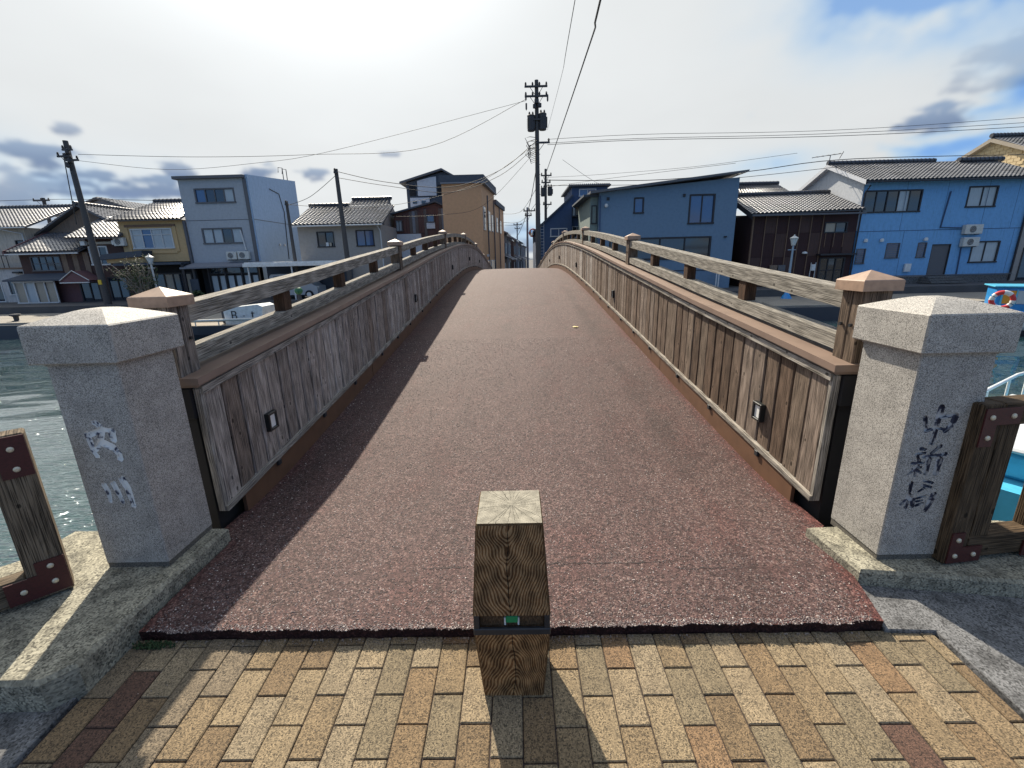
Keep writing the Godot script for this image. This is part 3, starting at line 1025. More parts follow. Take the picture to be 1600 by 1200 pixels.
		for seg in 12:
			var a := 2.45 + 2.6 * seg
			xx = X.call(1.653, 1.675)
			st = MB.new(O)
			sweep(st, xx[0], xx[1], -0.09, 0.128, a, a + 2.588, 0.3)
			put("base_board", M.board, st, par)
			st = MB.new(O)
			st.uvo = Vector2(0.147 * (seg % 4) + 0.02, 0.0)
			xx = X.call(1.641, 1.684)
			sweep(st, xx[0], xx[1], 0.130, 0.160, 2.27 + 2.6 * seg, 2.27 + 2.6 * (seg + 1) - 0.006, 0.3)
			put("bottom_strip", M.trim, st, par)
			st = MB.new(O)
			st.uvo = Vector2(0.147 * ((seg + 2) % 4) + 0.05, 0.3)
			xx = X.call(1.644, 1.684)
			sweep(st, xx[0], xx[1], 0.829, 0.869, 2.27 + 2.6 * seg, 2.27 + 2.6 * (seg + 1) - 0.006, 0.3)
			put("top_strip", M.trim, st, par)
			st = MB.new(O)
			xx = X.call(1.626, 1.885)
			sweep(st, xx[0], xx[1], 0.890, 0.927, 2.225 + 2.6 * seg, 2.225 + 2.6 * (seg + 1) - 0.004, 0.3)
			xx = X.call(1.652, 1.87)
			sweep(st, xx[0], xx[1], 0.871, 0.890, 2.245 + 2.6 * seg, 2.245 + 2.6 * (seg + 1) - 0.004, 0.3)
			put("shelf", M.shelf, st, par)
			# brackets that hold the bottom strip
			for b in 3:
				st = MB.new(O)
				var bd := a + 0.4 + 0.8 * b
				xx = X.call(1.635, 1.676)
				st.bx(xx[0], xx[1], dk(bd) + 0.091, dk(bd) + 0.130, -bd - 0.02, -bd + 0.02, 0.003)
				put("bracket", M.iron, st, par)
		# posts and rails
		for p in 7:
			var pd := 2.32 + 4.80 * p
			if p == 6:
				pd = 31.0
			var py := rk(pd)
			putm("post", M.post_grey if p == 0 and s < 0 else M.post_wood, post_meshes[p % 3], par, Vector3(XC + s * 1.79, py + 0.84, -pd) - O)
			putm("post_cap", M.cap, cap_mesh, par, Vector3(XC + s * 1.79, py + 1.172, -pd) - O, Basis(Vector3.UP, r.randf_range(-0.02, 0.02)))
			for b in 2:
				st = MB.new(O)
				var bc := Vector3(XC + s * 1.714, py + 1.0, -pd + (0.035 if b else -0.035))
				st.tube([bc, bc + Vector3(-s * 0.012, 0, 0)], 0.009, 8)
				put("bolt", M.iron, st, par)
			if p == 6:
				break
			var nd := 2.32 + 4.80 * (p + 1) if p < 5 else 31.0
			var segs := [[pd + 0.075, nd - 0.075]]
			xx = X.call(1.735, 1.845)
			for sg in segs:
				st = MB.new(O)
				st.uvo = Vector2(0.147 * (p % 4), 0.3 * p)
				sweep(st, xx[0], xx[1], 1.068, 1.165, sg[0], sg[1], 0.3, true)
				put("top_rail", M.rail, st, par)
				st = MB.new(O)
				st.uvo = Vector2(0.147 * ((p + 1) % 4), 0.17 * p)
				sweep(st, xx[0], xx[1], 0.845, 0.925, sg[0], sg[1], 0.3, true)
				put("bottom_rail", M.rail, st, par)
			for q in 3:
				var sd2 := pd + (nd - pd) * (q + 1) / 4.0
				putm("strut", M.strut, strut_mesh[q], par, Vector3(XC + s * 1.79, rk(sd2) + 0.995, -sd2) - O)
		# end of the shelf and dark end board by the pillar
		st = MB.new(O)
		xx = X.call(1.70, 1.85)
		st.bx(xx[0], xx[1], dk(2.2) + 0.70, dk(2.2) + 0.868, -2.283, -2.25, 0.004)
		put("end_board", M.black, st, par)
		# foot lights set in the planks
		for q in 5:
			var ld := 2.86 + 4.76 * q if s < 0 else 2.91 + 4.8 * q
			var lt := thing("step_light", ["large-looking square step light on the %s parapet nearest the stone pillar", "square step light halfway up the near slope of the %s parapet", "step light on the %s parapet just before its crest", "step light on the %s parapet just past its crest", "farthest step light on the %s parapet by the far bank"][q] % side, "step light", Vector3(XC + s * 1.666, dk(ld) + (0.41 if s < 0 else 0.385), -ld), "step lights in the parapets")
			var lo := lt.position
			st = MB.new(lo)
			for t in [[-0.054, -0.036, -0.062, 0.062], [0.036, 0.054, -0.062, 0.062], [-0.036, 0.036, 0.045, 0.062], [-0.036, 0.036, -0.062, -0.045]]:
				var c := lo + Vector3(-s * 0.014, (t[2] + t[3]) / 2, (t[0] + t[1]) / 2)
				st.box(c, Vector3(0.034, t[3] - t[2], t[1] - t[0]), 0.003)
			put("frame", M.lamp_case, st, lt)
			st = MB.new(lo)
			st.box(lo + Vector3(-s * 0.012, 0, 0), Vector3(0.016, 0.09, 0.072), 0.002)
			put("diffuser", M.lamp_glass, st, lt)

# ------------------------------------------------------------------ stone pillars
const CH_L := [[18.5, -1.823, 0.918, -1.803, 0.898, -1.805, 0.871], [17.5, -1.867, 0.867, -1.863, 0.815, -1.861, 0.780, -1.849, 0.754], [17.5, -1.863, 0.857, -1.795, 0.883, -1.755, 0.877], [23.3, -1.758, 0.875, -1.759, 0.828], [19.4, -1.799, 0.878, -1.817, 0.829, -1.850, 0.785], [24.3, -1.808, 0.819, -1.771, 0.798, -1.751, 0.767, -1.754, 0.740], [16.5, -1.859, 0.622, -1.848, 0.583, -1.851, 0.534], [17.5, -1.816, 0.629, -1.804, 0.582, -1.794, 0.528], [22.4, -1.772, 0.650, -1.756, 0.602, -1.750, 0.508]]
const CH_R := [[13.6, 1.718, 0.866, 1.733, 0.805], [14.6, 1.782, 0.867, 1.847, 0.873], [19.4, 1.846, 0.870, 1.836, 0.828, 1.812, 0.797], [11.7, 1.732, 0.803, 1.776, 0.817, 1.828, 0.804], [18.5, 1.777, 0.910, 1.774, 0.862, 1.775, 0.800, 1.770, 0.744], [11.7, 1.731, 0.722, 1.753, 0.717], [9.7, 1.717, 0.695, 1.756, 0.702], [10.7, 1.708, 0.653, 1.758, 0.654], [10.7, 1.751, 0.683, 1.845, 0.693], [12.6, 1.813, 0.733, 1.778, 0.696], [14.6, 1.842, 0.695, 1.815, 0.686], [16.5, 1.776, 0.674, 1.777, 0.598], [20.4, 1.823, 0.670, 1.819, 0.597], [9.7, 1.723, 0.690, 1.734, 0.667], [8.7, 1.716, 0.627, 1.753, 0.634], [12.6, 1.735, 0.665, 1.732, 0.591], [9.7, 1.726, 0.622, 1.701, 0.599], [9.7, 1.735, 0.622, 1.757, 0.606], [12.6, 1.725, 0.560, 1.726, 0.513], [14.6, 1.726, 0.503, 1.724, 0.434], [11.7, 1.725, 0.484, 1.697, 0.450], [11.7, 1.736, 0.489, 1.754, 0.438], [11.7, 1.779, 0.569, 1.819, 0.556], [10.7, 1.777, 0.546, 1.817, 0.535], [8.7, 1.787, 0.533, 1.763, 0.515], [8.7, 1.765, 0.483, 1.803, 0.493], [19.4, 1.836, 0.501, 1.825, 0.453, 1.814, 0.418], [9.7, 1.768, 0.446, 1.798, 0.459], [9.7, 1.754, 0.481, 1.756, 0.438], [7.8, 1.766, 0.467, 1.793, 0.472]]

func brush(st: Array, off: Vector2) -> PackedVector2Array:
	# outline of one brush stroke: rounded at its head, a little fuller there, tapering to its tail
	var w: float = st[0] * 0.00068
	var pts: Array[Vector2] = []
	for i in range(1, st.size(), 2):
		pts.append(Vector2(st[i], st[i + 1]) - off)
	var left := PackedVector2Array()
	var right := PackedVector2Array()
	for i in pts.size():
		var dir := (pts[mini(i + 1, pts.size() - 1)] - pts[maxi(i - 1, 0)]).normalized()
		var nn := Vector2(-dir.y, dir.x)
		var t := float(i) / (pts.size() - 1)
		var ww := w * (1.12 - 0.32 * t + 0.1 * sin(i * 2.4))
		if i == 0:
			left.append(pts[i] - dir * ww * 0.8 + nn * ww * 0.45)
			right.append(pts[i] - dir * ww * 0.8 - nn * ww * 0.45)
		left.append(pts[i] + nn * ww)
		right.append(pts[i] - nn * ww)
		if i == pts.size() - 1:
			left.append(pts[i] + dir * ww * 0.7 + nn * ww * 0.35)
	right.reverse()
	left.append_array(right)
	return left

func build_pillars() -> void:
	for s in [-1, 1]:
		var cx := -1.808 if s < 0 else 1.798
		var y0 := 0.187 if s < 0 else 0.165
		var y1 := 1.165 if s < 0 else 1.132
		var hw := 0.148 if s < 0 else 0.153
		var zf := -1.805
		var zc := zf - 0.16
		var p := thing("stone_pillar", "grey granite pillar on the %s with %s carved characters on its front" % (["left", "two"] if s < 0 else ["right", "three"]), "pillar", Vector3(cx, y0, zc), "granite pillars at the bridge entrance")
		var shaft := CSGCombiner3D.new()
		shaft.name = "shaft"
		var body := CSGPolygon3D.new()
		var c := 0.005
		body.polygon = PackedVector2Array([Vector2(-hw + c, -0.16), Vector2(hw - c, -0.16), Vector2(hw, -0.16 + c), Vector2(hw, 0.16 - c), Vector2(hw - c, 0.16), Vector2(-hw + c, 0.16), Vector2(-hw, 0.16 - c), Vector2(-hw, -0.16 + c)])
		body.depth = y1 - y0 - 0.028
		body.transform = Transform3D(Basis(Vector3.RIGHT, PI / 2), Vector3(0, 0.028, 0))
		body.material = M.granite
		body.name = "granite_body"
		shaft.add_child(body)
		for st in (CH_L if s < 0 else CH_R):
			var cut := CSGPolygon3D.new()
			cut.operation = CSGShape3D.OPERATION_SUBTRACTION
			cut.polygon = brush(st, Vector2(cx, y0))
			cut.depth = 0.024
			cut.position = Vector3(0, 0, 0.16 + 0.012)
			cut.material = M.carving if s < 0 else M.carving_dark
			cut.name = "carved_stroke"
			shaft.add_child(cut, true)
		p.add_child(shaft)
		# dark footing joint
		var b := MB.new(p.position)
		b.bx(cx - hw + 0.004, cx + hw - 0.004, y0 - 0.01, y0 + 0.027, zc - 0.156, zc + 0.156)
		put("footing", M.granite_base, b, p)
		# cap: slab with a soft pyramid on top
		b = MB.new(p.position)
		var hx := 0.186
		var hz := 0.196
		b.box(Vector3(cx, y1 + 0.006, zc), Vector3(2 * hw + 0.004, 0.012, 0.324))
		var ct := y1 + 0.172
		b.bx(cx - hx, cx + hx, y1 + 0.012, ct, zc - hz, zc + hz, 0.006)
		var N := 18
		var top := func(i: int, j: int) -> Array:
			var f := func(u: float, v: float) -> Vector3:
				var q := maxf(absf(u), absf(v))
				var h := 0.074 * (1.0 - pow(q * q * q * q + 0.0025, 0.25) ) * 1.03
				h = minf(h, 0.06 - 0.002 * q)
				return Vector3(cx + u * (hx - 0.005), ct - 0.001 + maxf(h, 0.0) * (1.0 - 0.12 * (1.0 - q)), zc + v * (hz - 0.005))
			var u := -1.0 + 2.0 * i / N
			var v := -1.0 + 2.0 * j / N
			return [f.call(u, v), Vector3.UP]
		for i in N:
			for j in N:
				var A: Vector3 = top.call(i, j)[0]
				var B: Vector3 = top.call(i + 1, j)[0]
				var C2: Vector3 = top.call(i + 1, j + 1)[0]
				var D2: Vector3 = top.call(i, j + 1)[0]
				if (i < N / 2) == (j < N / 2):
					b.tri(A, B, C2, Vector3.UP)
					b.tri(A, C2, D2, Vector3.UP)
				else:
					b.tri(A, B, D2, Vector3.UP)
					b.tri(B, C2, D2, Vector3.UP)
		put("cap", M.granite, b, p)

# ------------------------------------------------------------------ quay fences
func fence_piece(f: Node3D, called: String, m: Material, c: Vector3, s: Vector3, xf: Transform3D, ch := 0.005, k := 0) -> void:
	var b := MB.new(f.position)
	b.uvo = Vector2(0.147 * (k % 4) + 0.05, 0.37 * k)
	if s.x > s.y:
		# lay the grain along the piece
		var turn := Basis(Vector3.BACK, PI / 2)
		b.box(Vector3.ZERO, Vector3(s.y, s.x, s.z), ch)
		var o := putm(called, m, b.st.commit(), f, xf * c - f.position, xf.basis * turn)
		o.position += (xf.basis * turn) * f.position
		return
	b.o = Vector3.ZERO
	b.box(Vector3.ZERO, s, ch)
	putm(called, m, b.st.commit(), f, xf * c - f.position, xf.basis)

func plate(f: Node3D, poly: Array, z: float, xf: Transform3D, bolts: Array) -> void:
	var pv := PackedVector2Array()
	for p in poly:
		pv.append(Vector2(p[0], p[1]))
	var b := MB.new(f.position)
	b.prism(pv, z, z + 0.006, xf)
	var o := put("bracket", M.red_iron, b, f)
	for q in bolts:
		var lb := MB.new()
		lb.lathe([Vector2(0, 0.008), Vector2(0.006, 0.008), Vector2(0.011, 0.004), Vector2(0.0115, 0.0)], Vector3.ZERO, 10)
		putm("bolt", M.bolt, lb.st.commit(), o, xf * Vector3(q[0], q[1], z + 0.006) - f.position, xf.basis * Basis(Vector3.RIGHT, PI / 2))

func build_fences() -> void:
	# left: runs off at 45 degrees towards the viewer; local x along it (to the left), z out of its face
	var ex := Vector3(-0.707, 0, 0.707)
	var ez := Vector3(0.707, 0, 0.707)
	var o := Vector3(-1.985, 0.20, -1.66)
	var f := thing("quay_fence", "grey wooden quay fence with dark red corner brackets, left of left pillar", "fence", o, "wooden quay fences")
	var xf := Transform3D(Basis(-ex, Vector3.UP, ez), o)      # local -x runs away from the pillar
	fence_piece(f, "post", M.fence_wood, Vector3(-0.055, 0.36, -0.05), Vector3(0.125, 0.735, 0.09), xf, 0.006, 1)
	fence_piece(f, "bottom_rail", M.fence_wood, Vector3(-0.72, 0.06, -0.05), Vector3(1.2, 0.105, 0.085), xf, 0.006, 2)
	fence_piece(f, "top_rail", M.fence_wood, Vector3(-0.72, 0.672, -0.05), Vector3(1.2, 0.10, 0.085), xf, 0.006, 3)
	for k in 4:
		fence_piece(f, "picket", M.fence_wood, Vector3(-0.285 - 0.19 * k, 0.365, -0.05), Vector3(0.10, 0.50, 0.05), xf, 0.004, k)
	fence_piece(f, "post", M.fence_wood, Vector3(-1.38, 0.36, -0.05), Vector3(0.12, 0.735, 0.09), xf, 0.006, 0)
	plate(f, [[0.006, 0.008], [0.006, 0.165], [-0.085, 0.165], [-0.085, 0.108], [-0.185, 0.108], [-0.185, 0.008]], -0.004, xf, [[-0.04, 0.135], [-0.04, 0.06], [-0.135, 0.055]])
	plate(f, [[0.006, 0.722], [0.006, 0.55], [-0.085, 0.55], [-0.085, 0.628], [-0.185, 0.628], [-0.185, 0.722]], -0.004, xf, [[-0.04, 0.585], [-0.04, 0.67], [-0.135, 0.675]])
	# right: runs along the quay, slightly away from the viewer
	o = Vector3(1.905, 0.165, -1.755)
	f = thing("quay_fence", "brown mossy wooden quay fence with dark red brackets, right of right pillar", "fence", o, "wooden quay fences")
	var e2 := Vector3(0.991, 0, -0.13)
	xf = Transform3D(Basis(e2, Vector3.UP, Vector3(0.13, 0, 0.991)), o)
	fence_piece(f, "post", M.fence_mossy, Vector3(0.055, 0.385, -0.055), Vector3(0.105, 0.76, 0.10), xf, 0.006, 0)
	fence_piece(f, "picket", M.fence_mossy, Vector3(0.178, 0.385, -0.045), Vector3(0.095, 0.57, 0.05), xf, 0.004, 3)
	fence_piece(f, "bottom_rail", M.fence_mossy, Vector3(0.287, 0.075, -0.055), Vector3(0.354, 0.105, 0.095), xf, 0.006, 1)
	fence_piece(f, "top_rail", M.fence_mossy, Vector3(0.287, 0.715, -0.055), Vector3(0.354, 0.10, 0.095), xf, 0.006, 2)
	fence_piece(f, "post", M.fence_mossy, Vector3(0.525, 0.385, -0.055), Vector3(0.12, 0.76, 0.10), xf, 0.006, 2)
	for k in 4:
		fence_piece(f, "picket", M.fence_mossy, Vector3(0.70 + 0.19 * k, 0.385, -0.06), Vector3(0.095, 0.57, 0.05), xf, 0.004, k)
	fence_piece(f, "bottom_rail", M.fence_mossy, Vector3(1.17, 0.075, -0.055), Vector3(1.16, 0.105, 0.095), xf, 0.006, 3)
	fence_piece(f, "top_rail", M.fence_mossy, Vector3(1.17, 0.715, -0.055), Vector3(1.16, 0.10, 0.095), xf, 0.006, 0)
	plate(f, [[0.012, 0.012], [0.012, 0.165], [0.075, 0.165], [0.075, 0.09], [0.18, 0.09], [0.18, 0.012]], -0.004, xf, [[0.045, 0.13], [0.045, 0.05], [0.14, 0.05]])
	plate(f, [[0.012, 0.748], [0.012, 0.58], [0.075, 0.58], [0.075, 0.675], [0.185, 0.675], [0.185, 0.748]], -0.004, xf, [[0.045, 0.62], [0.045, 0.71], [0.145, 0.712]])
	plate(f, [[0.580, 0.012], [0.580, 0.165], [0.485, 0.165], [0.485, 0.09], [0.400, 0.09], [0.400, 0.012]], -0.004, xf, [[0.53, 0.13], [0.53, 0.05], [0.44, 0.05]])
	plate(f, [[0.580, 0.748], [0.580, 0.58], [0.485, 0.58], [0.485, 0.675], [0.400, 0.675], [0.400, 0.748]], -0.004, xf, [[0.53, 0.62], [0.53, 0.71], [0.44, 0.712]])

# ------------------------------------------------------------------ bollard
func build_bollard() -> void:
	var cx := -0.036
	var zc := -1.352
	var p := thing("wooden_bollard", "square tapered timber bollard with green reflector in the middle of the path", "bollard", Vector3(cx, SL * 1.35, zc))
	var O := p.position
	var frustum := func(mb: MB, y0: float, y1: float, w0: float, w1: float, faces: Array, ch: float) -> void:
		# four sloping sides with worn edges; uv runs 0..1 over the front
		var ring := func(w: float, y: float) -> Array:
			return [Vector3(cx - w + ch, y, zc + w), Vector3(cx + w - ch, y, zc + w), Vector3(cx + w, y, zc + w - ch), Vector3(cx + w, y, zc - w + ch), Vector3(cx + w - ch, y, zc - w), Vector3(cx - w + ch, y, zc - w), Vector3(cx - w, y, zc - w + ch), Vector3(cx - w, y, zc + w - ch)]
		var A: Array = ring.call(w0, y0)
		var B: Array = ring.call(w1, y1)
		for k in faces:
			var j: int = (k + 1) % 8
			var mid: Vector3 = (A[k] + A[j]) / 2 - Vector3(cx, y0, zc)
			mb.quad(A[k], A[j], B[j], B[k], mid, Vector2(0, 1), Vector2(1, 1), Vector2(1, 0), Vector2(0, 0))
	var yb := 0.03
	var yn0 := 0.345
	var yn1 := 0.418
	var yt := 0.748
	var b := MB.new(O)
	frustum.call(b, yb, yn0, 0.104, 0.128, [0, 1, 2, 3, 4, 5, 6, 7], 0.006)
	put("lower_block", M.bollard_low, b, p)
	b = MB.new(O)
	frustum.call(b, yn0, yn1 + 0.01, 0.108, 0.106, [0, 1, 2, 3, 4, 5, 6, 7], 0.003)
	put("neck", M.bollard_side, b, p)
	# dark iron band with raised corners
	b = MB.new(O)
	for k in [[0, 1], [0, -1], [1, 0], [-1, 0]]:
		var c := Vector3(cx + k[0] * 0.1215, yn0 + 0.006, zc + k[1] * 0.1215)
		b.box(c, Vector3(0.258 if k[0] == 0 else 0.014, 0.026, 0.014 if k[0] == 0 else 0.232), 0.003)
	for sx in [-1, 1]:
		for sz in [-1, 1]:
			b.box(Vector3(cx + sx * 0.1175, yn0 + 0.045, zc + sz * 0.1175), Vector3(0.019, 0.052, 0.019), 0.002)
	put("iron_band", M.iron, b, p)
	b = MB.new(O)
	frustum.call(b, yn1, yt - 0.006, 0.129, 0.1075, [0, 4], 0.006)
	frustum.call(b, yn1, yt - 0.006, 0.129, 0.1075, [2, 6], 0.006)
	frustum.call(b, yn1, yt - 0.006, 0.129, 0.1075, [1, 3, 5, 7], 0.006)
	frustum.call(b, yt - 0.006, yt, 0.1075, 0.1035, [1, 3, 5, 7, 0, 2, 4, 6], 0.006)
	b.quad(Vector3(cx - 0.128, yn1, zc - 0.128), Vector3(cx + 0.128, yn1, zc - 0.128), Vector3(cx + 0.128, yn1, zc + 0.128), Vector3(cx - 0.128, yn1, zc + 0.128), Vector3.DOWN)
	var up := put("upper_block", M.bollard_up, b, p)
	b = MB.new(O)
	var w := 0.1035
	b.quad(Vector3(cx - w, yt, zc - w), Vector3(cx + w, yt, zc - w), Vector3(cx + w, yt, zc + w), Vector3(cx - w, yt, zc + w), Vector3.UP, Vector2(0, 0), Vector2(1, 0), Vector2(1, 1), Vector2(0, 1))
	put("end_grain_top", M.bollard_top, b, up)
	b = MB.new(O)
	b.bx(cx - 0.020, cx + 0.020, yn0 + 0.034, yn0 + 0.062, zc + 0.106, zc + 0.119, 0.003)
	put("green_reflector", M.green, b, p)
	b = MB.new(O)
	for sx in [-0.023, 0.022]:
		b.bx(cx + sx - 0.003, cx + sx + 0.003, yn0 + 0.02, yn0 + 0.05, zc + 0.106, zc + 0.113, 0.001)
	put("reflector_clip", M.white, b, p)

# ------------------------------------------------------------------ house helpers (all in world x, y; d = distance ahead)
func wall(h: Node3D, m: Material, x0: float, x1: float, y0: float, yl: float, yr: float, d: float, depth: float, holes := [], called := "wall", reveal := 0.14) -> MeshInstance3D:
	var mb := MB.new(h.position)
	var xs: Array = [x0, x1]
	var ys: Array = [y0, minf(yl, yr)]
	for q in holes:
		xs.append_array([q[0], q[2]])
		ys.append_array([q[1], q[3]])
	xs.sort()
	ys.sort()
	ys.append(1e9)
	var Y := func(x: float, y: float) -> float: return y if y < 1e8 else lerpf(yl, yr, (x - x0) / (x1 - x0))
	var z := -d
	for i in xs.size() - 1:
		if xs[i + 1] - xs[i] < 1e-4:
			continue
		for j in ys.size() - 1:
			if ys[j + 1] - ys[j] < 1e-4:
				continue
			var cx: float = (xs[i] + xs[i + 1]) / 2
			var cy: float = (ys[j] + ys[j + 1]) / 2
			var inside := false
			for q in holes:
				if cx > q[0] and cx < q[2] and cy > q[1] and cy < q[3]:
					inside = true
			if not inside:
				mb.quad(Vector3(xs[i], Y.call(xs[i], ys[j]), z), Vector3(xs[i + 1], Y.call(xs[i + 1], ys[j]), z), Vector3(xs[i + 1], Y.call(xs[i + 1], ys[j + 1]), z), Vector3(xs[i], Y.call(xs[i], ys[j + 1]), z), Vector3.BACK)
	for q in holes:
		var zz := z - reveal
		mb.quad(Vector3(q[0], q[1], z), Vector3(q[0], q[3], z), Vector3(q[0], q[3], zz), Vector3(q[0], q[1], zz), Vector3.RIGHT)
		mb.quad(Vector3(q[2], q[1], z), Vector3(q[2], q[3], z), Vector3(q[2], q[3], zz), Vector3(q[2], q[1], zz), Vector3.LEFT)
		mb.quad(Vector3(q[0], q[1], z), Vector3(q[2], q[1], z), Vector3(q[2], q[1], zz), Vector3(q[0], q[1], zz), Vector3.UP)
		mb.quad(Vector3(q[0], q[3], z), Vector3(q[2], q[3], z), Vector3(q[2], q[3], zz), Vector3(q[0], q[3], zz), Vector3.DOWN)
		mb.quad(Vector3(q[0], q[1], zz), Vector3(q[2], q[1], zz), Vector3(q[2], q[3], zz), Vector3(q[0], q[3], zz), Vector3.BACK)
	var zb := z - depth
	mb.quad(Vector3(x0, y0, z), Vector3(x0, yl, z), Vector3(x0, yl, zb), Vector3(x0, y0, zb), Vector3.LEFT)
	mb.quad(Vector3(x1, y0, z), Vector3(x1, yr, z), Vector3(x1, yr, zb), Vector3(x1, y0, zb), Vector3.RIGHT)
	mb.quad(Vector3(x0, y0, zb), Vector3(x1, y0, zb), Vector3(x1, yr, zb), Vector3(x0, yl, zb), Vector3.FORWARD)
	mb.quad(Vector3(x0, yl, z), Vector3(x1, yr, z), Vector3(x1, yr, zb), Vector3(x0, yl, zb), Vector3.UP)
	return put(called, m, mb, h)

func window(h: Node3D, d: float, q: Array, n: int, fm: Material, gm: Array, fw := 0.06, called := "window", mid := 0.0) -> MeshInstance3D:
	# q = [x0, y0, x1, y1]; frame stands in the opening and a little proud of the wall
	var mb := MB.new(h.position)
	var z1 := -d + 0.035
	var z0 := -d - 0.10
	mb.bx(q[0] - 0.01, q[0] + fw, q[1], q[3], z0, z1, 0.006)
	mb.bx(q[2] - fw, q[2] + 0.01, q[1], q[3], z0, z1, 0.006)
	mb.bx(q[0] + fw, q[2] - fw, q[3] - fw, q[3] + 0.01, z0, z1 - 0.003, 0.006)
	mb.bx(q[0] - 0.04, q[2] + 0.04, q[1] - 0.03, q[1] + fw * 0.8, z0, z1 + 0.04, 0.006)
	var w: float = (q[2] - q[0] - 2 * fw) / n
	for i in range(1, n):
		var x: float = q[0] + fw + w * i
		mb.bx(x - fw * 0.4, x + fw * 0.4, q[1] + fw, q[3] - fw, z0, z1 - 0.03, 0.004)
	if mid > 0.0:
		mb.bx(q[0] + fw, q[2] - fw, mid - fw * 0.35, mid + fw * 0.35, z0, z1 - 0.035, 0.004)
	var f := put(called, fm, mb, h)
	for i in n:
		mb = MB.new(h.position)
		var x0: float = q[0] + fw + w * i + 0.002
		var tilt := rng.randf_range(-0.012, 0.012)
		var zz := -d - 0.05 - 0.012 * (i % 2)
		mb.box(Vector3(x0 + w / 2 - 0.002, (q[1] + q[3]) / 2, zz), Vector3(w - 0.004, q[3] - q[1] - fw, 0.01), 0.0, Basis(Vector3.UP, tilt) * Basis(Vector3.RIGHT, rng.randf_range(-0.01, 0.01)))
		put("pane", gm[i % gm.size()], mb, f)
	return f

func tile_roof(h: Node3D, a: Vector3, b: Vector3, c: Vector3, e: Vector3, called := "roof_tiles", cw := 0.31, rh := 0.30, m: Material = null) -> void:
	# a, b = eave left, right; c, e = ridge right, left. Every pantile column is a wave, every course overlaps the one below.
	var mb := MB.new(h.position)
	var nrm := (b - a).cross(e - a).normalized()
	if nrm.y < 0:
		nrm = -nrm
	var nc := maxi(2, int(round(a.distance_to(b) / cw)))
	var nr := maxi(2, int(round(a.distance_to(e) / rh)))
	var prof := [0.0, 0.06, 0.085, 0.05, 0.0]
	for j in nr:
		for i in nc:
			for k in 4:
				var s0 := (i + k / 4.0) / nc
				var s1 := (i + (k + 1) / 4.0) / nc
				var t0 := float(j) / nr
				var t1 := float(j + 1) / nr
				var jit := 0.006 * sin(i * 12.9 + j * 78.2)
				var P := func(s: float, t: float, l: float) -> Vector3: return a.lerp(b, s).lerp(e.lerp(c, s), t) + nrm * l
				var p0: Vector3 = P.call(s0, t0, prof[k] + 0.05 + jit)
				var p1: Vector3 = P.call(s1, t0, prof[k + 1] + 0.05 + jit)
				var p2: Vector3 = P.call(s1, t1, prof[k + 1])
				var p3: Vector3 = P.call(s0, t1, prof[k])
				mb.quad(p0, p1, p2, p3, nrm)
				mb.quad(p0, p1, P.call(s1, t0, prof[k + 1] - 0.01), P.call(s0, t0, prof[k] - 0.01), (a - e))
	struct(put(called, m if m else M.tile, mb, h), "stuff")
	# slab below the tiles
	mb = MB.new(h.position)
	var dn := -nrm * 0.10
	for q in [[a, b, b + dn, a + dn, a - e], [e, c, c + dn, e + dn, e - a], [a, e, e + dn, a + dn, a - b], [b, c, c + dn, b + dn, b - a], [a + dn, b + dn, c + dn, e + dn, -nrm], [a - nrm * 0.012, b - nrm * 0.012, c - nrm * 0.012, e - nrm * 0.012, nrm]]:
		mb.quad(q[0], q[1], q[2], q[3], q[4])
	put("eave_board", M.frame_grey, mb, h)

func ridge(h: Node3D, p: Vector3, q: Vector3, r := 0.14) -> void:
	var mb := MB.new(h.position)
	mb.tube([p + Vector3(0, r * 0.6, 0), q + Vector3(0, r * 0.6, 0)], r, 8)
	var dir := (q - p).normalized()
	var len := p.distance_to(q)
	var n := int(len / 0.32)
	for i in n:
		var c := p + dir * (len * (i + 0.5) / n) + Vector3(0, r * 0.6, 0)
		mb.tube([c - dir * 0.02, c + dir * 0.02], r * 1.16, 8)
	put("ridge", M.tile_dark, mb, h)

func bar(h: Node3D, called: String, m: Material, x0: float, x1: float, y0: float, y1: float, d0: float, d1: float, ch := 0.01) -> MeshInstance3D:
	var mb := MB.new(h.position)
	mb.bx(x0, x1, y0, y1, -d1, -d0, ch)
	return put(called, m, mb, h)

func pipe(h: Node3D, called: String, m: Material, pts: Array, r: float, n := 6) -> MeshInstance3D:
	var mb := MB.new(h.position)
	mb.tube(pts, r, n)
	return put(called, m, mb, h)

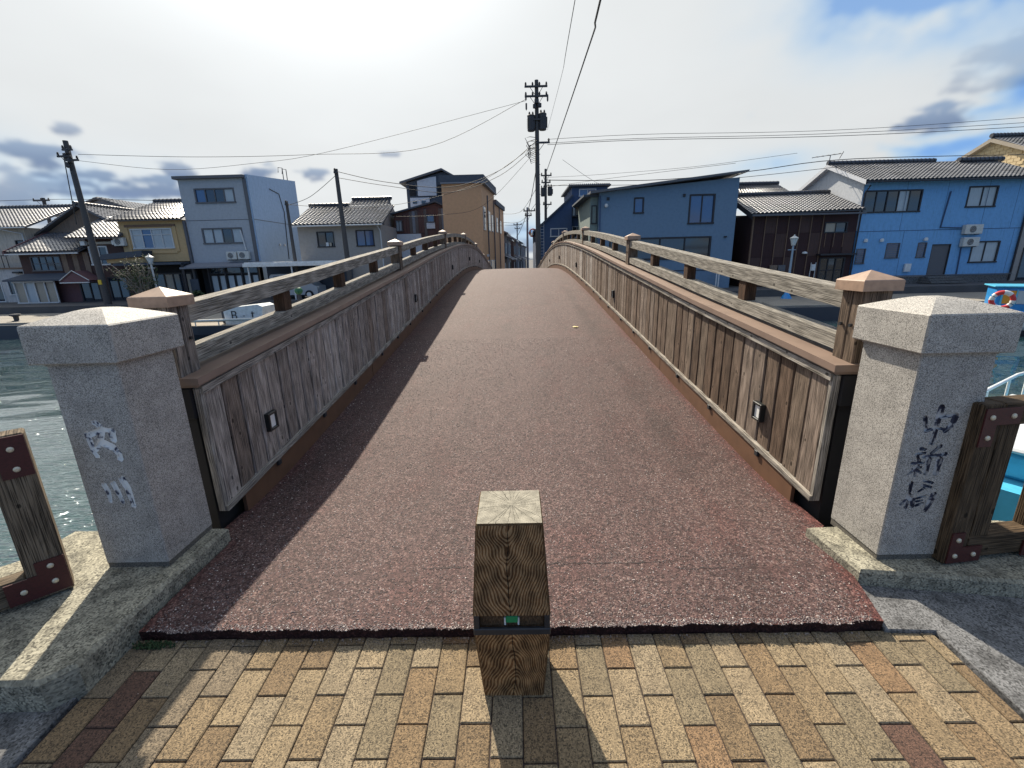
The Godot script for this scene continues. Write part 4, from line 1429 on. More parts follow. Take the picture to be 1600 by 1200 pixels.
func aircon(label: String, x: float, y: float, d: float, w := 0.85, hh := 0.6, group := "outdoor air conditioner units") -> void:
	# (x, y) is the lower left corner of the front
	var o := Vector3(x + w / 2, y, -d + 0.16)
	var t := thing("air_conditioner", label, "air conditioner", o, group)
	var mb := MB.new(o)
	mb.bx(x, x + w, y, y + hh, -d, -d + 0.32, 0.025)
	put("casing", M.ac_white, mb, t)
	mb = MB.new()
	mb.lathe([Vector2(0.0, 0.006), Vector2(hh * 0.36, 0.006), Vector2(hh * 0.36, 0.0)], Vector3.ZERO, 20)
	var fan := putm("fan_grille", M.frame_grey, mb.st.commit(), t, Vector3(x + w * 0.42, y + hh / 2, -d + 0.321) - o, Basis(Vector3.RIGHT, PI / 2))
	mb = MB.new()
	for k in 5:
		var ring: Array = []
		for i in 17:
			ring.append(Vector3(cos(TAU * i / 16), 0, sin(TAU * i / 16)) * hh * (0.07 + 0.072 * k) + Vector3(0, 0.012, 0))
		mb.tube(ring, 0.006, 4)
	putm("grille_ring", M.ac_white, mb.st.commit(), fan, Vector3.ZERO)
	mb = MB.new(o)
	for k in [0.12, 0.8]:
		mb.bx(x + w * k, x + w * k + 0.05, y - 0.05, y - 0.002, -d - 0.02, -d + 0.34, 0.005)
	put("bracket", M.frame_grey, mb, t)

# ------------------------------------------------------------------ houses left of the lane
func build_far_left() -> void:
	var h: Node3D
	var fl: Material = M.frame_light
	var fd: Material = M.frame_dark
	# cream house at the far left
	h = thing("cream_house", "cream house with grey tiled roof at the left edge, brown gable", "house", Vector3(-43, -1, -39))
	wall(h, M.cream_low, -52, -40.2, -1, 1.75, 1.75, 38.2, 5, [[-45.2, -0.95, -43.0, 1.0], [-42.5, -0.4, -41.0, 0.95]])
	wall(h, M.cream, -52, -40.6, 1.75, 5.0, 5.0, 39, 9, [[-46.5, 1.9, -44.4, 3.2], [-41.6, 3.2, -40.7, 4.0]], "upper_wall")
	window(h, 38.2, [-45.2, -0.95, -43.0, 1.0], 2, M.frame_light, [M.glass], 0.08, "door")
	window(h, 38.2, [-42.5, -0.4, -41.0, 0.95], 2, M.frame_light, [M.glass, M.curtain], 0.08)
	window(h, 39, [-46.5, 1.9, -44.4, 3.2], 2, fd, [M.glass])
	window(h, 39, [-41.6, 3.2, -40.7, 4.0], 1, fd, [M.glass])
	bar(h, "cornice", M.batten, -52, -40.15, 1.72, 1.82, 38.05, 39.1)
	for k in 14:
		bar(h, "railing_bar", M.frame_dark, -47.2 + 0.4 * k, -47.16 + 0.4 * k, 1.83, 2.75, 38.25, 38.3)
	bar(h, "railing_top", M.frame_dark, -47.3, -41.8, 2.75, 2.82, 38.23, 38.32)
	bar(h, "wall_lamp", fd, -41.5, -40.9, 1.35, 1.5, 37.9, 38.2)
	tile_roof(h, Vector3(-52.5, 5.0, -38.5), Vector3(-39.9, 5.0, -38.5), Vector3(-39.9, 7.0, -43.4), Vector3(-52.5, 7.0, -43.4))
	ridge(h, Vector3(-52.5, 7.0, -43.4), Vector3(-39.8, 7.0, -43.4), 0.17)
	pipe(h, "gutter", fl, [Vector3(-52.5, 4.95, -38.42), Vector3(-39.9, 4.95, -38.42)], 0.06)
	pipe(h, "downpipe", fl, [Vector3(-42.2, 4.9, -38.45), Vector3(-40.75, 4.5, -38.9), Vector3(-40.72, 2.0, -38.93)], 0.05)
	# gable building behind: brown plaster front with tiled slopes
	h = thing("gable_house", "tall brown-plastered gable behind the dark wooden house at far left", "house", Vector3(-36.2, -1, -40.5))
	var mb := MB.new(h.position)
	mb.prism(PackedVector2Array([Vector2(-40.5, -1), Vector2(-32.8, -1), Vector2(-32.8, 4.6), Vector2(-36.4, 6.55), Vector2(-40.5, 4.3)]), -46.0, -40.2)
	put("wall", M.brown_plaster, mb, h)
	tile_roof(h, Vector3(-41.1, 4.15, -39.7), Vector3(-41.1, 4.15, -46.4), Vector3(-36.4, 6.75, -46.4), Vector3(-36.4, 6.75, -39.7))
	tile_roof(h, Vector3(-32.2, 4.45, -39.7), Vector3(-32.2, 4.45, -46.4), Vector3(-36.4, 6.75, -46.4), Vector3(-36.4, 6.75, -39.7))
	ridge(h, Vector3(-36.4, 6.75, -39.6), Vector3(-36.4, 6.75, -46.4), 0.17)
	h = thing("gable_house", "grey gable with dark roof behind the brown gable, far left", "house", Vector3(-36.5, -1, -49))
	mb = MB.new(h.position)
	mb.prism(PackedVector2Array([Vector2(-45, -1), Vector2(-36.2, -1), Vector2(-36.2, 6.5), Vector2(-41.4, 8.25), Vector2(-45, 7.0)]), -56.0, -48.0)
	put("wall", M.far_grey, mb, h)
	tile_roof(h, Vector3(-35.7, 6.35, -47.6), Vector3(-35.7, 6.35, -56), Vector3(-41.4, 8.4, -56), Vector3(-41.4, 8.4, -47.6), "roof_tiles", 0.4, 0.4)
	tile_roof(h, Vector3(-46.2, 6.8, -47.6), Vector3(-46.2, 6.8, -56), Vector3(-41.4, 8.4, -56), Vector3(-41.4, 8.4, -47.6), "roof_tiles", 0.4, 0.4)
	# dark wooden house
	h = thing("wooden_house", "low dark wooden house with bright tiled roof and lean-to, left of the leaning pole", "house", Vector3(-36.5, -1, -37))
	wall(h, M.plum, -39.7, -33.3, -1, 0.95, 0.95, 37, 5, [[-39.3, -0.9, -36.9, 0.7], [-35.3, -1.0, -33.7, 0.55]], "wall")
	wall(h, M.dark_wood, -39.6, -34.0, 0.95, 2.9, 2.9, 37.05, 5, [[-38.75, 1.5, -36.35, 2.62]], "upper_wall")
	window(h, 37.05, [-38.75, 1.5, -36.35, 2.62], 4, M.frame_grey, [M.glass], 0.07, "window", 2.05)
	for k in 5:
		bar(h, "board", M.dark_wood if k % 2 else M.brown_plaster, -36.2 + 0.44 * k, -35.78 + 0.44 * k, 1.0, 2.84, 37.0, 37.06, 0.008)
	window(h, 37.0, [-35.3, -1.0, -33.7, 0.55], 2, fd, [M.glass], 0.1, "door", 0.0)
	# white framed shelter with sheets
	mb = MB.new(h.position)
	for k in 5:
		var x := -39.9 + 0.82 * k
		mb.bx(x - 0.05, x + 0.05, -1.2, 0.72, -36.35, -36.27, 0.01)
	mb.bx(-39.95, -36.57, 0.62, 0.74, -36.26, -36.2, 0.01)
	mb.bx(-39.95, -36.57, -1.0, -0.9, -36.26, -36.2, 0.01)
	var sh := put("shelter_frame", fl, mb, h)
	for k in 4:
		mb = MB.new(h.position)
		mb.box(Vector3(-39.49 + 0.82 * k, -0.15, -36.38), Vector3(0.72, 1.5, 0.03), 0.005, Basis(Vector3.BACK, 0.02 * (k % 3 - 1)))
		put("sheet", M.curtain_beige if k != 1 else M.curtain, mb, sh)
	mb = MB.new(h.position)
	mb.quad(Vector3(-40.3, 0.86, -35.9), Vector3(-35.6, 0.86, -35.9), Vector3(-34.2, 1.3, -37.02), Vector3(-39.5, 1.3, -37.02), Vector3(0, 1, 0.4))
	mb.quad(Vector3(-40.3, 0.86, -35.9), Vector3(-35.6, 0.86, -35.9), Vector3(-35.6, 0.74, -35.9), Vector3(-40.3, 0.74, -35.9), Vector3(0, 0, 1))
	mb.quad(Vector3(-40.3, 0.74, -35.9), Vector3(-35.6, 0.74, -35.9), Vector3(-34.2, 1.2, -37.02), Vector3(-39.5, 1.2, -37.02), Vector3(0, -1, 0))
	put("lean_to_roof", M.slate, mb, h)
	# little gabled porch
	mb = MB.new(h.position)
	for s in [-1, 1]:
		mb.quad(Vector3(-34.35, 1.45, -35.7), Vector3(-34.35 + s * 1.15, 0.72, -35.7), Vector3(-34.35 + s * 1.15, 0.72, -37.0), Vector3(-34.35, 1.45, -37.0), Vector3(s * 0.5, 1, 0))
		mb.quad(Vector3(-34.35, 1.33, -35.7), Vector3(-34.35 + s * 1.15, 0.6, -35.7), Vector3(-34.35 + s * 1.15, 0.6, -37.0), Vector3(-34.35, 1.33, -37.0), Vector3(-s * 0.5, -1, 0))
	mb.prism(PackedVector2Array([Vector2(-35.5, 0.62), Vector2(-33.2, 0.62), Vector2(-33.2, 0.72), Vector2(-34.35, 1.45), Vector2(-35.5, 0.72)]), -35.78, -35.72)
	var por := put("porch_roof", M.plum, mb, h)
	pipe(por, "porch_edge", fl, [Vector3(-35.52, 0.72, -35.66) - h.position, Vector3(-34.35, 1.47, -35.66) - h.position, Vector3(-33.18, 0.72, -35.66) - h.position], 0.035).position = Vector3.ZERO
	bar(h, "porch_beam", fl, -35.5, -33.2, 0.52, 0.6, 35.6, 35.7)
	tile_roof(h, Vector3(-39.9, 2.95, -36.4), Vector3(-34.1, 2.95, -36.4), Vector3(-34.1, 5.3, -42.0), Vector3(-39.9, 5.3, -42.0))
	bar(h, "gutter", fl, -39.9, -34.1, 2.74, 2.84, 36.25, 36.36)
	bar(h, "verge", M.plum, -40.05, -39.88, 2.8, 3.0, 36.3, 36.7)
	mb = MB.new(h.position)
	mb.quad(Vector3(-40.0, 3.06, -36.3), Vector3(-39.8, 3.09, -36.3), Vector3(-39.8, 5.5, -42.0), Vector3(-40.0, 5.47, -42.0), Vector3.UP)
	mb.quad(Vector3(-40.0, 3.06, -36.3), Vector3(-40.0, 2.7, -36.3), Vector3(-40.0, 5.1, -42.0), Vector3(-40.0, 5.47, -42.0), Vector3.LEFT)
	mb.quad(Vector3(-39.8, 3.09, -36.3), Vector3(-39.8, 2.8, -36.3), Vector3(-39.8, 5.2, -42.0), Vector3(-39.8, 5.5, -42.0), Vector3.RIGHT)
	put("verge_board", M.plum, mb, h)
	# second, higher wing of it
	h = thing("wooden_house", "dark narrow house with white-framed window between wooden and ochre houses", "house", Vector3(-33, -1, -37))
	wall(h, M.dark_wood, -34.0, -31.0, -1, 3.85, 3.85, 37.1, 4.5, [[-33.9, 1.85, -32.4, 3.3], [-33.0, -1, -31.4, 0.9]])
	window(h, 37.1, [-33.9, 1.85, -32.4, 3.3], 2, fl, [M.glass], 0.1)
	window(h, 37.1, [-33.0, -1, -31.4, 0.9], 2, fd, [M.glass], 0.1, "door")
	bar(h, "lintel", M.curtain_beige, -34.0, -31.0, 3.42, 3.62, 36.96, 37.1)
	bar(h, "beam_end", M.white, -34.1, -33.75, 3.35, 3.68, 36.7, 36.95)
	bar(h, "beam_end", M.white, -31.6, -31.25, 3.35, 3.68, 36.7, 36.95)
	tile_roof(h, Vector3(-35.0, 3.9, -36.4), Vector3(-30.75, 3.9, -36.4), Vector3(-30.75, 5.75, -40.4), Vector3(-35.0, 5.75, -40.4))
	# ochre house
	h = thing("ochre_house", "ochre yellow two-storey house with wide white-framed window", "house", Vector3(-28.4, -1, -37))
	wall(h, M.dark_fill, -31.4, -25.95, -1, 2.0, 2.0, 37.6, 5, [[-29.6, -1.0, -26.4, 1.1]], "wall")
	wall(h, M.ochre, -30.98, -25.86, 2.0, 5.1, 5.1, 37, 6, [[-30.16, 3.0, -26.88, 4.5]], "upper_wall")
	window(h, 37, [-30.16, 3.0, -26.88, 4.5], 4, fl, [M.curtain, M.glass_blue, M.curtain, M.curtain], 0.08, "window", 4.05)
	for q in [[-30.5, -26.5, 4.62, 4.80], [-30.5, -30.3, 2.75, 4.62], [-26.72, -26.5, 2.75, 4.62], [-30.3, -26.72, 2.62, 2.8]]:
		bar(h, "surround", M.batten if q[2] > 4.6 else M.ochre, q[0], q[1], q[2], q[3], 36.93, 37.0)
	window(h, 37.6, [-29.6, -1.0, -26.4, 1.1], 4, fd, [M.glass, M.curtain_beige, M.glass, M.curtain_beige], 0.12, "door")
	for k in 9:
		bar(h, "slate_strip", M.slate, -31.2 + 0.6 * k, -30.62 + 0.6 * k, 1.86, 1.93, 35.9, 37.0, 0.004)
	bar(h, "awning", M.slate, -31.3, -25.9, 1.74, 1.855, 35.85, 37.4)
	bar(h, "post", fd, -26.0, -25.8, -1, 1.74, 35.95, 36.1)
	mb = MB.new(h.position)
	mb.prism(PackedVector2Array([Vector2(-32.35, 2.2), Vector2(-31.9, 2.62), Vector2(-28.7, 2.85), Vector2(-28.85, 2.4)]), -36.95, -35.9)
	put("porch_canopy", M.slate, mb, h)
	bar(h, "canopy_wall", M.ochre, -31.9, -29.0, 1.95, 2.36, 36.2, 36.9)
	tile_roof(h, Vector3(-31.5, 5.12, -36.5), Vector3(-25.7, 5.12, -36.5), Vector3(-25.7, 6.75, -40.0), Vector3(-29.9, 6.75, -40.0))
	ridge(h, Vector3(-30.0, 6.78, -40.0), Vector3(-25.7, 6.78, -40.0), 0.16)
	aircon("white air conditioner on bracket beside the ochre house window", -31.4, 3.25, 36.95, 0.85, 0.62, "outdoor air conditioner units")
	# grey three-storey building
	h = thing("grey_building", "grey three-storey building with light blue side wall and shopfront", "building", Vector3(-21, -1, -37))
	mb = MB.new(h.position)
	wall(h, M.grey3, -25.6, -20.24, 1.62, 7.95, 7.95, 37, 8, [[-24.5, 6.24, -21.42, 7.3], [-24.5, 3.25, -21.32, 4.42]])
	wall(h, M.dark_fill, -25.6, -20.24, -1, 1.62, 1.62, 37.7, 7, [], "ground_floor")
	mb.quad(Vector3(-20.232, -1, -37.05), Vector3(-20.232, 8.2, -36.98), Vector3(-20.232, 8.95, -45), Vector3(-20.232, -1, -45), Vector3.RIGHT)
	mb.quad(Vector3(-20.232, 8.2, -36.98), Vector3(-20.232, 8.95, -45), Vector3(-20.5, 8.95, -45), Vector3(-20.5, 8.2, -36.98), Vector3.UP)
	mb.quad(Vector3(-20.5, 8.2, -36.98), Vector3(-20.5, 8.95, -45), Vector3(-20.5, 7.9, -45), Vector3(-20.5, 7.9, -36.98), Vector3.LEFT)
	mb.quad(Vector3(-20.232, 8.2, -36.98), Vector3(-20.5, 8.2, -36.98), Vector3(-20.5, 1.6, -36.98), Vector3(-20.232, 1.6, -36.98), Vector3.BACK)
	put("side_wall", M.grey3_side, mb, h)
	bar(h, "side_joint", M.frame_grey, -20.235, -20.215, 4.98, 5.02, 37.0, 45.0, 0.002)
	bar(h, "front_joint", M.frame_grey, -25.55, -20.3, 4.98, 5.02, 36.985, 37.02, 0.003)
	bar(h, "corner_trim", M.frame_grey, -20.62, -20.36, 1.62, 7.9, 36.9, 36.98)
	mb = MB.new(h.position)
	mb.bx(-25.85, -20.4, 7.95, 8.17, -37.6, -36.72, 0.02)
	put("parapet", M.frame_grey, mb, h)
	window(h, 37, [-24.5, 6.24, -21.42, 7.3], 4, M.frame_grey, [M.glass_blue, M.glass, M.glass, M.curtain], 0.10)
	window(h, 37, [-24.5, 3.25, -21.32, 4.42], 4, M.frame_grey, [M.curtain, M.curtain, M.glass, M.curtain], 0.10)
	# shop front: white paned folding doors under a metal awning
	for k in 6:
		var x0 := -24.25 + 0.66 * k
		window(h, 36.6, [x0, -0.95, x0 + 0.6, 0.85], 1, fd, [M.curtain], 0.05, "door", -0.25)
	for k in 3:
		window(h, 36.6, [-24.25 + 1.32 * k, 0.95, -23.0 + 1.32 * k, 1.45], 1, fd, [M.glass], 0.06, "transom")
	for k in 4:
		bar(h, "mullion", fd, -24.38 + 1.32 * k, -24.26 + 1.32 * k, -1.0, 1.5, 36.5, 36.72)
	mb = MB.new(h.position)
	mb.quad(Vector3(-26.1, 1.5, -35.9), Vector3(-20.0, 1.58, -35.9), Vector3(-20.2, 1.85, -37.0), Vector3(-25.6, 1.85, -37.0), Vector3(0, 1, 0.3))
	mb.quad(Vector3(-26.1, 1.5, -35.9), Vector3(-20.0, 1.58, -35.9), Vector3(-20.0, 1.46, -35.9), Vector3(-26.1, 1.38, -35.9), Vector3(0, 0, 1))
	mb.quad(Vector3(-26.1, 1.38, -35.9), Vector3(-20.0, 1.46, -35.9), Vector3(-20.2, 1.72, -37.0), Vector3(-25.6, 1.72, -37.0), Vector3(0, -1, 0))
	put("awning", M.far_grey, mb, h)
	bar(h, "notice_board", M.slate, -25.7, -25.05, -0.9, 0.6, 36.2, 36.3)
	pipe(h, "downpipe", M.frame_grey, [Vector3(-25.72, 5.0, -36.93), Vector3(-25.72, 0.6, -36.93)], 0.12)
	pipe(h, "white_pipe", fl, [Vector3(-21.22, 2.7, -36.92), Vector3(-21.42, 4.2, -36.92)], 0.06)
	pipe(h, "cable_run", M.wire, [Vector3(-20.2, 7.6, -40.0), Vector3(-20.2, 7.4, -41.5), Vector3(-20.2, 6.0, -42.0), Vector3(-20.2, 2.0, -41.6)], 0.03)
	for k in 2:
		pipe(h, "roof_hook", M.pole, [Vector3(-20.4, 8.8, -43.2 - 0.7 * k), Vector3(-20.4, 9.75, -43.2 - 0.7 * k), Vector3(-20.75, 9.8, -43.2 - 0.7 * k), Vector3(-20.8, 9.4, -43.2 - 0.7 * k)], 0.035)
	for k in 2:
		bar(h, "vent", M.white, -20.23, -20.12, 3.1, 3.28, 40.2 + 0.8 * k, 40.4 + 0.8 * k)
	aircon("left one of two white air conditioners above the grey building's awning", -22.72, 2.02, 36.95, 0.8, 0.6)
	aircon("right one of two white air conditioners above the grey building's awning", -21.82, 2.02, 36.95, 0.88, 0.62)
	# white carport roof
	h = thing("carport", "flat white carport roof on thin posts beside the grey building", "carport", Vector3(-16.5, -1, -36))
	bar(h, "roof", M.white, -19.8, -13.0, 1.60, 1.72, 33.8, 37.0)
	for k in 23:
		bar(h, "roof_rib", M.white, -19.75 + 0.3 * k, -19.68 + 0.3 * k, 1.722, 1.76, 33.8, 37.0, 0.004)
	bar(h, "fascia", M.white, -19.85, -12.95, 1.42, 1.66, 33.68, 33.79)
	for x in [-19.6, -16.4, -13.2]:
		bar(h, "post", fl, x, x + 0.09, -1.0, 1.42, 33.8, 33.9)
	bar(h, "back_panel", M.slate, -19.8, -13.0, -1.0, 1.4, 36.8, 36.95)
	# taupe house with tiled roof
	h = thing("taupe_house", "taupe two-storey house with grey tiled roof and two dark windows", "house", Vector3(-13.6, -1, -37))
	wall(h, M.taupe, -17.0, -10.45, -1, 4.4, 4.4, 37.05, 7, [[-15.54, 2.8, -14.2, 3.95], [-12.46, 2.8, -11.06, 4.0]])
	window(h, 37.05, [-15.54, 2.8, -14.2, 3.95], 2, fd, [M.glass], 0.07)
	window(h, 37.05, [-12.46, 2.8, -11.06, 4.0], 2, fd, [M.glass_blue, M.glass_blue], 0.07)
	bar(h, "box_on_sill", M.white, -14.85, -14.65, 2.86, 3.14, 36.93, 37.0)
	bar(h, "box_on_sill", M.curtain_beige, -14.58, -14.42, 2.86, 3.12, 36.93, 37.0)
	tile_roof(h, Vector3(-17.2, 4.42, -36.4), Vector3(-10.1, 4.42, -36.4), Vector3(-10.1, 6.15, -40.5), Vector3(-17.2, 6.15, -40.5))
	ridge(h, Vector3(-17.3, 6.2, -40.5), Vector3(-13.9, 6.2, -40.5), 0.15)
	tile_roof(h, Vector3(-14.3, 5.65, -40.2), Vector3(-10.9, 5.65, -40.2), Vector3(-10.9, 6.85, -42.6), Vector3(-14.3, 6.85, -42.6), "roof_tiles_upper")
	ridge(h, Vector3(-14.3, 6.9, -42.6), Vector3(-10.8, 6.9, -42.6), 0.15)
	ridge(h, Vector3(-13.4, 5.62, -39.8), Vector3(-10.2, 5.62, -39.8), 0.12)
	mb = MB.new(h.position)
	mb.prism(PackedVector2Array([Vector2(40.2, 4.5), Vector2(45.0, 4.5), Vector2(45.0, 5.6), Vector2(42.6, 6.8), Vector2(40.2, 5.6)]), -14.2, -11.0, Transform3D(Basis(Vector3(0, 0, -1), Vector3(0, 1, 0), Vector3(1, 0, 0)), Vector3.ZERO))
	put("upper_wall", M.taupe, mb, h)
	pipe(h, "downpipe", fl, [Vector3(-10.6, 4.35, -36.5), Vector3(-10.48, 3.9, -36.95), Vector3(-10.48, -1, -36.98)], 0.05)
	pipe(h, "gutter", fl, [Vector3(-17.2, 4.33, -36.28), Vector3(-10.1, 4.33, -36.28)], 0.06)

# ------------------------------------------------------------------ buildings about the lane
func footprint_building(h: Node3D, m: Material, pts: Array, y0: float, y1: float, called := "wall") -> void:
	var pv := PackedVector2Array()
	for p in pts:
		pv.append(Vector2(p[0], p[1]))
	var mb := MB.new(h.position)
	# polygon in (x, distance), pulled upwards
	mb.prism(pv, y0, y1, Transform3D(Basis(Vector3(1, 0, 0), Vector3(0, 0, -1), Vector3(0, 1, 0)), Vector3.ZERO))
	put(called, m, mb, h)

func build_far_centre() -> void:
	var h: Node3D
	var mb: MB
	var fd: Material = M.frame_dark
	var fl: Material = M.frame_light
	# old metal-clad building
	h = thing("clad_building", "old rust and grey metal-clad building left of the tan building", "building", Vector3(-8.4, -1, -42))
	mb = MB.new(h.position)
	mb.prism(PackedVector2Array([Vector2(-10.6, -1), Vector2(-6.2, -1), Vector2(-6.2, 6.1), Vector2(-6.85, 6.4), Vector2(-10.6, 5.6)]), -46.5, -42.0)
	put("wall", M.rust_metal, mb, h)
	var sheet_m := [M.dark_metal, M.rust_metal, M.far_grey, M.rust_metal, M.dark_metal]
	for k in 17:
		var x := -10.55 + 0.26 * k
		var top := 5.55 + (x + 10.6) * 0.21
		var lowy := 3.95 if x < -8.0 else 2.2
		if x > -7.75 and x < -7.0:
			continue
		if x < -9.9:
			continue
		bar(h, "sheet", sheet_m[(k * 7) % 5], x, x + 0.25, lowy, minf(top, 6.05) - 0.1, 41.93, 41.995, 0.008)
	bar(h, "lower_wall", M.white_panel, -10.58, -8.3, -1, 3.9, 41.9, 42.0)
	window(h, 41.9, [-10.45, 4.15, -9.9, 5.05], 2, M.frame_grey, [M.curtain], 0.05)
	window(h, 41.9, [-7.7, 4.85, -7.05, 5.45], 1, M.frame_grey, [M.glass_blue], 0.05)
	bar(h, "pale_sheet", M.white_panel, -7.75, -7.0, 4.3, 4.8, 41.9, 41.97)
	mb = MB.new(h.position)
	mb.prism(PackedVector2Array([Vector2(-10.85, 5.5), Vector2(-6.85, 6.45), Vector2(-6.0, 6.05), Vector2(-6.0, 6.15), Vector2(-6.85, 6.58), Vector2(-10.85, 5.64)]), -46.5, -41.7)
	put("roof", M.slate, mb, h)
	# taller dark loft behind
	h = thing("dark_loft", "tall dark loft with a white panel rising behind the metal-clad building", "building", Vector3(-8, -1, -47))
	mb = MB.new(h.position)
	mb.prism(PackedVector2Array([Vector2(-10.4, -1), Vector2(-4.0, -1), Vector2(-4.0, 9.0), Vector2(-6.85, 9.75), Vector2(-10.4, 8.85)]), -54.0, -47.0)
	put("wall", M.slate, mb, h)
	mb = MB.new(h.position)
	mb.prism(PackedVector2Array([Vector2(-10.95, 8.75), Vector2(-6.85, 9.85), Vector2(-5.6, 9.2), Vector2(-5.6, 9.34), Vector2(-6.85, 10.03), Vector2(-10.95, 8.93)]), -54.0, -46.6)
	put("roof", M.frame_grey, mb, h)
	mb = MB.new(h.position)
	mb.prism(PackedVector2Array([Vector2(-9.3, 7.65), Vector2(-7.5, 7.65), Vector2(-7.45, 9.35), Vector2(-8.0, 9.3), Vector2(-9.3, 9.0)]), -46.99, -46.9)
	put("white_panel", M.white_panel, mb, h)
	for k in 2:
		bar(h, "dark_bay", M.dark_fill, -10.1 + 2.75 * k, -9.5 + 2.75 * k, 7.7, 8.6, 46.9, 46.99)
	bar(h, "pale_cladding", M.white_panel, -10.1, -8.2, 5.6, 7.5, 46.9, 46.99)
	for k in 2:
		bar(h, "small_window", M.glass, -9.85 + 0.85 * k, -9.45 + 0.85 * k, 6.95, 7.2, 46.85, 46.9)
	# tan building
	h = thing("tan_building", "tall tan orange rendered building at the left of the lane, blue-grey parapet", "building", Vector3(-4, -1, -42))
	footprint_building(h, M.tan, [[-5.95, 40.0], [-2.68, 40.0], [-1.95, 47.0], [-5.95, 47.0]], -1.0, 7.7)
	footprint_building(h, M.tan, [[-4.5, 47.02], [-1.95, 47.02], [-1.22, 54.0], [-4.5, 54.0]], -1.0, 6.75, "rear_wall")
	footprint_building(h, M.slate, [[-6.1, 39.8], [-2.45, 39.8], [-1.72, 47.2], [-6.1, 47.2]], 7.72, 8.25, "parapet")
	footprint_building(h, M.far_grey, [[-6.0, 39.75], [-2.40, 39.75], [-1.68, 47.25], [-6.0, 47.25]], 7.60, 7.71, "parapet_drip")
	footprint_building(h, M.slate, [[-4.5, 47.3], [-1.75, 47.3], [-1.05, 54.1], [-4.5, 54.1]], 6.76, 7.2, "rear_parapet")
	var dirv := Vector3(0.73, 0, -7.0).normalized()
	var nb := Basis(Vector3(-dirv.x, 0, -dirv.z), Vector3.UP, Vector3(-dirv.z, 0, dirv.x))
	for q in [[41.0, 4.0, 5.9, 0.5], [43.5, 4.05, 5.75, 0.55], [45.4, 4.1, 5.6, 0.5], [48.6, 4.2, 5.6, 0.6], [51.0, 4.2, 5.5, 0.6], [42.0, -0.9, 1.5, 1.2], [45.0, -0.9, 1.5, 1.2]]:
		var dm: float = q[0]
		var px: float = -2.68 + (dm - 40.0) * 0.1043 + 0.02
		mb = MB.new()
		mb.box(Vector3.ZERO, Vector3(q[3] * 2.0, q[2] - q[1], 0.07), 0.01)
		var f := putm("window", fl, mb.st.commit(), h, Vector3(px, (q[1] + q[2]) / 2, -dm) - h.position, nb)
		for s in [-1, 1]:
			mb = MB.new()
			mb.box(Vector3(s * q[3] * 0.48, 0, 0.032), Vector3(q[3] * 0.86, q[2] - q[1] - 0.14, 0.02))
			putm("pane", M.glass, mb.st.commit(), f)
	for k in 3:
		pipe(h, "downpipe", M.frame_grey, [Vector3(-2.35 + 0.4 * k, 7.0, -42.7 - 3.5 * k), Vector3(-2.35 + 0.4 * k, -1, -42.7 - 3.5 * k)], 0.06)
	bar(h, "sign_light", fl, -2.5, -2.3, 1.8, 2.0, 41.5, 41.8)
	# row of houses further along the lane
	var row := [[-1.25, 55.0, 5.2, 4.6, 4.9, M.far_dark], [-0.85, 61.0, 5.2, 4.1, 4.2, M.far_grey], [-0.2, 68.0, 6.5, 4.3, 4.6, M.dark_wood], [0.5, 76.0, 7.5, 4.0, 4.5, M.far_grey], [1.0, 85.0, 9.0, 4.4, 5.0, M.far_dark], [1.9, 97.0, 12.0, 4.0, 4.4, M.far_grey]]
	var what := ["nearest dark", "pale grey second", "brown timber third", "grey fourth", "dark fifth", "farthest grey"]
	for i in row.size():
		var q: Array = row[i]
		h = thing("lane_house", "%s house in the row along the left of the lane" % what[i], "house", Vector3(q[0] - 2, -1, -q[1]), "houses along the lane")
		footprint_building(h, q[5], [[q[0] - 6.0, q[1]], [q[0], q[1]], [q[0] + 0.05 * q[2], q[1] + q[2] - 0.4], [q[0] - 6.0, q[1] + q[2] - 0.4]], -1.0, q[3])
		mb = MB.new(h.position)
		var a := Vector3(q[0] + 0.5, q[3] - 0.1, -q[1] + 0.2)
		var b := Vector3(q[0] + 0.5 + 0.05 * q[2], q[3] - 0.1, -q[1] - q[2] + 0.2)
		var up := Vector3(-3.2, q[4] - q[3] + 1.2, 0)
		mb.quad(a, b, b + up, a + up, Vector3.UP)
		mb.quad(a - Vector3(0, 0.15, 0), b - Vector3(0, 0.15, 0), b + up - Vector3(0, 0.15, 0), a + up - Vector3(0, 0.15, 0), Vector3.DOWN)
		mb.quad(a, b, b - Vector3(0, 0.15, 0), a - Vector3(0, 0.15, 0), Vector3.RIGHT)
		mb.quad(a, a + up, a + up - Vector3(0, 0.15, 0), a - Vector3(0, 0.15, 0), Vector3.BACK)
		put("roof", M.tile, mb, h)
		mb = MB.new(h.position)
		mb.prism(PackedVector2Array([Vector2(q[0] + 0.15, q[3]), Vector2(q[0] - 2.6, q[3] + 1.05), Vector2(q[0] - 6, q[3])]), -q[1] - 0.2, -q[1] - 0.02)
		put("gable", q[5], mb, h)
		mb = MB.new(h.position)
		var e := Vector3(q[0] + 0.9, 1.55, -q[1] - 0.2)
		var e2 := Vector3(q[0] + 0.9 + 0.05 * q[2], 1.55, -q[1] - q[2] + 0.6)
		mb.quad(e, e2, e2 + Vector3(-0.95, 0.4, 0), e + Vector3(-0.95, 0.4, 0), Vector3.UP)
		mb.quad(e - Vector3(0, 0.1, 0), e2 - Vector3(0, 0.1, 0), e2 + Vector3(-0.95, 0.3, 0), e + Vector3(-0.95, 0.3, 0), Vector3.DOWN)
		mb.quad(e, e2, e2 - Vector3(0, 0.1, 0), e - Vector3(0, 0.1, 0), Vector3.RIGHT)
		put("lower_eave", M.far_grey, mb, h)
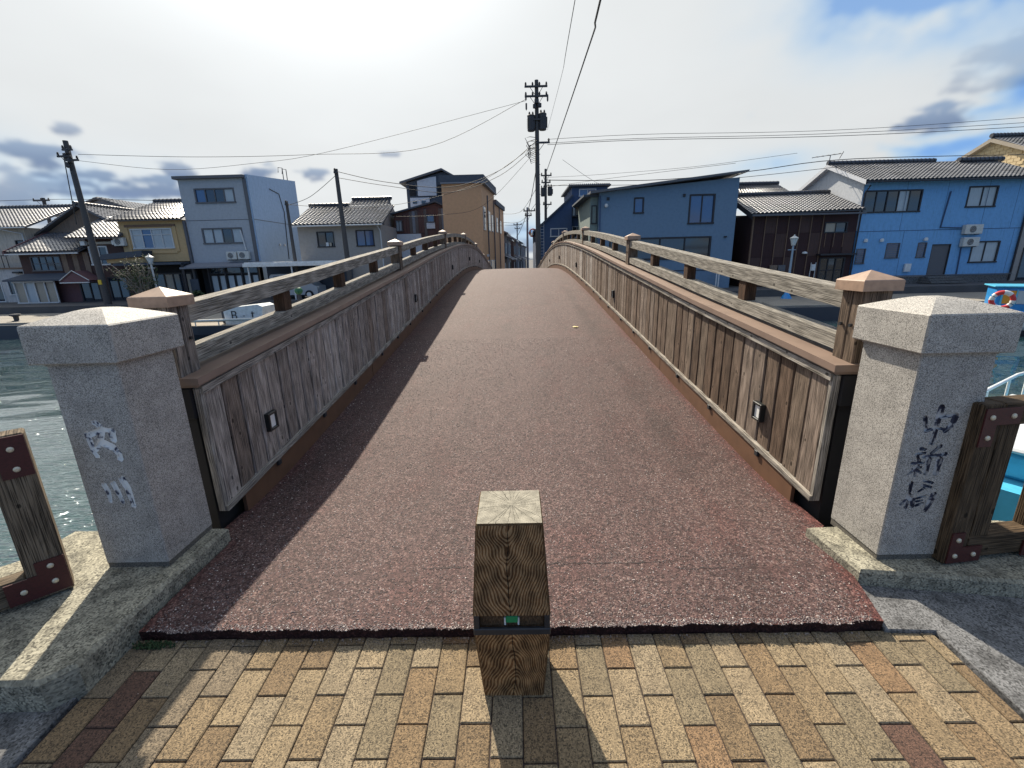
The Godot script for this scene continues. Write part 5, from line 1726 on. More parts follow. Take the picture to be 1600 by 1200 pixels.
		for k in 3:
			var dm: float = q[1] + q[2] * (0.2 + 0.3 * k)
			bar(h, "window", M.curtain if k == 1 else M.glass, q[0] + 0.05 * (dm - q[1]) - 0.05, q[0] + 0.05 * (dm - q[1]) + 0.06, 2.2, 3.4, dm - 0.55, dm + 0.55)
			bar(h, "door", M.frame_light if k == 0 else fd, q[0] + 0.05 * (dm - q[1]) - 0.05, q[0] + 0.05 * (dm - q[1]) + 0.07, -0.95, 1.1, dm - 0.6, dm + 0.6)
	# navy building with a ladder-like vertical lattice
	h = thing("navy_building", "dark navy house with sloping roof and vertical lattice at the right of the lane", "building", Vector3(4, -1, -45))
	mb = MB.new(h.position)
	mb.prism(PackedVector2Array([Vector2(1.98, -1), Vector2(5.4, -1), Vector2(5.4, 6.95), Vector2(1.98, 4.05)]), -52.0, -45.0)
	put("wall", M.navy, mb, h)
	mb = MB.new(h.position)
	mb.prism(PackedVector2Array([Vector2(1.7, 3.82), Vector2(5.5, 7.05), Vector2(5.5, 7.22), Vector2(1.7, 4.0)]), -52.3, -44.7)
	put("roof", M.slate, mb, h)
	window(h, 45.0, [3.39, 3.5, 4.98, 4.25], 2, fl, [M.glass_blue, M.glass], 0.08)
	window(h, 45.0, [2.0, 0.95, 2.42, 1.5], 1, fl, [M.glass], 0.07)
	for k in 2:
		bar(h, "lattice_rail", M.white_panel, 2.42 + 0.32 * k, 2.46 + 0.32 * k, 0.6, 4.7, 44.85, 44.9, 0.003)
	for k in 14:
		bar(h, "lattice_rung", M.white_panel, 2.46, 2.74, 0.8 + 0.28 * k, 0.83 + 0.28 * k, 44.86, 44.89, 0.003)
	bar(h, "gutter", fl, 1.6, 1.75, 3.7, 3.82, 44.6, 46.5)
	h = thing("navy_tower", "dark navy upper block with a corrugated roof edge behind the navy house", "building", Vector3(7, -1, -46))
	wall(h, M.navy, 5.42, 8.75, -1, 7.85, 7.85, 45.4, 7, [[6.1, 7.05, 7.7, 7.7], [5.5, 3.4, 6.4, 4.4]])
	window(h, 45.4, [6.1, 7.05, 7.7, 7.7], 2, fl, [M.glass_blue], 0.08)
	window(h, 45.4, [5.5, 3.4, 6.4, 4.4], 2, fl, [M.glass], 0.06)
	bar(h, "roof", M.slate, 5.1, 9.0, 7.88, 8.02, 45.0, 52.5)
	for k in 20:
		bar(h, "roof_rib", M.slate, 5.15 + 0.19 * k, 5.25 + 0.19 * k, 8.02, 8.1, 45.0, 52.5, 0.005)
	for k in 5:
		bar(h, "wash_sheet", M.curtain_beige if k % 2 else M.curtain, 5.5 + 0.3 * k, 5.72 + 0.3 * k, 5.3 + 0.1 * (k % 2), 6.3, 45.0, 45.03, 0.003)
	bar(h, "balcony", M.far_dark, 5.42, 7.2, 5.2, 5.32, 44.6, 45.4)

# ------------------------------------------------------------------ houses right of the lane
func build_far_right() -> void:
	var h: Node3D
	var mb: MB
	var fd: Material = M.frame_dark
	# grey modern house
	h = thing("grey_house", "modern dark grey house with single-pitch roof and wide dark ground-floor opening", "house", Vector3(11.5, -1, -36))
	wall(h, M.modern, 6.35, 16.62, -1, 6.15, 6.95, 36, 9, [[8.94, 4.63, 9.68, 5.74], [13.05, 3.78, 14.96, 5.86], [7.2, 1.25, 14.93, 2.87]])
	window(h, 36, [8.94, 4.63, 9.68, 5.74], 1, fd, [M.glass_blue], 0.09)
	window(h, 36, [13.05, 3.78, 14.96, 5.86], 2, fd, [M.glass_blue], 0.11)
	window(h, 36, [7.2, 1.25, 14.93, 2.87], 4, fd, [M.glass], 0.12)
	mb = MB.new(h.position)
	mb.prism(PackedVector2Array([Vector2(5.6, 6.02), Vector2(16.95, 7.22), Vector2(17.0, 7.36), Vector2(5.6, 6.2)]), -45.6, -35.4)
	put("roof", M.frame_grey, mb, h)
	mb = MB.new(h.position)
	mb.bx(5.75, 6.33, -1, 5.9, -43.0, -36.4, 0.02)
	put("side_wing", M.mint, mb, h)
	bar(h, "side_wing_roof", M.slate, 5.2, 6.34, 5.9, 6.05, 36.1, 43.2)
	window(h, 36.38, [5.85, 4.0, 6.25, 5.3], 1, fd, [M.glass], 0.06)
	pipe(h, "downpipe", M.navy, [Vector3(6.42, 5.9, -35.94), Vector3(6.42, 2.5, -35.94)], 0.05)
	bar(h, "vent", fd, 6.9, 7.1, 5.6, 5.8, 35.9, 36.0)
	bar(h, "vent", fd, 12.55, 12.72, 5.7, 5.9, 35.9, 36.0)
	bar(h, "vent", fd, 15.85, 16.05, 2.75, 2.85, 35.85, 36.0)
	mb = MB.new(h.position)
	mb.lathe([Vector2(0, 0.16), Vector2(0.1, 0.12), Vector2(0.14, 0), Vector2(0.1, -0.1), Vector2(0, -0.12)], Vector3(6.85, 5.2, -35.8), 10)
	put("wall_lamp", M.white, mb, h)
	bar(h, "sill_band", M.far_dark, 6.4, 16.6, 0.35, 0.42, 35.96, 36.0)
	for k in 2:
		bar(h, "frame_post", M.white, 15.35 + 0.18 * k, 15.43 + 0.18 * k, -1, 0.35, 35.5, 35.58)
	# narrow greenish wall with a dark roof edge in the gap
	h = thing("narrow_house", "narrow grey-green wall with tiled roof in the gap beside the modern house", "house", Vector3(18, -1, -41))
	wall(h, M.mint, 17.3, 22.5, -1, 4.6, 4.6, 40.2, 5, [])
	bar(h, "dark_gap", M.dark_fill, 17.0, 17.4, -1, 4.4, 39.0, 40.1)
	tile_roof(h, Vector3(17.0, 5.6, -42.5), Vector3(26.0, 5.6, -42.5), Vector3(24.8, 7.7, -46.0), Vector3(18.6, 7.7, -46.0))
	ridge(h, Vector3(18.4, 7.75, -46.0), Vector3(24.9, 7.75, -46.0), 0.17)
	tile_roof(h, Vector3(17.2, 5.3, -41.0), Vector3(19.0, 5.3, -41.0), Vector3(19.0, 6.6, -43.5), Vector3(17.2, 6.6, -43.5), "roof_tiles_low")
	# dark brown plank house
	h = thing("plank_house", "dark brown wooden plank house with tiled roof beside the blue house", "house", Vector3(21.8, -1, -36))
	wall(h, M.plank_dark, 17.95, 25.76, -1.0, 4.35, 4.5, 36, 7, [[23.36, 2.9, 25.06, 3.66], [23.36, -1.0, 25.3, 1.1]])
	window(h, 36, [23.36, 2.9, 25.06, 3.66], 2, fd, [M.curtain_beige, M.glass], 0.08)
	window(h, 36, [23.36, -1.0, 25.3, 1.1], 3, fd, [M.glass], 0.1, "door", 0.15)
	var k := 0
	var x := 18.0
	while x < 25.6:
		var w := 0.86
		for seg in 3:
			var y0: float = [-0.95, 1.22, 2.95][seg]
			var y1: float = [1.2, 2.93, 4.3][seg]
			if x + w > 23.3 and (seg == 0 or seg == 2 and x + w > 23.3):
				continue
			bar(h, "board", M.plank_dark if (k + seg) % 3 else M.dark_wood, x + 0.03, minf(x + w - 0.03, 25.7), y0, y1, 35.96, 35.998, 0.006)
		if x > 18.1 and x < 23.4:
			bar(h, "batten", M.batten, x - 0.03, x + 0.03, -0.95, 4.3, 35.90, 35.958, 0.008)
		x += w
		k += 1
	for bx2 in [23.5, 24.15, 24.85]:
		bar(h, "batten", M.batten, bx2 - 0.025, bx2 + 0.025, 1.85, 2.86, 35.92, 35.955, 0.008)
	bar(h, "door_hood", fd, 23.0, 25.75, 1.25, 1.38, 35.4, 36.0)
	bar(h, "corner_post", M.batten, 17.9, 18.0, -1, 4.3, 35.9, 36.05)
	tile_roof(h, Vector3(17.5, 4.32, -35.4), Vector3(25.8, 4.48, -35.4), Vector3(25.6, 6.05, -39.5), Vector3(17.6, 6.0, -39.5))
	ridge(h, Vector3(17.6, 6.05, -39.5), Vector3(25.6, 6.1, -39.5), 0.16)
	bar(h, "gutter", M.frame_grey, 17.5, 25.8, 4.15, 4.27, 35.25, 35.36)
	mb = MB.new(h.position)
	mb.quad(Vector3(17.48, 4.3, -35.3), Vector3(17.48, 3.95, -35.3), Vector3(17.48, 5.7, -39.5), Vector3(17.48, 6.05, -39.5), Vector3.LEFT)
	mb.quad(Vector3(17.52, 4.3, -35.3), Vector3(17.52, 3.95, -35.3), Vector3(17.52, 5.7, -39.5), Vector3(17.52, 6.05, -39.5), Vector3.RIGHT)
	mb.quad(Vector3(17.48, 4.3, -35.3), Vector3(17.52, 4.3, -35.3), Vector3(17.52, 3.95, -35.3), Vector3(17.48, 3.95, -35.3), Vector3.BACK)
	put("verge_board", fd, mb, h)
	mb = MB.new(h.position)
	mb.lathe([Vector2(0, 0.1), Vector2(0.16, 0.04), Vector2(0.2, -0.06), Vector2(0.14, -0.1), Vector2(0, -0.1)], Vector3(22.05, 1.5, -35.85), 12)
	put("wall_lamp", M.white, mb, h)
	bar(h, "meter_box", M.white, 22.72, 23.0, 0.15, 0.62, 35.8, 35.95)
	for q in 2:
		pipe(h, "meter_pipe", M.white, [Vector3(22.68 + 0.36 * q, 0.75, -35.86), Vector3(22.66 + 0.36 * q, -0.9, -35.86)], 0.025)
	for q in 2:
		bar(h, "letter_box", M.brown_plaster if q == 0 else M.frame_grey, 19.55 + 0.62 * q, 20.1 + 0.62 * q, 0.15, 0.62, 35.8, 35.95)
	# light blue house
	h = thing("blue_house", "light blue two-storey house with tiled roof, largest on the right", "house", Vector3(32, -1, -36))
	wall(h, M.blue, 25.86, 38.1, -0.45, 6.42, 6.42, 36, 8, [[25.95, 4.25, 30.2, 5.8], [33.52, 4.46, 35.68, 5.92], [34.7, 0.46, 36.8, 2.03], [31.72, -0.45, 33.17, 1.88], [26.06, 0.57, 26.76, 1.68], [28.27, 0.94, 29.27, 2.04], [30.63, 0.94, 31.3, 2.03]])
	bar(h, "foundation", M.concrete_grey, 25.8, 38.12, -1.0, -0.47, 35.94, 36.3)
	window(h, 36, [25.95, 4.25, 30.2, 5.8], 5, fd, [M.glass, M.glass, M.glass, M.curtain, M.glass], 0.09)
	window(h, 36, [33.52, 4.46, 35.68, 5.92], 2, fd, [M.curtain, M.curtain], 0.10)
	window(h, 36, [34.7, 0.46, 36.8, 2.03], 2, fd, [M.curtain, M.curtain], 0.10)
	for q in [[26.06, 0.57, 26.76, 1.68], [28.27, 0.94, 29.27, 2.04], [30.63, 0.94, 31.3, 2.03]]:
		window(h, 36, q, 1, M.frame_grey, [M.glass_blue], 0.05)
		mb = MB.new(h.position)
		for s in 7:
			mb.bx(q[0] + 0.05, q[2] - 0.05, q[1] + 0.1 + 0.14 * s, q[1] + 0.13 + 0.14 * s, -35.94, -35.9)
		put("window_louvre", M.frame_grey, mb, h)
	window(h, 36.05, [31.72, -0.45, 33.17, 1.88], 1, fd, [M.frame_grey], 0.06, "door")
	for q in 3:
		bar(h, "doorstep", M.concrete_grey, 31.3 - 0.1 * q, 33.6 + 0.1 * q, -0.62 - 0.17 * q, -0.47 - 0.17 * q, 35.3 - 0.3 * q, 35.93, 0.01)
	bar(h, "wall_joint", M.navy, 25.88, 38.08, 2.90, 2.945, 35.99, 36.02, 0.003)
	for q in [29.0, 32.0, 35.0, 37.2]:
		bar(h, "wall_joint", M.navy, q, q + 0.02, 2.95, 6.35, 35.993, 36.02, 0.003)
		if q != 32.0 and q != 35.0:
			bar(h, "wall_joint", M.navy, q + 0.4, q + 0.42, -0.4, 2.88, 35.993, 36.02, 0.003)
	for q in [26.55, 27.75, 31.05]:
		mb = MB.new(h.position)
		mb.lathe([Vector2(0, 0.13), Vector2(0.1, 0.1), Vector2(0.13, 0.0), Vector2(0.13, -0.12), Vector2(0, -0.14)], Vector3(q, 2.28, -35.88), 10)
		put("vent_hood", M.white, mb, h)
	pipe(h, "refrigerant_pipe", M.navy, [Vector3(32.2, 5.6, -35.95), Vector3(32.0, 3.1, -35.95), Vector3(33.5, 3.02, -35.9)], 0.05)
	pipe(h, "drain_pipe", M.navy, [Vector3(33.9, 1.6, -35.95), Vector3(34.0, -0.4, -35.95)], 0.045)
	pipe(h, "downpipe", fd, [Vector3(38.05, 6.2, -35.9), Vector3(38.05, -0.9, -35.9)], 0.07)
	pipe(h, "downpipe", fd, [Vector3(25.9, 6.1, -35.5), Vector3(25.9, 5.6, -35.92), Vector3(25.85, -0.5, -35.92)], 0.05)
	bar(h, "meter_box", M.white, 29.85, 30.3, -0.1, 0.5, 35.8, 35.95)
	bar(h, "pipe_rail", M.frame_grey, 25.8, 38.0, -0.42, -0.36, 35.7, 35.76)
	# gable end towards the lane
	mb = MB.new(h.position)
	mb.prism(PackedVector2Array([Vector2(36.02, 3.0), Vector2(44.0, 3.0), Vector2(44.0, 6.45), Vector2(40.0, 8.1), Vector2(36.02, 6.4)]), 25.80, 25.858, Transform3D(Basis(Vector3(0, 0, -1), Vector3(0, 1, 0), Vector3(1, 0, 0)), Vector3.ZERO))
	put("gable", M.blue_gable, mb, h)
	tile_roof(h, Vector3(25.4, 6.40, -35.4), Vector3(38.6, 6.42, -35.4), Vector3(38.6, 8.25, -40.0), Vector3(25.4, 8.25, -40.0))
	tile_roof(h, Vector3(25.4, 6.40, -44.6), Vector3(38.6, 6.42, -44.6), Vector3(38.6, 8.25, -40.0), Vector3(25.4, 8.25, -40.0))
	ridge(h, Vector3(25.4, 8.3, -40.0), Vector3(34.0, 8.3, -40.0), 0.17)
	ridge(h, Vector3(35.5, 8.2, -39.6), Vector3(39.0, 8.2, -39.6), 0.2)
	bar(h, "gutter", fd, 25.4, 38.6, 6.26, 6.36, 35.26, 35.37)
	mb = MB.new(h.position)
	for s in [[-35.3, -40.0], [-44.7, -40.0]]:
		mb.quad(Vector3(25.38, 6.44, s[0]), Vector3(25.38, 6.14, s[0]), Vector3(25.38, 8.0, s[1]), Vector3(25.38, 8.3, s[1]), Vector3.LEFT)
		mb.quad(Vector3(25.38, 6.14, s[0]), Vector3(25.8, 6.14, s[0]), Vector3(25.8, 8.0, s[1]), Vector3(25.38, 8.0, s[1]), Vector3.DOWN)
	put("verge_board", M.white_panel, mb, h)
	aircon("upper one of two white air conditioners on the light blue house", 33.62, 2.55, 35.95, 1.3, 0.68)
	aircon("lower one of two white air conditioners on the light blue house", 33.68, 1.66, 35.95, 1.2, 0.66)
	# grey neighbour at the right edge
	h = thing("edge_house", "beige and dark house wall at the right edge beside the blue house", "house", Vector3(42, -1, -36))
	wall(h, M.taupe, 38.3, 52, -1, 5.6, 5.6, 36.6, 7, [[39.3, -1, 42.6, 1.5]])
	window(h, 36.6, [39.3, -1, 42.6, 1.5], 3, fd, [M.glass], 0.1, "door")
	# antenna on the blue house
	var t := thing("antenna", "thin aerial on the left end of the blue house ridge", "antenna", Vector3(25.6, 8.3, -40.0))
	pipe(t, "mast", M.frame_grey, [Vector3(25.5, 8.2, -40), Vector3(25.55, 9.0, -40)], 0.03)
	pipe(t, "boom", M.frame_grey, [Vector3(24.1, 8.85, -40), Vector3(26.4, 9.1, -40)], 0.025)
	for q in 5:
		pipe(t, "element", M.frame_grey, [Vector3(24.3 + 0.45 * q, 8.88 + 0.05 * q, -40.35), Vector3(24.3 + 0.45 * q, 8.88 + 0.05 * q, -39.65)], 0.015)
	pipe(t, "reflector", M.frame_grey, [Vector3(26.3, 8.75, -40), Vector3(26.55, 9.25, -40)], 0.03)
	# yellow house behind
	h = thing("yellow_house", "yellow brick gable behind the blue house at the right edge", "house", Vector3(50, -1, -47))
	mb = MB.new(h.position)
	mb.prism(PackedVector2Array([Vector2(43.6, -1), Vector2(50.2, -1), Vector2(50.2, 9.75), Vector2(46.7, 11.15), Vector2(43.6, 9.85)]), 45.0, 58.0, Transform3D(Basis(Vector3(0, 0, -1), Vector3(0, 1, 0), Vector3(1, 0, 0)), Vector3.ZERO))
	put("wall", M.yellow, mb, h)
	for r2 in 12:
		for c in 11:
			var y := 7.4 + 0.30 * r2
			var zz := 43.8 + 0.58 * c + 0.29 * (r2 % 2)
			if zz + 0.56 < 50.1 and y + 0.28 < 11.0 - absf(zz + 0.28 - 46.7) * 0.40 - 0.12:
				mb = MB.new(h.position)
				mb.bx(44.95, 44.998, y, y + 0.275, -zz - 0.55, -zz, 0.012)
				put("brick", M.yellow, mb, h)
	tile_roof(h, Vector3(44.5, 9.7, -43.1), Vector3(58.5, 9.7, -43.1), Vector3(58.5, 11.35, -46.7), Vector3(44.5, 11.35, -46.7), "roof_tiles", 0.36, 0.34)
	tile_roof(h, Vector3(44.5, 9.6, -50.7), Vector3(58.5, 9.6, -50.7), Vector3(58.5, 11.35, -46.7), Vector3(44.5, 11.35, -46.7), "roof_tiles", 0.36, 0.34)
	ridge(h, Vector3(44.4, 11.42, -46.7), Vector3(58.5, 11.42, -46.7), 0.2)
	mb = MB.new(h.position)
	for q in [-43.0, -50.8]:
		mb.quad(Vector3(44.46, 9.72, q), Vector3(44.46, 9.40, q), Vector3(44.46, 11.0, -46.7), Vector3(44.46, 11.34, -46.7), Vector3.LEFT)
		mb.quad(Vector3(44.46, 9.40, q), Vector3(44.99, 9.40, q), Vector3(44.99, 11.0, -46.7), Vector3(44.46, 11.0, -46.7), Vector3.DOWN)
	put("verge_board", M.curtain_beige, mb, h)

# ------------------------------------------------------------------ poles, lamps, shrub, van
func insulator(mb: MB, p: Vector3) -> void:
	mb.lathe([Vector2(0, 0.22), Vector2(0.05, 0.2), Vector2(0.05, 0.14), Vector2(0.085, 0.12), Vector2(0.05, 0.09), Vector2(0.085, 0.06), Vector2(0.03, 0.0)], p, 6)

func pole(called: String, label: String, x: float, d: float, y0: float, y1: float, r: float, m: Material, arms: Array, lean := 0.0) -> Node3D:
	# arms: [height, left reach, right reach, insulators]
	var t := thing(called, label, "utility pole", Vector3(x, y0, -d), "utility poles")
	var mb := MB.new(t.position)
	mb.tube([Vector3(x, y0, -d), Vector3(x + lean, y1, -d)], r * 1.25, 10, r * 0.8)
	put("shaft", m, mb, t)
	for a in arms:
		var cx: float = x + lean * (a[0] - y0) / (y1 - y0)
		mb = MB.new(t.position)
		mb.bx(cx - a[1], cx + a[2], a[0] - 0.06, a[0] + 0.06, -d + r, -d + r + 0.11, 0.01)
		if a[1] > 0.3:
			mb.tube([Vector3(cx - a[1] * 0.55, a[0] - 0.05, -d + r + 0.05), Vector3(cx, a[0] - 0.65, -d + r * 0.9)], 0.02, 5)
		if a[2] > 0.3:
			mb.tube([Vector3(cx + a[2] * 0.55, a[0] - 0.05, -d + r + 0.05), Vector3(cx, a[0] - 0.65, -d + r * 0.9)], 0.02, 5)
		put("crossarm", M.pole_dark, mb, t)
		for k in int(a[3]):
			mb = MB.new(t.position)
			insulator(mb, Vector3(cx - a[1] + 0.08 + (a[1] + a[2] - 0.16) * k / maxf(1.0, a[3] - 1.0), a[0] + 0.06, -d + r + 0.055))
			put("insulator", M.pole_dark, mb, t)
	return t

func drum(t: Node3D, x: float, y: float, d: float, r: float, hh: float) -> void:
	var mb := MB.new(t.position)
	mb.lathe([Vector2(0, hh + 0.05), Vector2(r * 0.9, hh + 0.03), Vector2(r * 1.05, hh), Vector2(r * 1.05, hh - 0.06), Vector2(r, hh - 0.08), Vector2(r, 0.05), Vector2(r * 0.9, 0), Vector2(0, 0)], Vector3(x, y, -d), 14)
	for k in 8:
		var a := TAU * k / 8
		mb.bx(x + cos(a) * r - 0.02, x + cos(a) * r + 0.05 * cos(a) + 0.02, y + 0.15, y + hh - 0.2, -d + sin(a) * r - 0.02, -d + sin(a) * r + 0.02)
	var o := put("transformer", M.pole_dark, mb, t)
	for k in 2:
		mb = MB.new(t.position)
		insulator(mb, Vector3(x - 0.12 + 0.24 * k, y + hh + 0.04, -d))
		put("bushing", M.pole_dark, mb, o)

func build_street_things() -> void:
	var t: Node3D
	var mb: MB
	# the tall pole with transformers
	t = pole("utility_pole", "tallest dark utility pole with two transformers, above the end of the bridge", 1.8, 36.0, -1.0, 13.55, 0.17, M.pole, [[13.1, 0.85, 0.75, 4], [12.5, 0.85, 0.75, 4], [9.55, 0.1, 0.9, 2]], -0.06)
	drum(t, 1.34, 10.35, 36.0, 0.27, 1.0)
	drum(t, 2.16, 10.4, 36.0, 0.27, 1.05)
	bar(t, "hanger", M.pole_dark, 1.2, 2.3, 11.0, 11.1, 35.75, 35.85)
	for q in [[-0.05, 12.2, 0.16], [0.15, 11.95, 0.14], [-0.2, 11.9, 0.12]]:
		mb = MB.new(t.position)
		mb.lathe([Vector2(0, 0.3), Vector2(q[2], 0.28), Vector2(q[2], 0.04), Vector2(0, 0)], Vector3(1.78 + q[0], q[1] - 0.2, -35.72), 8)
		put("switch_box", M.pole_dark, mb, t)
	var r := RandomNumberGenerator.new()
	r.seed = 31
	for k in 9:
		# tangle of service drops below the transformers
		var a := Vector3(1.6, 9.9 - 0.12 * k, -35.8)
		pipe(t, "service_loop", M.wire, [a, a + Vector3(-0.35 - 0.1 * r.randf(), -0.25 + 0.3 * r.randf(), 0.1), a + Vector3(-0.75 + 0.3 * r.randf(), -0.5 * r.randf(), 0.1), a + Vector3(-0.3, -0.75, 0.05), a + Vector3(0.05, -0.6, 0)], 0.02, 4)
	for k in 3:
		mb = MB.new(t.position)
		var p := Vector3([0.98, 2.5, 1.0][k], [12.2, 12.1, 11.6][k], -35.75)
		mb.lathe([Vector2(0, 0.5), Vector2(0.06, 0.46), Vector2(0.06, 0.1), Vector2(0, 0)], p, 6)
		put("fuse", M.pole_dark, mb, t)
	for k in 24:
		bar(t, "step_bolt", M.pole_dark, 1.62 + (0.22 if k % 2 else 0.0), 1.76 + (0.22 if k % 2 else 0.0), 1.0 + 0.34 * k, 1.03 + 0.34 * k, 35.95, 35.98, 0.0)
	t = pole("utility_pole", "second utility pole behind the tallest pole, with smaller transformers", 3.28, 50.0, -1.0, 10.3, 0.15, M.pole, [[9.65, 0.5, 0.6, 3], [9.0, 0.45, 0.5, 2], [6.9, 0.3, 0.6, 2]])
	drum(t, 2.98, 7.7, 50.0, 0.2, 0.8)
	drum(t, 3.72, 7.75, 50.0, 0.24, 0.85)
	pole("utility_pole", "thin grey pole standing at the end of the lane beyond the bridge", 1.45, 55.0, -1.0, 7.2, 0.13, M.far_grey, [[6.8, 0.45, 0.9, 3], [6.3, 0.3, 0.5, 2]], 0.05)
	t = pole("utility_pole", "leaning-looking pole with stub arms at the far left of the quay", -30.2, 33.5, -1.0, 9.95, 0.19, M.pole, [[8.95, 0.6, 0.25, 1], [9.35, 0.15, 0.55, 2], [8.7, 0.15, 0.8, 3]], -0.05)
	for k in 4:
		mb = MB.new(t.position)
		mb.lathe([Vector2(0, 0.4), Vector2(0.11, 0.36), Vector2(0.13, 0.1), Vector2(0, 0)], Vector3(-30.2 + 0.22 * (k % 2) - 0.1, 8.2 + 0.28 * k, -33.25), 8)
		put("switch_box", M.pole_dark, mb, t)
	bar(t, "warning_band", M.yellow_tape, -30.32, -30.08, 0.45, 0.78, 33.24, 33.30)
	pipe(t, "guy_cable", M.wire, [Vector3(-30.55, 8.9, -33.4), Vector3(-30.9, 4.6, -33.4)], 0.03)
	pole("utility_pole", "plain tapering pole in front of the taupe tiled house", -12.2, 34.0, -1.0, 7.85, 0.16, M.pole, [[7.6, 0.1, 0.2, 1]], -0.12)
	pole("utility_pole", "slender short pole beside the light blue side wall", -16.55, 35.0, -1.0, 6.0, 0.12, M.pole, [[5.75, 0.05, 0.2, 1]], -0.02)
	pole("utility_pole", "small far pole with crossarms behind the cream house", -51.0, 52.0, -1.0, 9.1, 0.2, M.pole_dark, [[8.8, 0.9, 0.9, 3], [8.1, 0.7, 0.7, 3]])
	pole("utility_pole", "tiny distant pole down the lane, left of the thin grey pole", 0.5, 92.0, -1.0, 8.3, 0.14, M.far_grey, [[7.9, 0.7, 0.9, 3], [7.2, 0.5, 0.6, 2]])
	# round mirror on the thin pole
	t = thing("traffic_mirror", "round orange-rimmed traffic mirror by the thin grey pole", "mirror", Vector3(2.1, 4.4, -54.6))
	mb = MB.new()
	var ring: Array = []
	for i in 25:
		ring.append(Vector3(cos(TAU * i / 24), sin(TAU * i / 24), 0) * 0.42)
	mb.tube(ring, 0.07, 6)
	putm("rim", M.red, mb.st.commit(), t)
	mb = MB.new()
	mb.lathe([Vector2(0, 0.08), Vector2(0.2, 0.065), Vector2(0.4, 0.0)], Vector3.ZERO, 20)
	putm("mirror_face", mat(0.8, 0.82, 0.85, 0.05, 1.0), mb.st.commit(), t, Vector3.ZERO, Basis(Vector3.RIGHT, PI / 2))
	pipe(t, "arm", M.pole, [Vector3(1.5, 4.4, -54.9), Vector3(2.1, 4.4, -54.68)], 0.04)
	# quay lamps
	for q in [[18.55, 31.5, -1.5, 2.68, "white lantern lamp post with blue foot in front of the brown plank house"], [-25.95, 33.0, -1.0, 2.5, "white lantern lamp post behind the bare shrub on the left quay"]]:
		var x: float = q[0]
		var d: float = q[1]
		var y0: float = q[2]
		var yt: float = q[3]
		t = thing("quay_lamp", q[4], "lamp post", Vector3(x, y0, -d), "lamp posts on the far quay")
		mb = MB.new(t.position)
		mb.tube([Vector3(x, y0 + 0.3, -d), Vector3(x, yt - 0.72, -d)], 0.085, 10, 0.06)
		mb.bx(x - 0.32, x + 0.2, yt - 1.0, yt - 0.95, -d - 0.02, -d + 0.02, 0.008)
		put("post", M.frame_light if x < 0 else mat(0.26, 0.34, 0.42, 0.5), mb, t)
		mb = MB.new(t.position)
		mb.lathe([Vector2(0.0, 0.46), Vector2(0.1, 0.44), Vector2(0.34, 0.04), Vector2(0.36, 0.0), Vector2(0, 0)], Vector3(x, y0, -d), 8)
		put("foot", M.boat_blue if x > 0 else M.pole, mb, t)
		mb = MB.new(t.position)
		mb.lathe([Vector2(0.0, 0.0), Vector2(0.10, 0.0), Vector2(0.22, 0.44), Vector2(0.0, 0.44)], Vector3(x, yt - 0.70, -d), 8)
		put("lantern_glass", mat(0.6, 0.64, 0.66, 0.2), mb, t)
		mb = MB.new(t.position)
		mb.lathe([Vector2(0.0, 0.27), Vector2(0.03, 0.25), Vector2(0.035, 0.19), Vector2(0.06, 0.17), Vector2(0.27, 0.03), Vector2(0.27, 0.0), Vector2(0, 0)], Vector3(x, yt - 0.255, -d), 8)
		for k in 8:
			var a := TAU * k / 8
			mb.tube([Vector3(x + 0.105 * cos(a), yt - 0.70, -d + 0.105 * sin(a)), Vector3(x + 0.225 * cos(a), yt - 0.26, -d + 0.225 * sin(a))], 0.014, 4)
		put("lantern_top", M.ac_white, mb, t)
	# mooring bollard on the far wharf
	t = thing("mooring_bollard", "dark iron mooring bollard on the pale wharf at far left", "mooring bollard", Vector3(-31.5, -1.5, -28.2))
	mb = MB.new(t.position)
	mb.lathe([Vector2(0, 0.46), Vector2(0.26, 0.44), Vector2(0.3, 0.36), Vector2(0.14, 0.28), Vector2(0.12, 0.06), Vector2(0.26, 0.0), Vector2(0, 0)], Vector3(-31.5, -1.5, -28.2), 12)
	put("post", M.pole_dark, mb, t)
	# bare shrub with few leaves
	t = thing("bare_shrub", "sprawling half-bare shrub with pale branches in front of the ochre house", "shrub", Vector3(-26.6, -1.0, -32.6))
	r.seed = 12
	mb = MB.new(t.position)
	var tips: Array = []
	for k in 46:
		var a := r.randf() * PI * 2
		var sp := r.randf_range(0.4, 1.0)
		var b0 := Vector3(-26.6 + r.randf_range(-0.25, 0.25), -1.0, -32.6)
		var tip := b0 + Vector3(cos(a) * 1.3 * sp + (-2.1 * sp * r.randf() if k % 3 == 0 else 0.0), r.randf_range(1.5, 3.3) - 0.4 * sp, sin(a) * 0.8)
		var m1 := b0.lerp(tip, 0.4) + Vector3(r.randf_range(-0.2, 0.2), 0.35, 0)
		var m2 := b0.lerp(tip, 0.75) + Vector3(r.randf_range(-0.2, 0.2), 0.3, 0)
		mb.tube([b0, m1, m2, tip], 0.045, 5, 0.012)
		for s in 4:
			var p := m1.lerp(tip, r.randf())
			var q := p + Vector3(r.randf_range(-0.6, 0.6), r.randf_range(-0.1, 0.5), r.randf_range(-0.3, 0.3))
			mb.tube([p, p.lerp(q, 0.5) + Vector3(0, 0.05, 0), q], 0.014, 4, 0.007)
			tips.append([p, q])
	put("branches", M.bark, mb, t)
	var mm := MultiMesh.new()
	mm.transform_format = MultiMesh.TRANSFORM_3D
	mm.mesh = mm_leaf(0.17)
	mm.instance_count = 1500
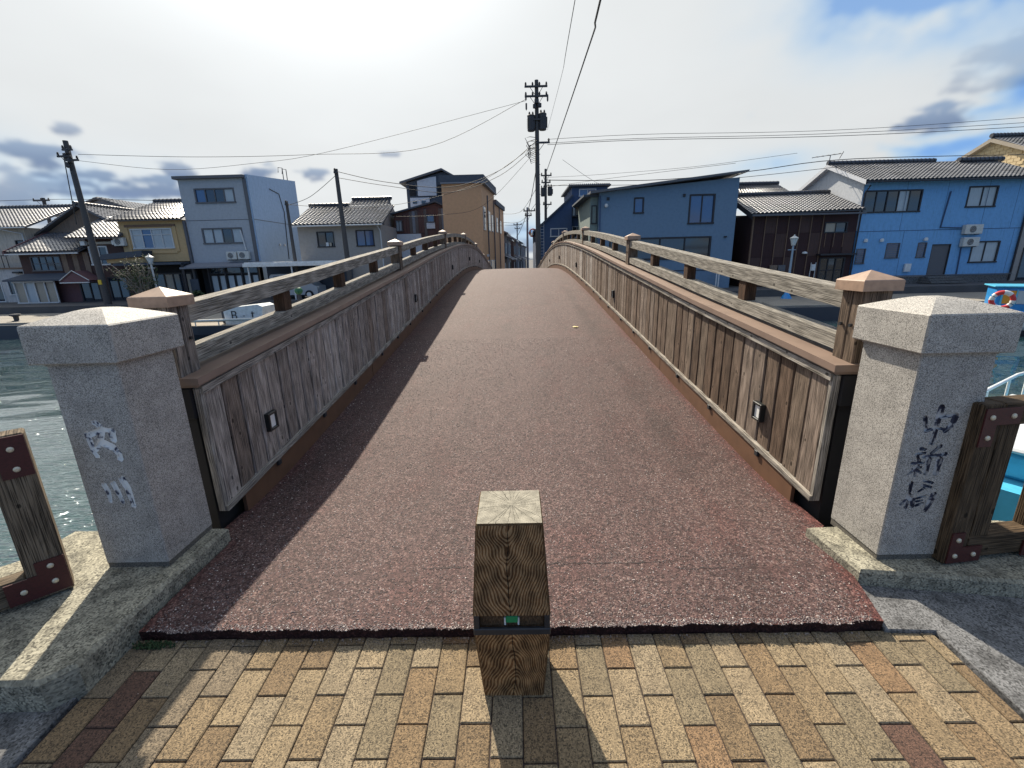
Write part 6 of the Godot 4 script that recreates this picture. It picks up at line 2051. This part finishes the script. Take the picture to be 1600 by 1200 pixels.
	for i in 1500:
		var tp: Array = tips[r.randi_range(0, tips.size() - 1)]
		var p: Vector3 = tp[0].lerp(tp[1], r.randf()) + Vector3(r.randfn(0, 0.12), r.randfn(0, 0.1), r.randfn(0, 0.12))
		mm.set_instance_transform(i, Transform3D(Basis.from_euler(Vector3(r.randf() * TAU, r.randf() * TAU, r.randf() * TAU)).scaled(Vector3.ONE * r.randf_range(0.5, 1.1)), p - t.position))
	var g := MultiMeshInstance3D.new()
	g.multimesh = mm
	g.material_override = M.leaf
	g.name = "leaves"
	struct(g, "stuff")
	t.add_child(g)
	# white van under the carport
	t = thing("parked_van", "white van parked under the white carport, seen between bridge rail posts", "van", Vector3(-16.7, -1.0, -35.4))
	mb = MB.new(t.position)
	var side := PackedVector2Array([Vector2(-18.5, -0.7), Vector2(-15.0, -0.7), Vector2(-15.0, -0.1), Vector2(-15.35, 0.05), Vector2(-15.9, 0.75), Vector2(-16.2, 0.85), Vector2(-18.35, 0.85), Vector2(-18.5, 0.7)])
	mb.prism(side, -36.2, -34.6)
	put("body", mat(0.36, 0.38, 0.40, 0.35), mb, t)
	for q in [[-18.2, -17.3], [-17.2, -16.25]]:
		bar(t, "side_window", M.glass, q[0], q[1], 0.15, 0.7, 34.575, 34.61)
	for x in [-17.85, -15.65]:
		mb = MB.new()
		mb.lathe([Vector2(0, 0.1), Vector2(0.3, 0.1), Vector2(0.32, 0.04), Vector2(0.32, -0.1), Vector2(0, -0.1)], Vector3.ZERO, 16)
		var wh := putm("wheel", M.dark_fill, mb.st.commit(), t, Vector3(x, -0.68, -34.62) - t.position, Basis(Vector3.RIGHT, PI / 2))
		mb = MB.new()
		mb.lathe([Vector2(0, 0.115), Vector2(0.16, 0.11), Vector2(0.18, 0.1)], Vector3.ZERO, 12)
		putm("rim", M.frame_light, mb.st.commit(), wh)
	bar(t, "headlight", M.lamp_glass, -15.05, -14.98, -0.25, -0.08, 34.7, 34.95)
	# dark bicycle-like clutter and a planter by the grey shop
	t = thing("planter_pot", "dark pot with a low plant beside the grey building's doors", "plant", Vector3(-24.9, -1, -35.6))
	mb = MB.new(t.position)
	mb.lathe([Vector2(0, 0.4), Vector2(0.26, 0.4), Vector2(0.28, 0.36), Vector2(0.18, 0.0), Vector2(0, 0)], Vector3(-24.9, -1, -35.6), 10)
	put("pot", M.dark_fill, mb, t)
	mm = MultiMesh.new()
	mm.transform_format = MultiMesh.TRANSFORM_3D
	mm.mesh = mm_leaf(0.22)
	mm.instance_count = 160
	for i in 160:
		mm.set_instance_transform(i, Transform3D(Basis.from_euler(Vector3(r.randf() * TAU, r.randf() * TAU, r.randf() * TAU)), Vector3(r.randfn(0, 0.16), 0.5 + r.randfn(0, 0.12), r.randfn(0, 0.16))))
	g = MultiMeshInstance3D.new()
	g.multimesh = mm
	g.material_override = M.leaf
	g.name = "leaves"
	struct(g, "stuff")
	t.add_child(g)

# ------------------------------------------------------------------ boats
func hull(mb: MB, secs: Array) -> void:
	# secs: list of [x, half beam, keel y, sheer y]; the boat lies along x, centred on z = 0
	var ring := func(s: Array) -> Array:
		var hb: float = s[1]
		return [Vector3(s[0], s[3], hb), Vector3(s[0], lerpf(s[2], s[3], 0.5), hb * 0.93), Vector3(s[0], lerpf(s[2], s[3], 0.12), hb * 0.7), Vector3(s[0], s[2], 0), Vector3(s[0], lerpf(s[2], s[3], 0.12), -hb * 0.7), Vector3(s[0], lerpf(s[2], s[3], 0.5), -hb * 0.93), Vector3(s[0], s[3], -hb)]
	for i in secs.size() - 1:
		var A: Array = ring.call(secs[i])
		var B: Array = ring.call(secs[i + 1])
		for k in 6:
			mb.quad(A[k], A[k + 1], B[k + 1], B[k], (A[k] + A[k + 1]) / 2 - Vector3(A[k].x, (secs[i][2] + secs[i][3]) / 2 + 0.3, 0))
	var E: Array = ring.call(secs[0])
	for k in range(1, 6):
		mb.tri(E[0], E[k], E[k + 1], Vector3(-1, 0, 0))

func pbox(t: Node3D, called: String, m: Material, x0: float, x1: float, y0: float, y1: float, z0: float, z1: float, ch: float) -> MeshInstance3D:
	var b := MB.new()
	b.bx(x0, x1, y0, y1, z0, z1, ch)
	return put(called, m, b, t)

func place(o: Node3D, at: Vector3, turn: float) -> void:
	o.transform = Transform3D(Basis(Vector3.UP, turn), at)

func build_boats() -> void:
	var t: Node3D
	var mb: MB
	# blue and white fishing boat on the right
	t = thing("fishing_boat", "blue and white fishing boat with red lifebuoy moored at far right", "boat")
	mb = MB.new()
	hull(mb, [[-3.4, 1.15, -0.25, 0.95], [-1.5, 1.35, -0.45, 0.85], [1.5, 1.35, -0.5, 0.9], [3.5, 0.95, -0.45, 1.1], [4.8, 0.4, -0.2, 1.35], [5.3, 0.03, 0.3, 1.5]])
	put("hull", M.boat_white, mb, t)
	mb = MB.new()
	hull(mb, [[-3.42, 1.17, -0.26, 0.12], [-1.5, 1.375, -0.46, 0.1], [1.5, 1.375, -0.51, 0.1], [3.5, 0.97, -0.46, 0.2], [4.8, 0.42, -0.21, 0.35]])
	put("hull_band", M.boat_dark, mb, t)
	pbox(t, "deck", M.boat_cyan, -3.3, 3.4, 0.72, 0.8, -1.0, 1.0, 0.02)
	for s in [-1, 1]:
		pbox(t, "gunwale", M.boat_blue, -3.4, 2.0, 0.88, 0.98, s * 1.33 - 0.06, s * 1.33 + 0.06, 0.02)
	pbox(t, "cabin", M.boat_white, -1.6, 3.2, 0.8, 1.5, -0.95, 0.95, 0.05)
	pbox(t, "cabin_band", M.boat_blue, -1.62, 3.22, 1.3, 1.5, -0.97, 0.97, 0.03)
	pbox(t, "cabin_roof", M.boat_white, -1.66, 3.4, 1.51, 1.58, -1.1, 1.1, 0.03)
	pbox(t, "roof_clutter", M.frame_dark, 0.0, 1.1, 1.66, 1.8, -0.5, 0.3, 0.03)
	pbox(t, "roof_clutter", M.ac_white, 1.6, 2.4, 1.66, 1.85, -0.4, 0.4, 0.05)
	for k in 3:
		pbox(t, "porthole", M.glass, -0.4 + 1.2 * k, 0.1 + 1.2 * k, 0.98, 1.24, 0.952, 0.975, 0.02)
	pbox(t, "wheelhouse", M.boat_blue, -3.15, -1.78, 0.8, 2.0, -0.85, 0.85, 0.04)
	pbox(t, "wheelhouse_window", M.orange, -2.92, -2.5, 1.25, 1.85, 0.86, 0.885, 0.01)
	pbox(t, "wheelhouse_window", M.curtain, -2.45, -1.95, 1.25, 1.85, 0.86, 0.885, 0.01)
	for q in [[-2.98, -2.92], [-2.5, -2.45], [-1.95, -1.89]]:
		pbox(t, "window_post", M.boat_cyan, q[0], q[1], 1.2, 1.9, 0.855, 0.9, 0.01)
	pbox(t, "wheelhouse_roof", M.boat_cyan, -3.28, -1.68, 2.0, 2.07, -0.95, 0.95, 0.02)
	mb = MB.new()
	mb.tube([Vector3(-1.5, 2.0, 0), Vector3(-1.5, 2.7, 0)], 0.03, 6)
	put("aerial", M.boat_dark, mb, t)
	place(t, Vector3(25.63, -2.25, -20.57), -0.6)
	# lifebuoy hung on the boat
	var lb := thing("lifebuoy", "red lifebuoy with white bands hanging on the blue and white fishing boat", "lifebuoy", Vector3(21.11, -0.67, -19.95))
	lb.rotation.y = -0.6
	for i in 8:
		var arc: Array = []
		for k in 7:
			var a := TAU * (i + k / 6.0) / 8.0
			arc.append(Vector3(cos(a), sin(a), 0) * 0.33)
		mb = MB.new()
		mb.tube(arc, 0.095 if i % 2 == 0 else 0.097, 8)
		put("band" if i % 2 else "ring_segment", M.white if i % 2 else M.red, mb, lb)
	# light blue boat close behind the right pillar
	t = thing("light_blue_boat", "light blue boat with white rails moored close behind the right fence", "boat")
	mb = MB.new()
	hull(mb, [[-3.0, 1.2, -0.3, 1.05], [-1.0, 1.35, -0.45, 1.0], [1.5, 1.3, -0.5, 1.05], [3.2, 0.9, -0.4, 1.2], [4.3, 0.4, -0.2, 1.4], [4.8, 0.03, 0.4, 1.55]])
	put("hull", M.boat_cyan, mb, t)
	pbox(t, "deck", M.boat_cyan, -2.95, 3.1, 0.9, 0.98, -1.1, 1.1, 0.02)
	pbox(t, "hatch", M.boat_cyan, -2.4, 0.6, 0.98, 1.35, -0.8, 0.8, 0.06)
	pbox(t, "hatch_lid", M.boat_white, -2.45, 0.65, 1.35, 1.42, -0.85, 0.85, 0.03)
	pbox(t, "engine_box", M.frame_grey, 1.0, 1.4, 0.98, 1.5, -0.25, 0.25, 0.06)
	for s in [-1, 1]:
		pbox(t, "gunwale", M.boat_white, -3.0, 2.2, 1.02, 1.1, s * 1.3 - 0.06, s * 1.3 + 0.06, 0.02)
		mb = MB.new()
		mb.tube([Vector3(-2.8, 1.62, s * 1.2), Vector3(1.5, 1.62, s * 1.22), Vector3(3.4, 1.75, s * 0.75), Vector3(4.3, 1.85, 0)], 0.03, 6)
		for k in 5:
			var x := -2.6 + 1.2 * k
			mb.tube([Vector3(x, 1.0, s * 1.2), Vector3(x, 1.62, s * 1.21)], 0.022, 6)
		put("hand_rail", M.boat_white, mb, t)
	mb = MB.new()
	mb.tube([Vector3(1.2, 1.1, 0.9), Vector3(0.4, 1.05, 1.0), Vector3(-0.6, 1.08, 0.9), Vector3(-1.6, 1.45, 0.4)], 0.035, 6)
	put("rope", M.navy, mb, t)
	place(t, Vector3(8.6, -2.35, -6.3), 0.55)
	# old white barge at the far wharf
	t = thing("white_barge", "old barge with white cabin lettered in black at the far left wharf", "boat")
	mb = MB.new()
	hull(mb, [[-2.6, 0.9, -0.2, 0.7], [-1.0, 1.1, -0.35, 0.62], [2.0, 1.1, -0.35, 0.62], [3.6, 0.7, -0.25, 0.8], [4.4, 0.05, 0.2, 1.0]])
	put("hull", M.boat_dark, mb, t)
	pbox(t, "deck", M.curtain_beige, -2.5, 3.4, 0.56, 0.64, -0.95, 0.95, 0.02)
	mb = MB.new()
	mb.tube([Vector3(-2.9, 0.9, 1.02), Vector3(4.0, 0.98, 1.02)], 0.07, 8)
	for k in 5:
		mb.tube([Vector3(-2.4 + 1.3 * k, 0.6, 1.02), Vector3(-2.4 + 1.3 * k, 0.92, 1.02)], 0.03, 6)
	put("side_pipe", M.ac_white, mb, t)
	mb = MB.new()
	mb.prism(PackedVector2Array([Vector2(0.4, 0.64), Vector2(2.5, 0.64), Vector2(2.6, 1.6), Vector2(2.35, 1.72), Vector2(0.55, 1.55), Vector2(0.38, 1.4)]), -0.7, 0.7)
	put("cabin", M.boat_white, mb, t)
	pbox(t, "cabin_door", M.boat_dark, 0.05, 0.38, 0.66, 1.35, -0.4, 0.4, 0.02)
	for q in [["B", 0.95, 0.46], ["-", 1.5, 0.32], ["t", 2.0, 0.46]]:
		var tm := TextMesh.new()
		var sf := SystemFont.new()
		sf.font_names = PackedStringArray(["Droid Sans"])
		tm.font = sf
		tm.text = q[0]
		tm.font_size = 32
		tm.pixel_size = q[2] / 24.0
		tm.depth = 0.02
		putm("lettering", M.frame_dark, tm, t, Vector3(q[1], 1.14, 0.712))
	place(t, Vector3(-16.9, -2.3, -26.1), 0.02)
	# white boat bits low behind the left fence, with its orange rope
	t = thing("white_skiff", "white skiff edge with orange rope low behind the left fence", "boat")
	mb = MB.new()
	hull(mb, [[-2.2, 0.6, -0.2, 0.5], [-0.5, 0.75, -0.3, 0.45], [1.2, 0.7, -0.28, 0.5], [2.2, 0.35, -0.15, 0.62], [2.7, 0.03, 0.2, 0.75]])
	put("hull", M.boat_white, mb, t)
	pbox(t, "deck", M.boat_white, -2.1, 1.6, 0.3, 0.36, -0.6, 0.6, 0.02)
	mb = MB.new()
	mb.tube([Vector3(-1.0, 0.55, 0.6), Vector3(0.2, 0.5, 0.66), Vector3(1.4, 0.56, 0.6)], 0.035, 6)
	put("rope", M.orange, mb, t)
	place(t, Vector3(-5.4, -2.35, -3.4), 0.75)
	# green buoy ball and clutter on the wharf
	t = thing("green_buoy", "round green buoy ball on a post on the far left wharf", "buoy", Vector3(-13.5, -1.5, -28.4))
	mb = MB.new()
	var prof: Array = []
	for k in 9:
		prof.append(Vector2(0.24 * sin(PI * k / 8.0), 1.45 + 0.24 * cos(PI * k / 8.0)))
	mb.lathe(prof, Vector3.ZERO, 14)
	put("ball", mat(0.02, 0.12, 0.05, 0.5), mb, t)
	mb = MB.new()
	mb.tube([Vector3(0, 0, 0), Vector3(0, 1.25, 0)], 0.12, 8)
	put("post", M.pole, mb, t)
	t = thing("net_heap", "pale heap of nets and floats on the far left wharf", "net", Vector3(-11.4, -1.5, -28.6))
	var r := RandomNumberGenerator.new()
	r.seed = 6
	for k in 14:
		mb = MB.new()
		var s := r.randf_range(0.12, 0.3)
		prof = []
		for i in 7:
			prof.append(Vector2(s * sin(PI * i / 6.0), s * 0.8 * cos(PI * i / 6.0)))
		mb.lathe(prof, Vector3(r.randf_range(-1.2, 1.2), 0.15 + r.randf() * 0.6, r.randf_range(-0.4, 0.4)), 8)
		put("float", M.white if k % 3 else M.leaf, mb, t)
	mb = MB.new()
	for k in 3:
		mb.tube([Vector3(-1.6, 0.5 + 0.3 * k, 0.5), Vector3(1.8, 0.6 + 0.3 * k, 0.5)], 0.04, 6)
	put("pole_rack", M.bark, mb, t)

# ------------------------------------------------------------------ overhead wires
func build_wires() -> void:
	var list := [
		["thick black cable rising from the second pole over the bridge to the top edge", 0.038, [Vector3(3.2, 9.6, -50), Vector3(2.78, 8.75, -20), Vector3(2.02, 7.08, -12), Vector3(1.2, 6.9, 4)]],
		["thin wire from the tallest pole rising to the top edge beside the thick cable", 0.012, [Vector3(2.5, 10.4, -36), Vector3(2.3, 9.6, -24), Vector3(1.33, 6.45, -12), Vector3(0.8, 6.0, 2)]],
		["topmost of three wires over the blue house at right", 0.02, [Vector3(2.5, 9.80, -36), Vector3(9, 9.63, -34.6), Vector3(21.6, 9.42, -34), Vector3(36, 9.95, -34), Vector3(60, 11.2, -34)]],
		["middle of three wires over the blue house at right", 0.022, [Vector3(2.5, 9.55, -36), Vector3(9, 9.38, -34.6), Vector3(21.6, 9.22, -34), Vector3(36, 9.62, -34), Vector3(60, 10.6, -34)]],
		["lowest of three wires over the blue house at right", 0.026, [Vector3(2.5, 9.45, -36), Vector3(9, 9.28, -34.6), Vector3(21.6, 9.06, -34), Vector3(36, 9.36, -34), Vector3(60, 10.2, -34)]],
		["bundled cable just above the grey modern house roof at right", 0.04, [Vector3(2.6, 7.4, -38), Vector3(11, 7.2, -38), Vector3(18, 7.62, -38), Vector3(26.5, 8.5, -39), Vector3(45, 9.0, -42)]],
		["lower cable between the grey modern house and the blue house ridge", 0.028, [Vector3(2.6, 7.0, -38), Vector3(11, 6.9, -38), Vector3(18, 7.25, -38), Vector3(25.6, 7.9, -38.5)]],
		["wire from left pole high over the grey building", 0.022, [Vector3(-29.6, 9.1, -33.5), Vector3(-22, 8.85, -34), Vector3(-14, 8.8, -34), Vector3(-6, 9.3, -35), Vector3(1.0, 12.4, -36)]],
		["second wire from left pole running right over rooftops", 0.018, [Vector3(-29.6, 8.7, -33.5), Vector3(-24, 8.1, -34), Vector3(-18, 8.35, -34), Vector3(-12.4, 9.0, -34), Vector3(1.0, 12.3, -36)]],
		["cable from the tapering pole up to the tallest pole", 0.03, [Vector3(-12.3, 7.7, -34), Vector3(-9.05, 7.0, -34.4), Vector3(-4.6, 6.65, -35), Vector3(-1.0, 7.75, -35.5), Vector3(1.6, 9.6, -35.8)]],
		["second cable from the tapering pole, sagging past the tan building", 0.026, [Vector3(-12.3, 7.3, -34), Vector3(-9.0, 6.75, -34.4), Vector3(-4.6, 6.3, -35), Vector3(-1.0, 7.4, -35.5), Vector3(1.6, 9.3, -35.8)]],
		["cable from the slender pole up to the tapering pole", 0.026, [Vector3(-16.5, 5.7, -35), Vector3(-14.6, 6.2, -34.6), Vector3(-12.3, 7.5, -34)]],
		["long slack wire crossing in front of the metal-clad building", 0.022, [Vector3(-16.5, 5.75, -35), Vector3(-12, 5.7, -38), Vector3(-6.5, 6.4, -38.5), Vector3(-2.4, 7.4, -37.5), Vector3(1.5, 9.4, -36)]],
		["wire crossing the tan wall from the clad building", 0.018, [Vector3(-10.5, 5.3, -41), Vector3(-6, 5.2, -39.5), Vector3(-2.4, 5.7, -38), Vector3(1.5, 8.9, -36)]],
		["far left cable running to the small far pole", 0.035, [Vector3(-60, 8.6, -50), Vector3(-51, 8.9, -51.8), Vector3(-41, 8.0, -46), Vector3(-26, 7.0, -42)]],
		["wire across the lane below the tallest pole, upper one", 0.024, [Vector3(-1.3, 6.1, -50), Vector3(0.6, 5.9, -46), Vector3(1.7, 6.6, -36.2)]],
		["wire across the lane below the tallest pole, lower one", 0.024, [Vector3(-1.2, 5.4, -52), Vector3(0.6, 5.1, -47), Vector3(1.7, 5.6, -36.2)]],
		["wire across the far lane from the tan building to the thin pole", 0.024, [Vector3(-1.1, 5.2, -53), Vector3(0.4, 5.25, -54), Vector3(1.45, 5.8, -55)]],
		["slanting stay from the tallest pole down towards the thin pole", 0.04, [Vector3(1.7, 8.0, -36.1), Vector3(1.3, 5.9, -42), Vector3(0.6, 4.5, -52), Vector3(0.2, 4.2, -60)]],
		["thin short wire high above the navy tower", 0.018, [Vector3(4.0, 9.2, -40), Vector3(5.8, 8.0, -40), Vector3(7.0, 7.3, -40)]],
		["wire from the second pole to the right above the navy tower", 0.022, [Vector3(3.4, 8.6, -50), Vector3(9, 8.5, -45), Vector3(18, 8.6, -40)]],
		["level wire from the second pole crossing behind the grey house roof", 0.02, [Vector3(3.4, 9.5, -50), Vector3(8, 9.3, -48), Vector3(16, 9.1, -44), Vector3(24, 9.6, -42)]],
	]
	for w in list:
		var pts: Array = []
		var c := Curve3D.new()
		var src: Array = w[2]
		for i in src.size():
			var tan: Vector3 = (src[mini(i + 1, src.size() - 1)] - src[maxi(i - 1, 0)]) / 6.0
			c.add_point(src[i], -tan, tan)
		var n := 28
		for i in n + 1:
			pts.append(c.sample_baked(c.get_baked_length() * i / n, true))
		var mb := MB.new()
		mb.tube(pts, w[1] * 0.7, 5)
		tag(put("overhead_wire", M.wire, mb), w[0], "wire", "overhead wires")
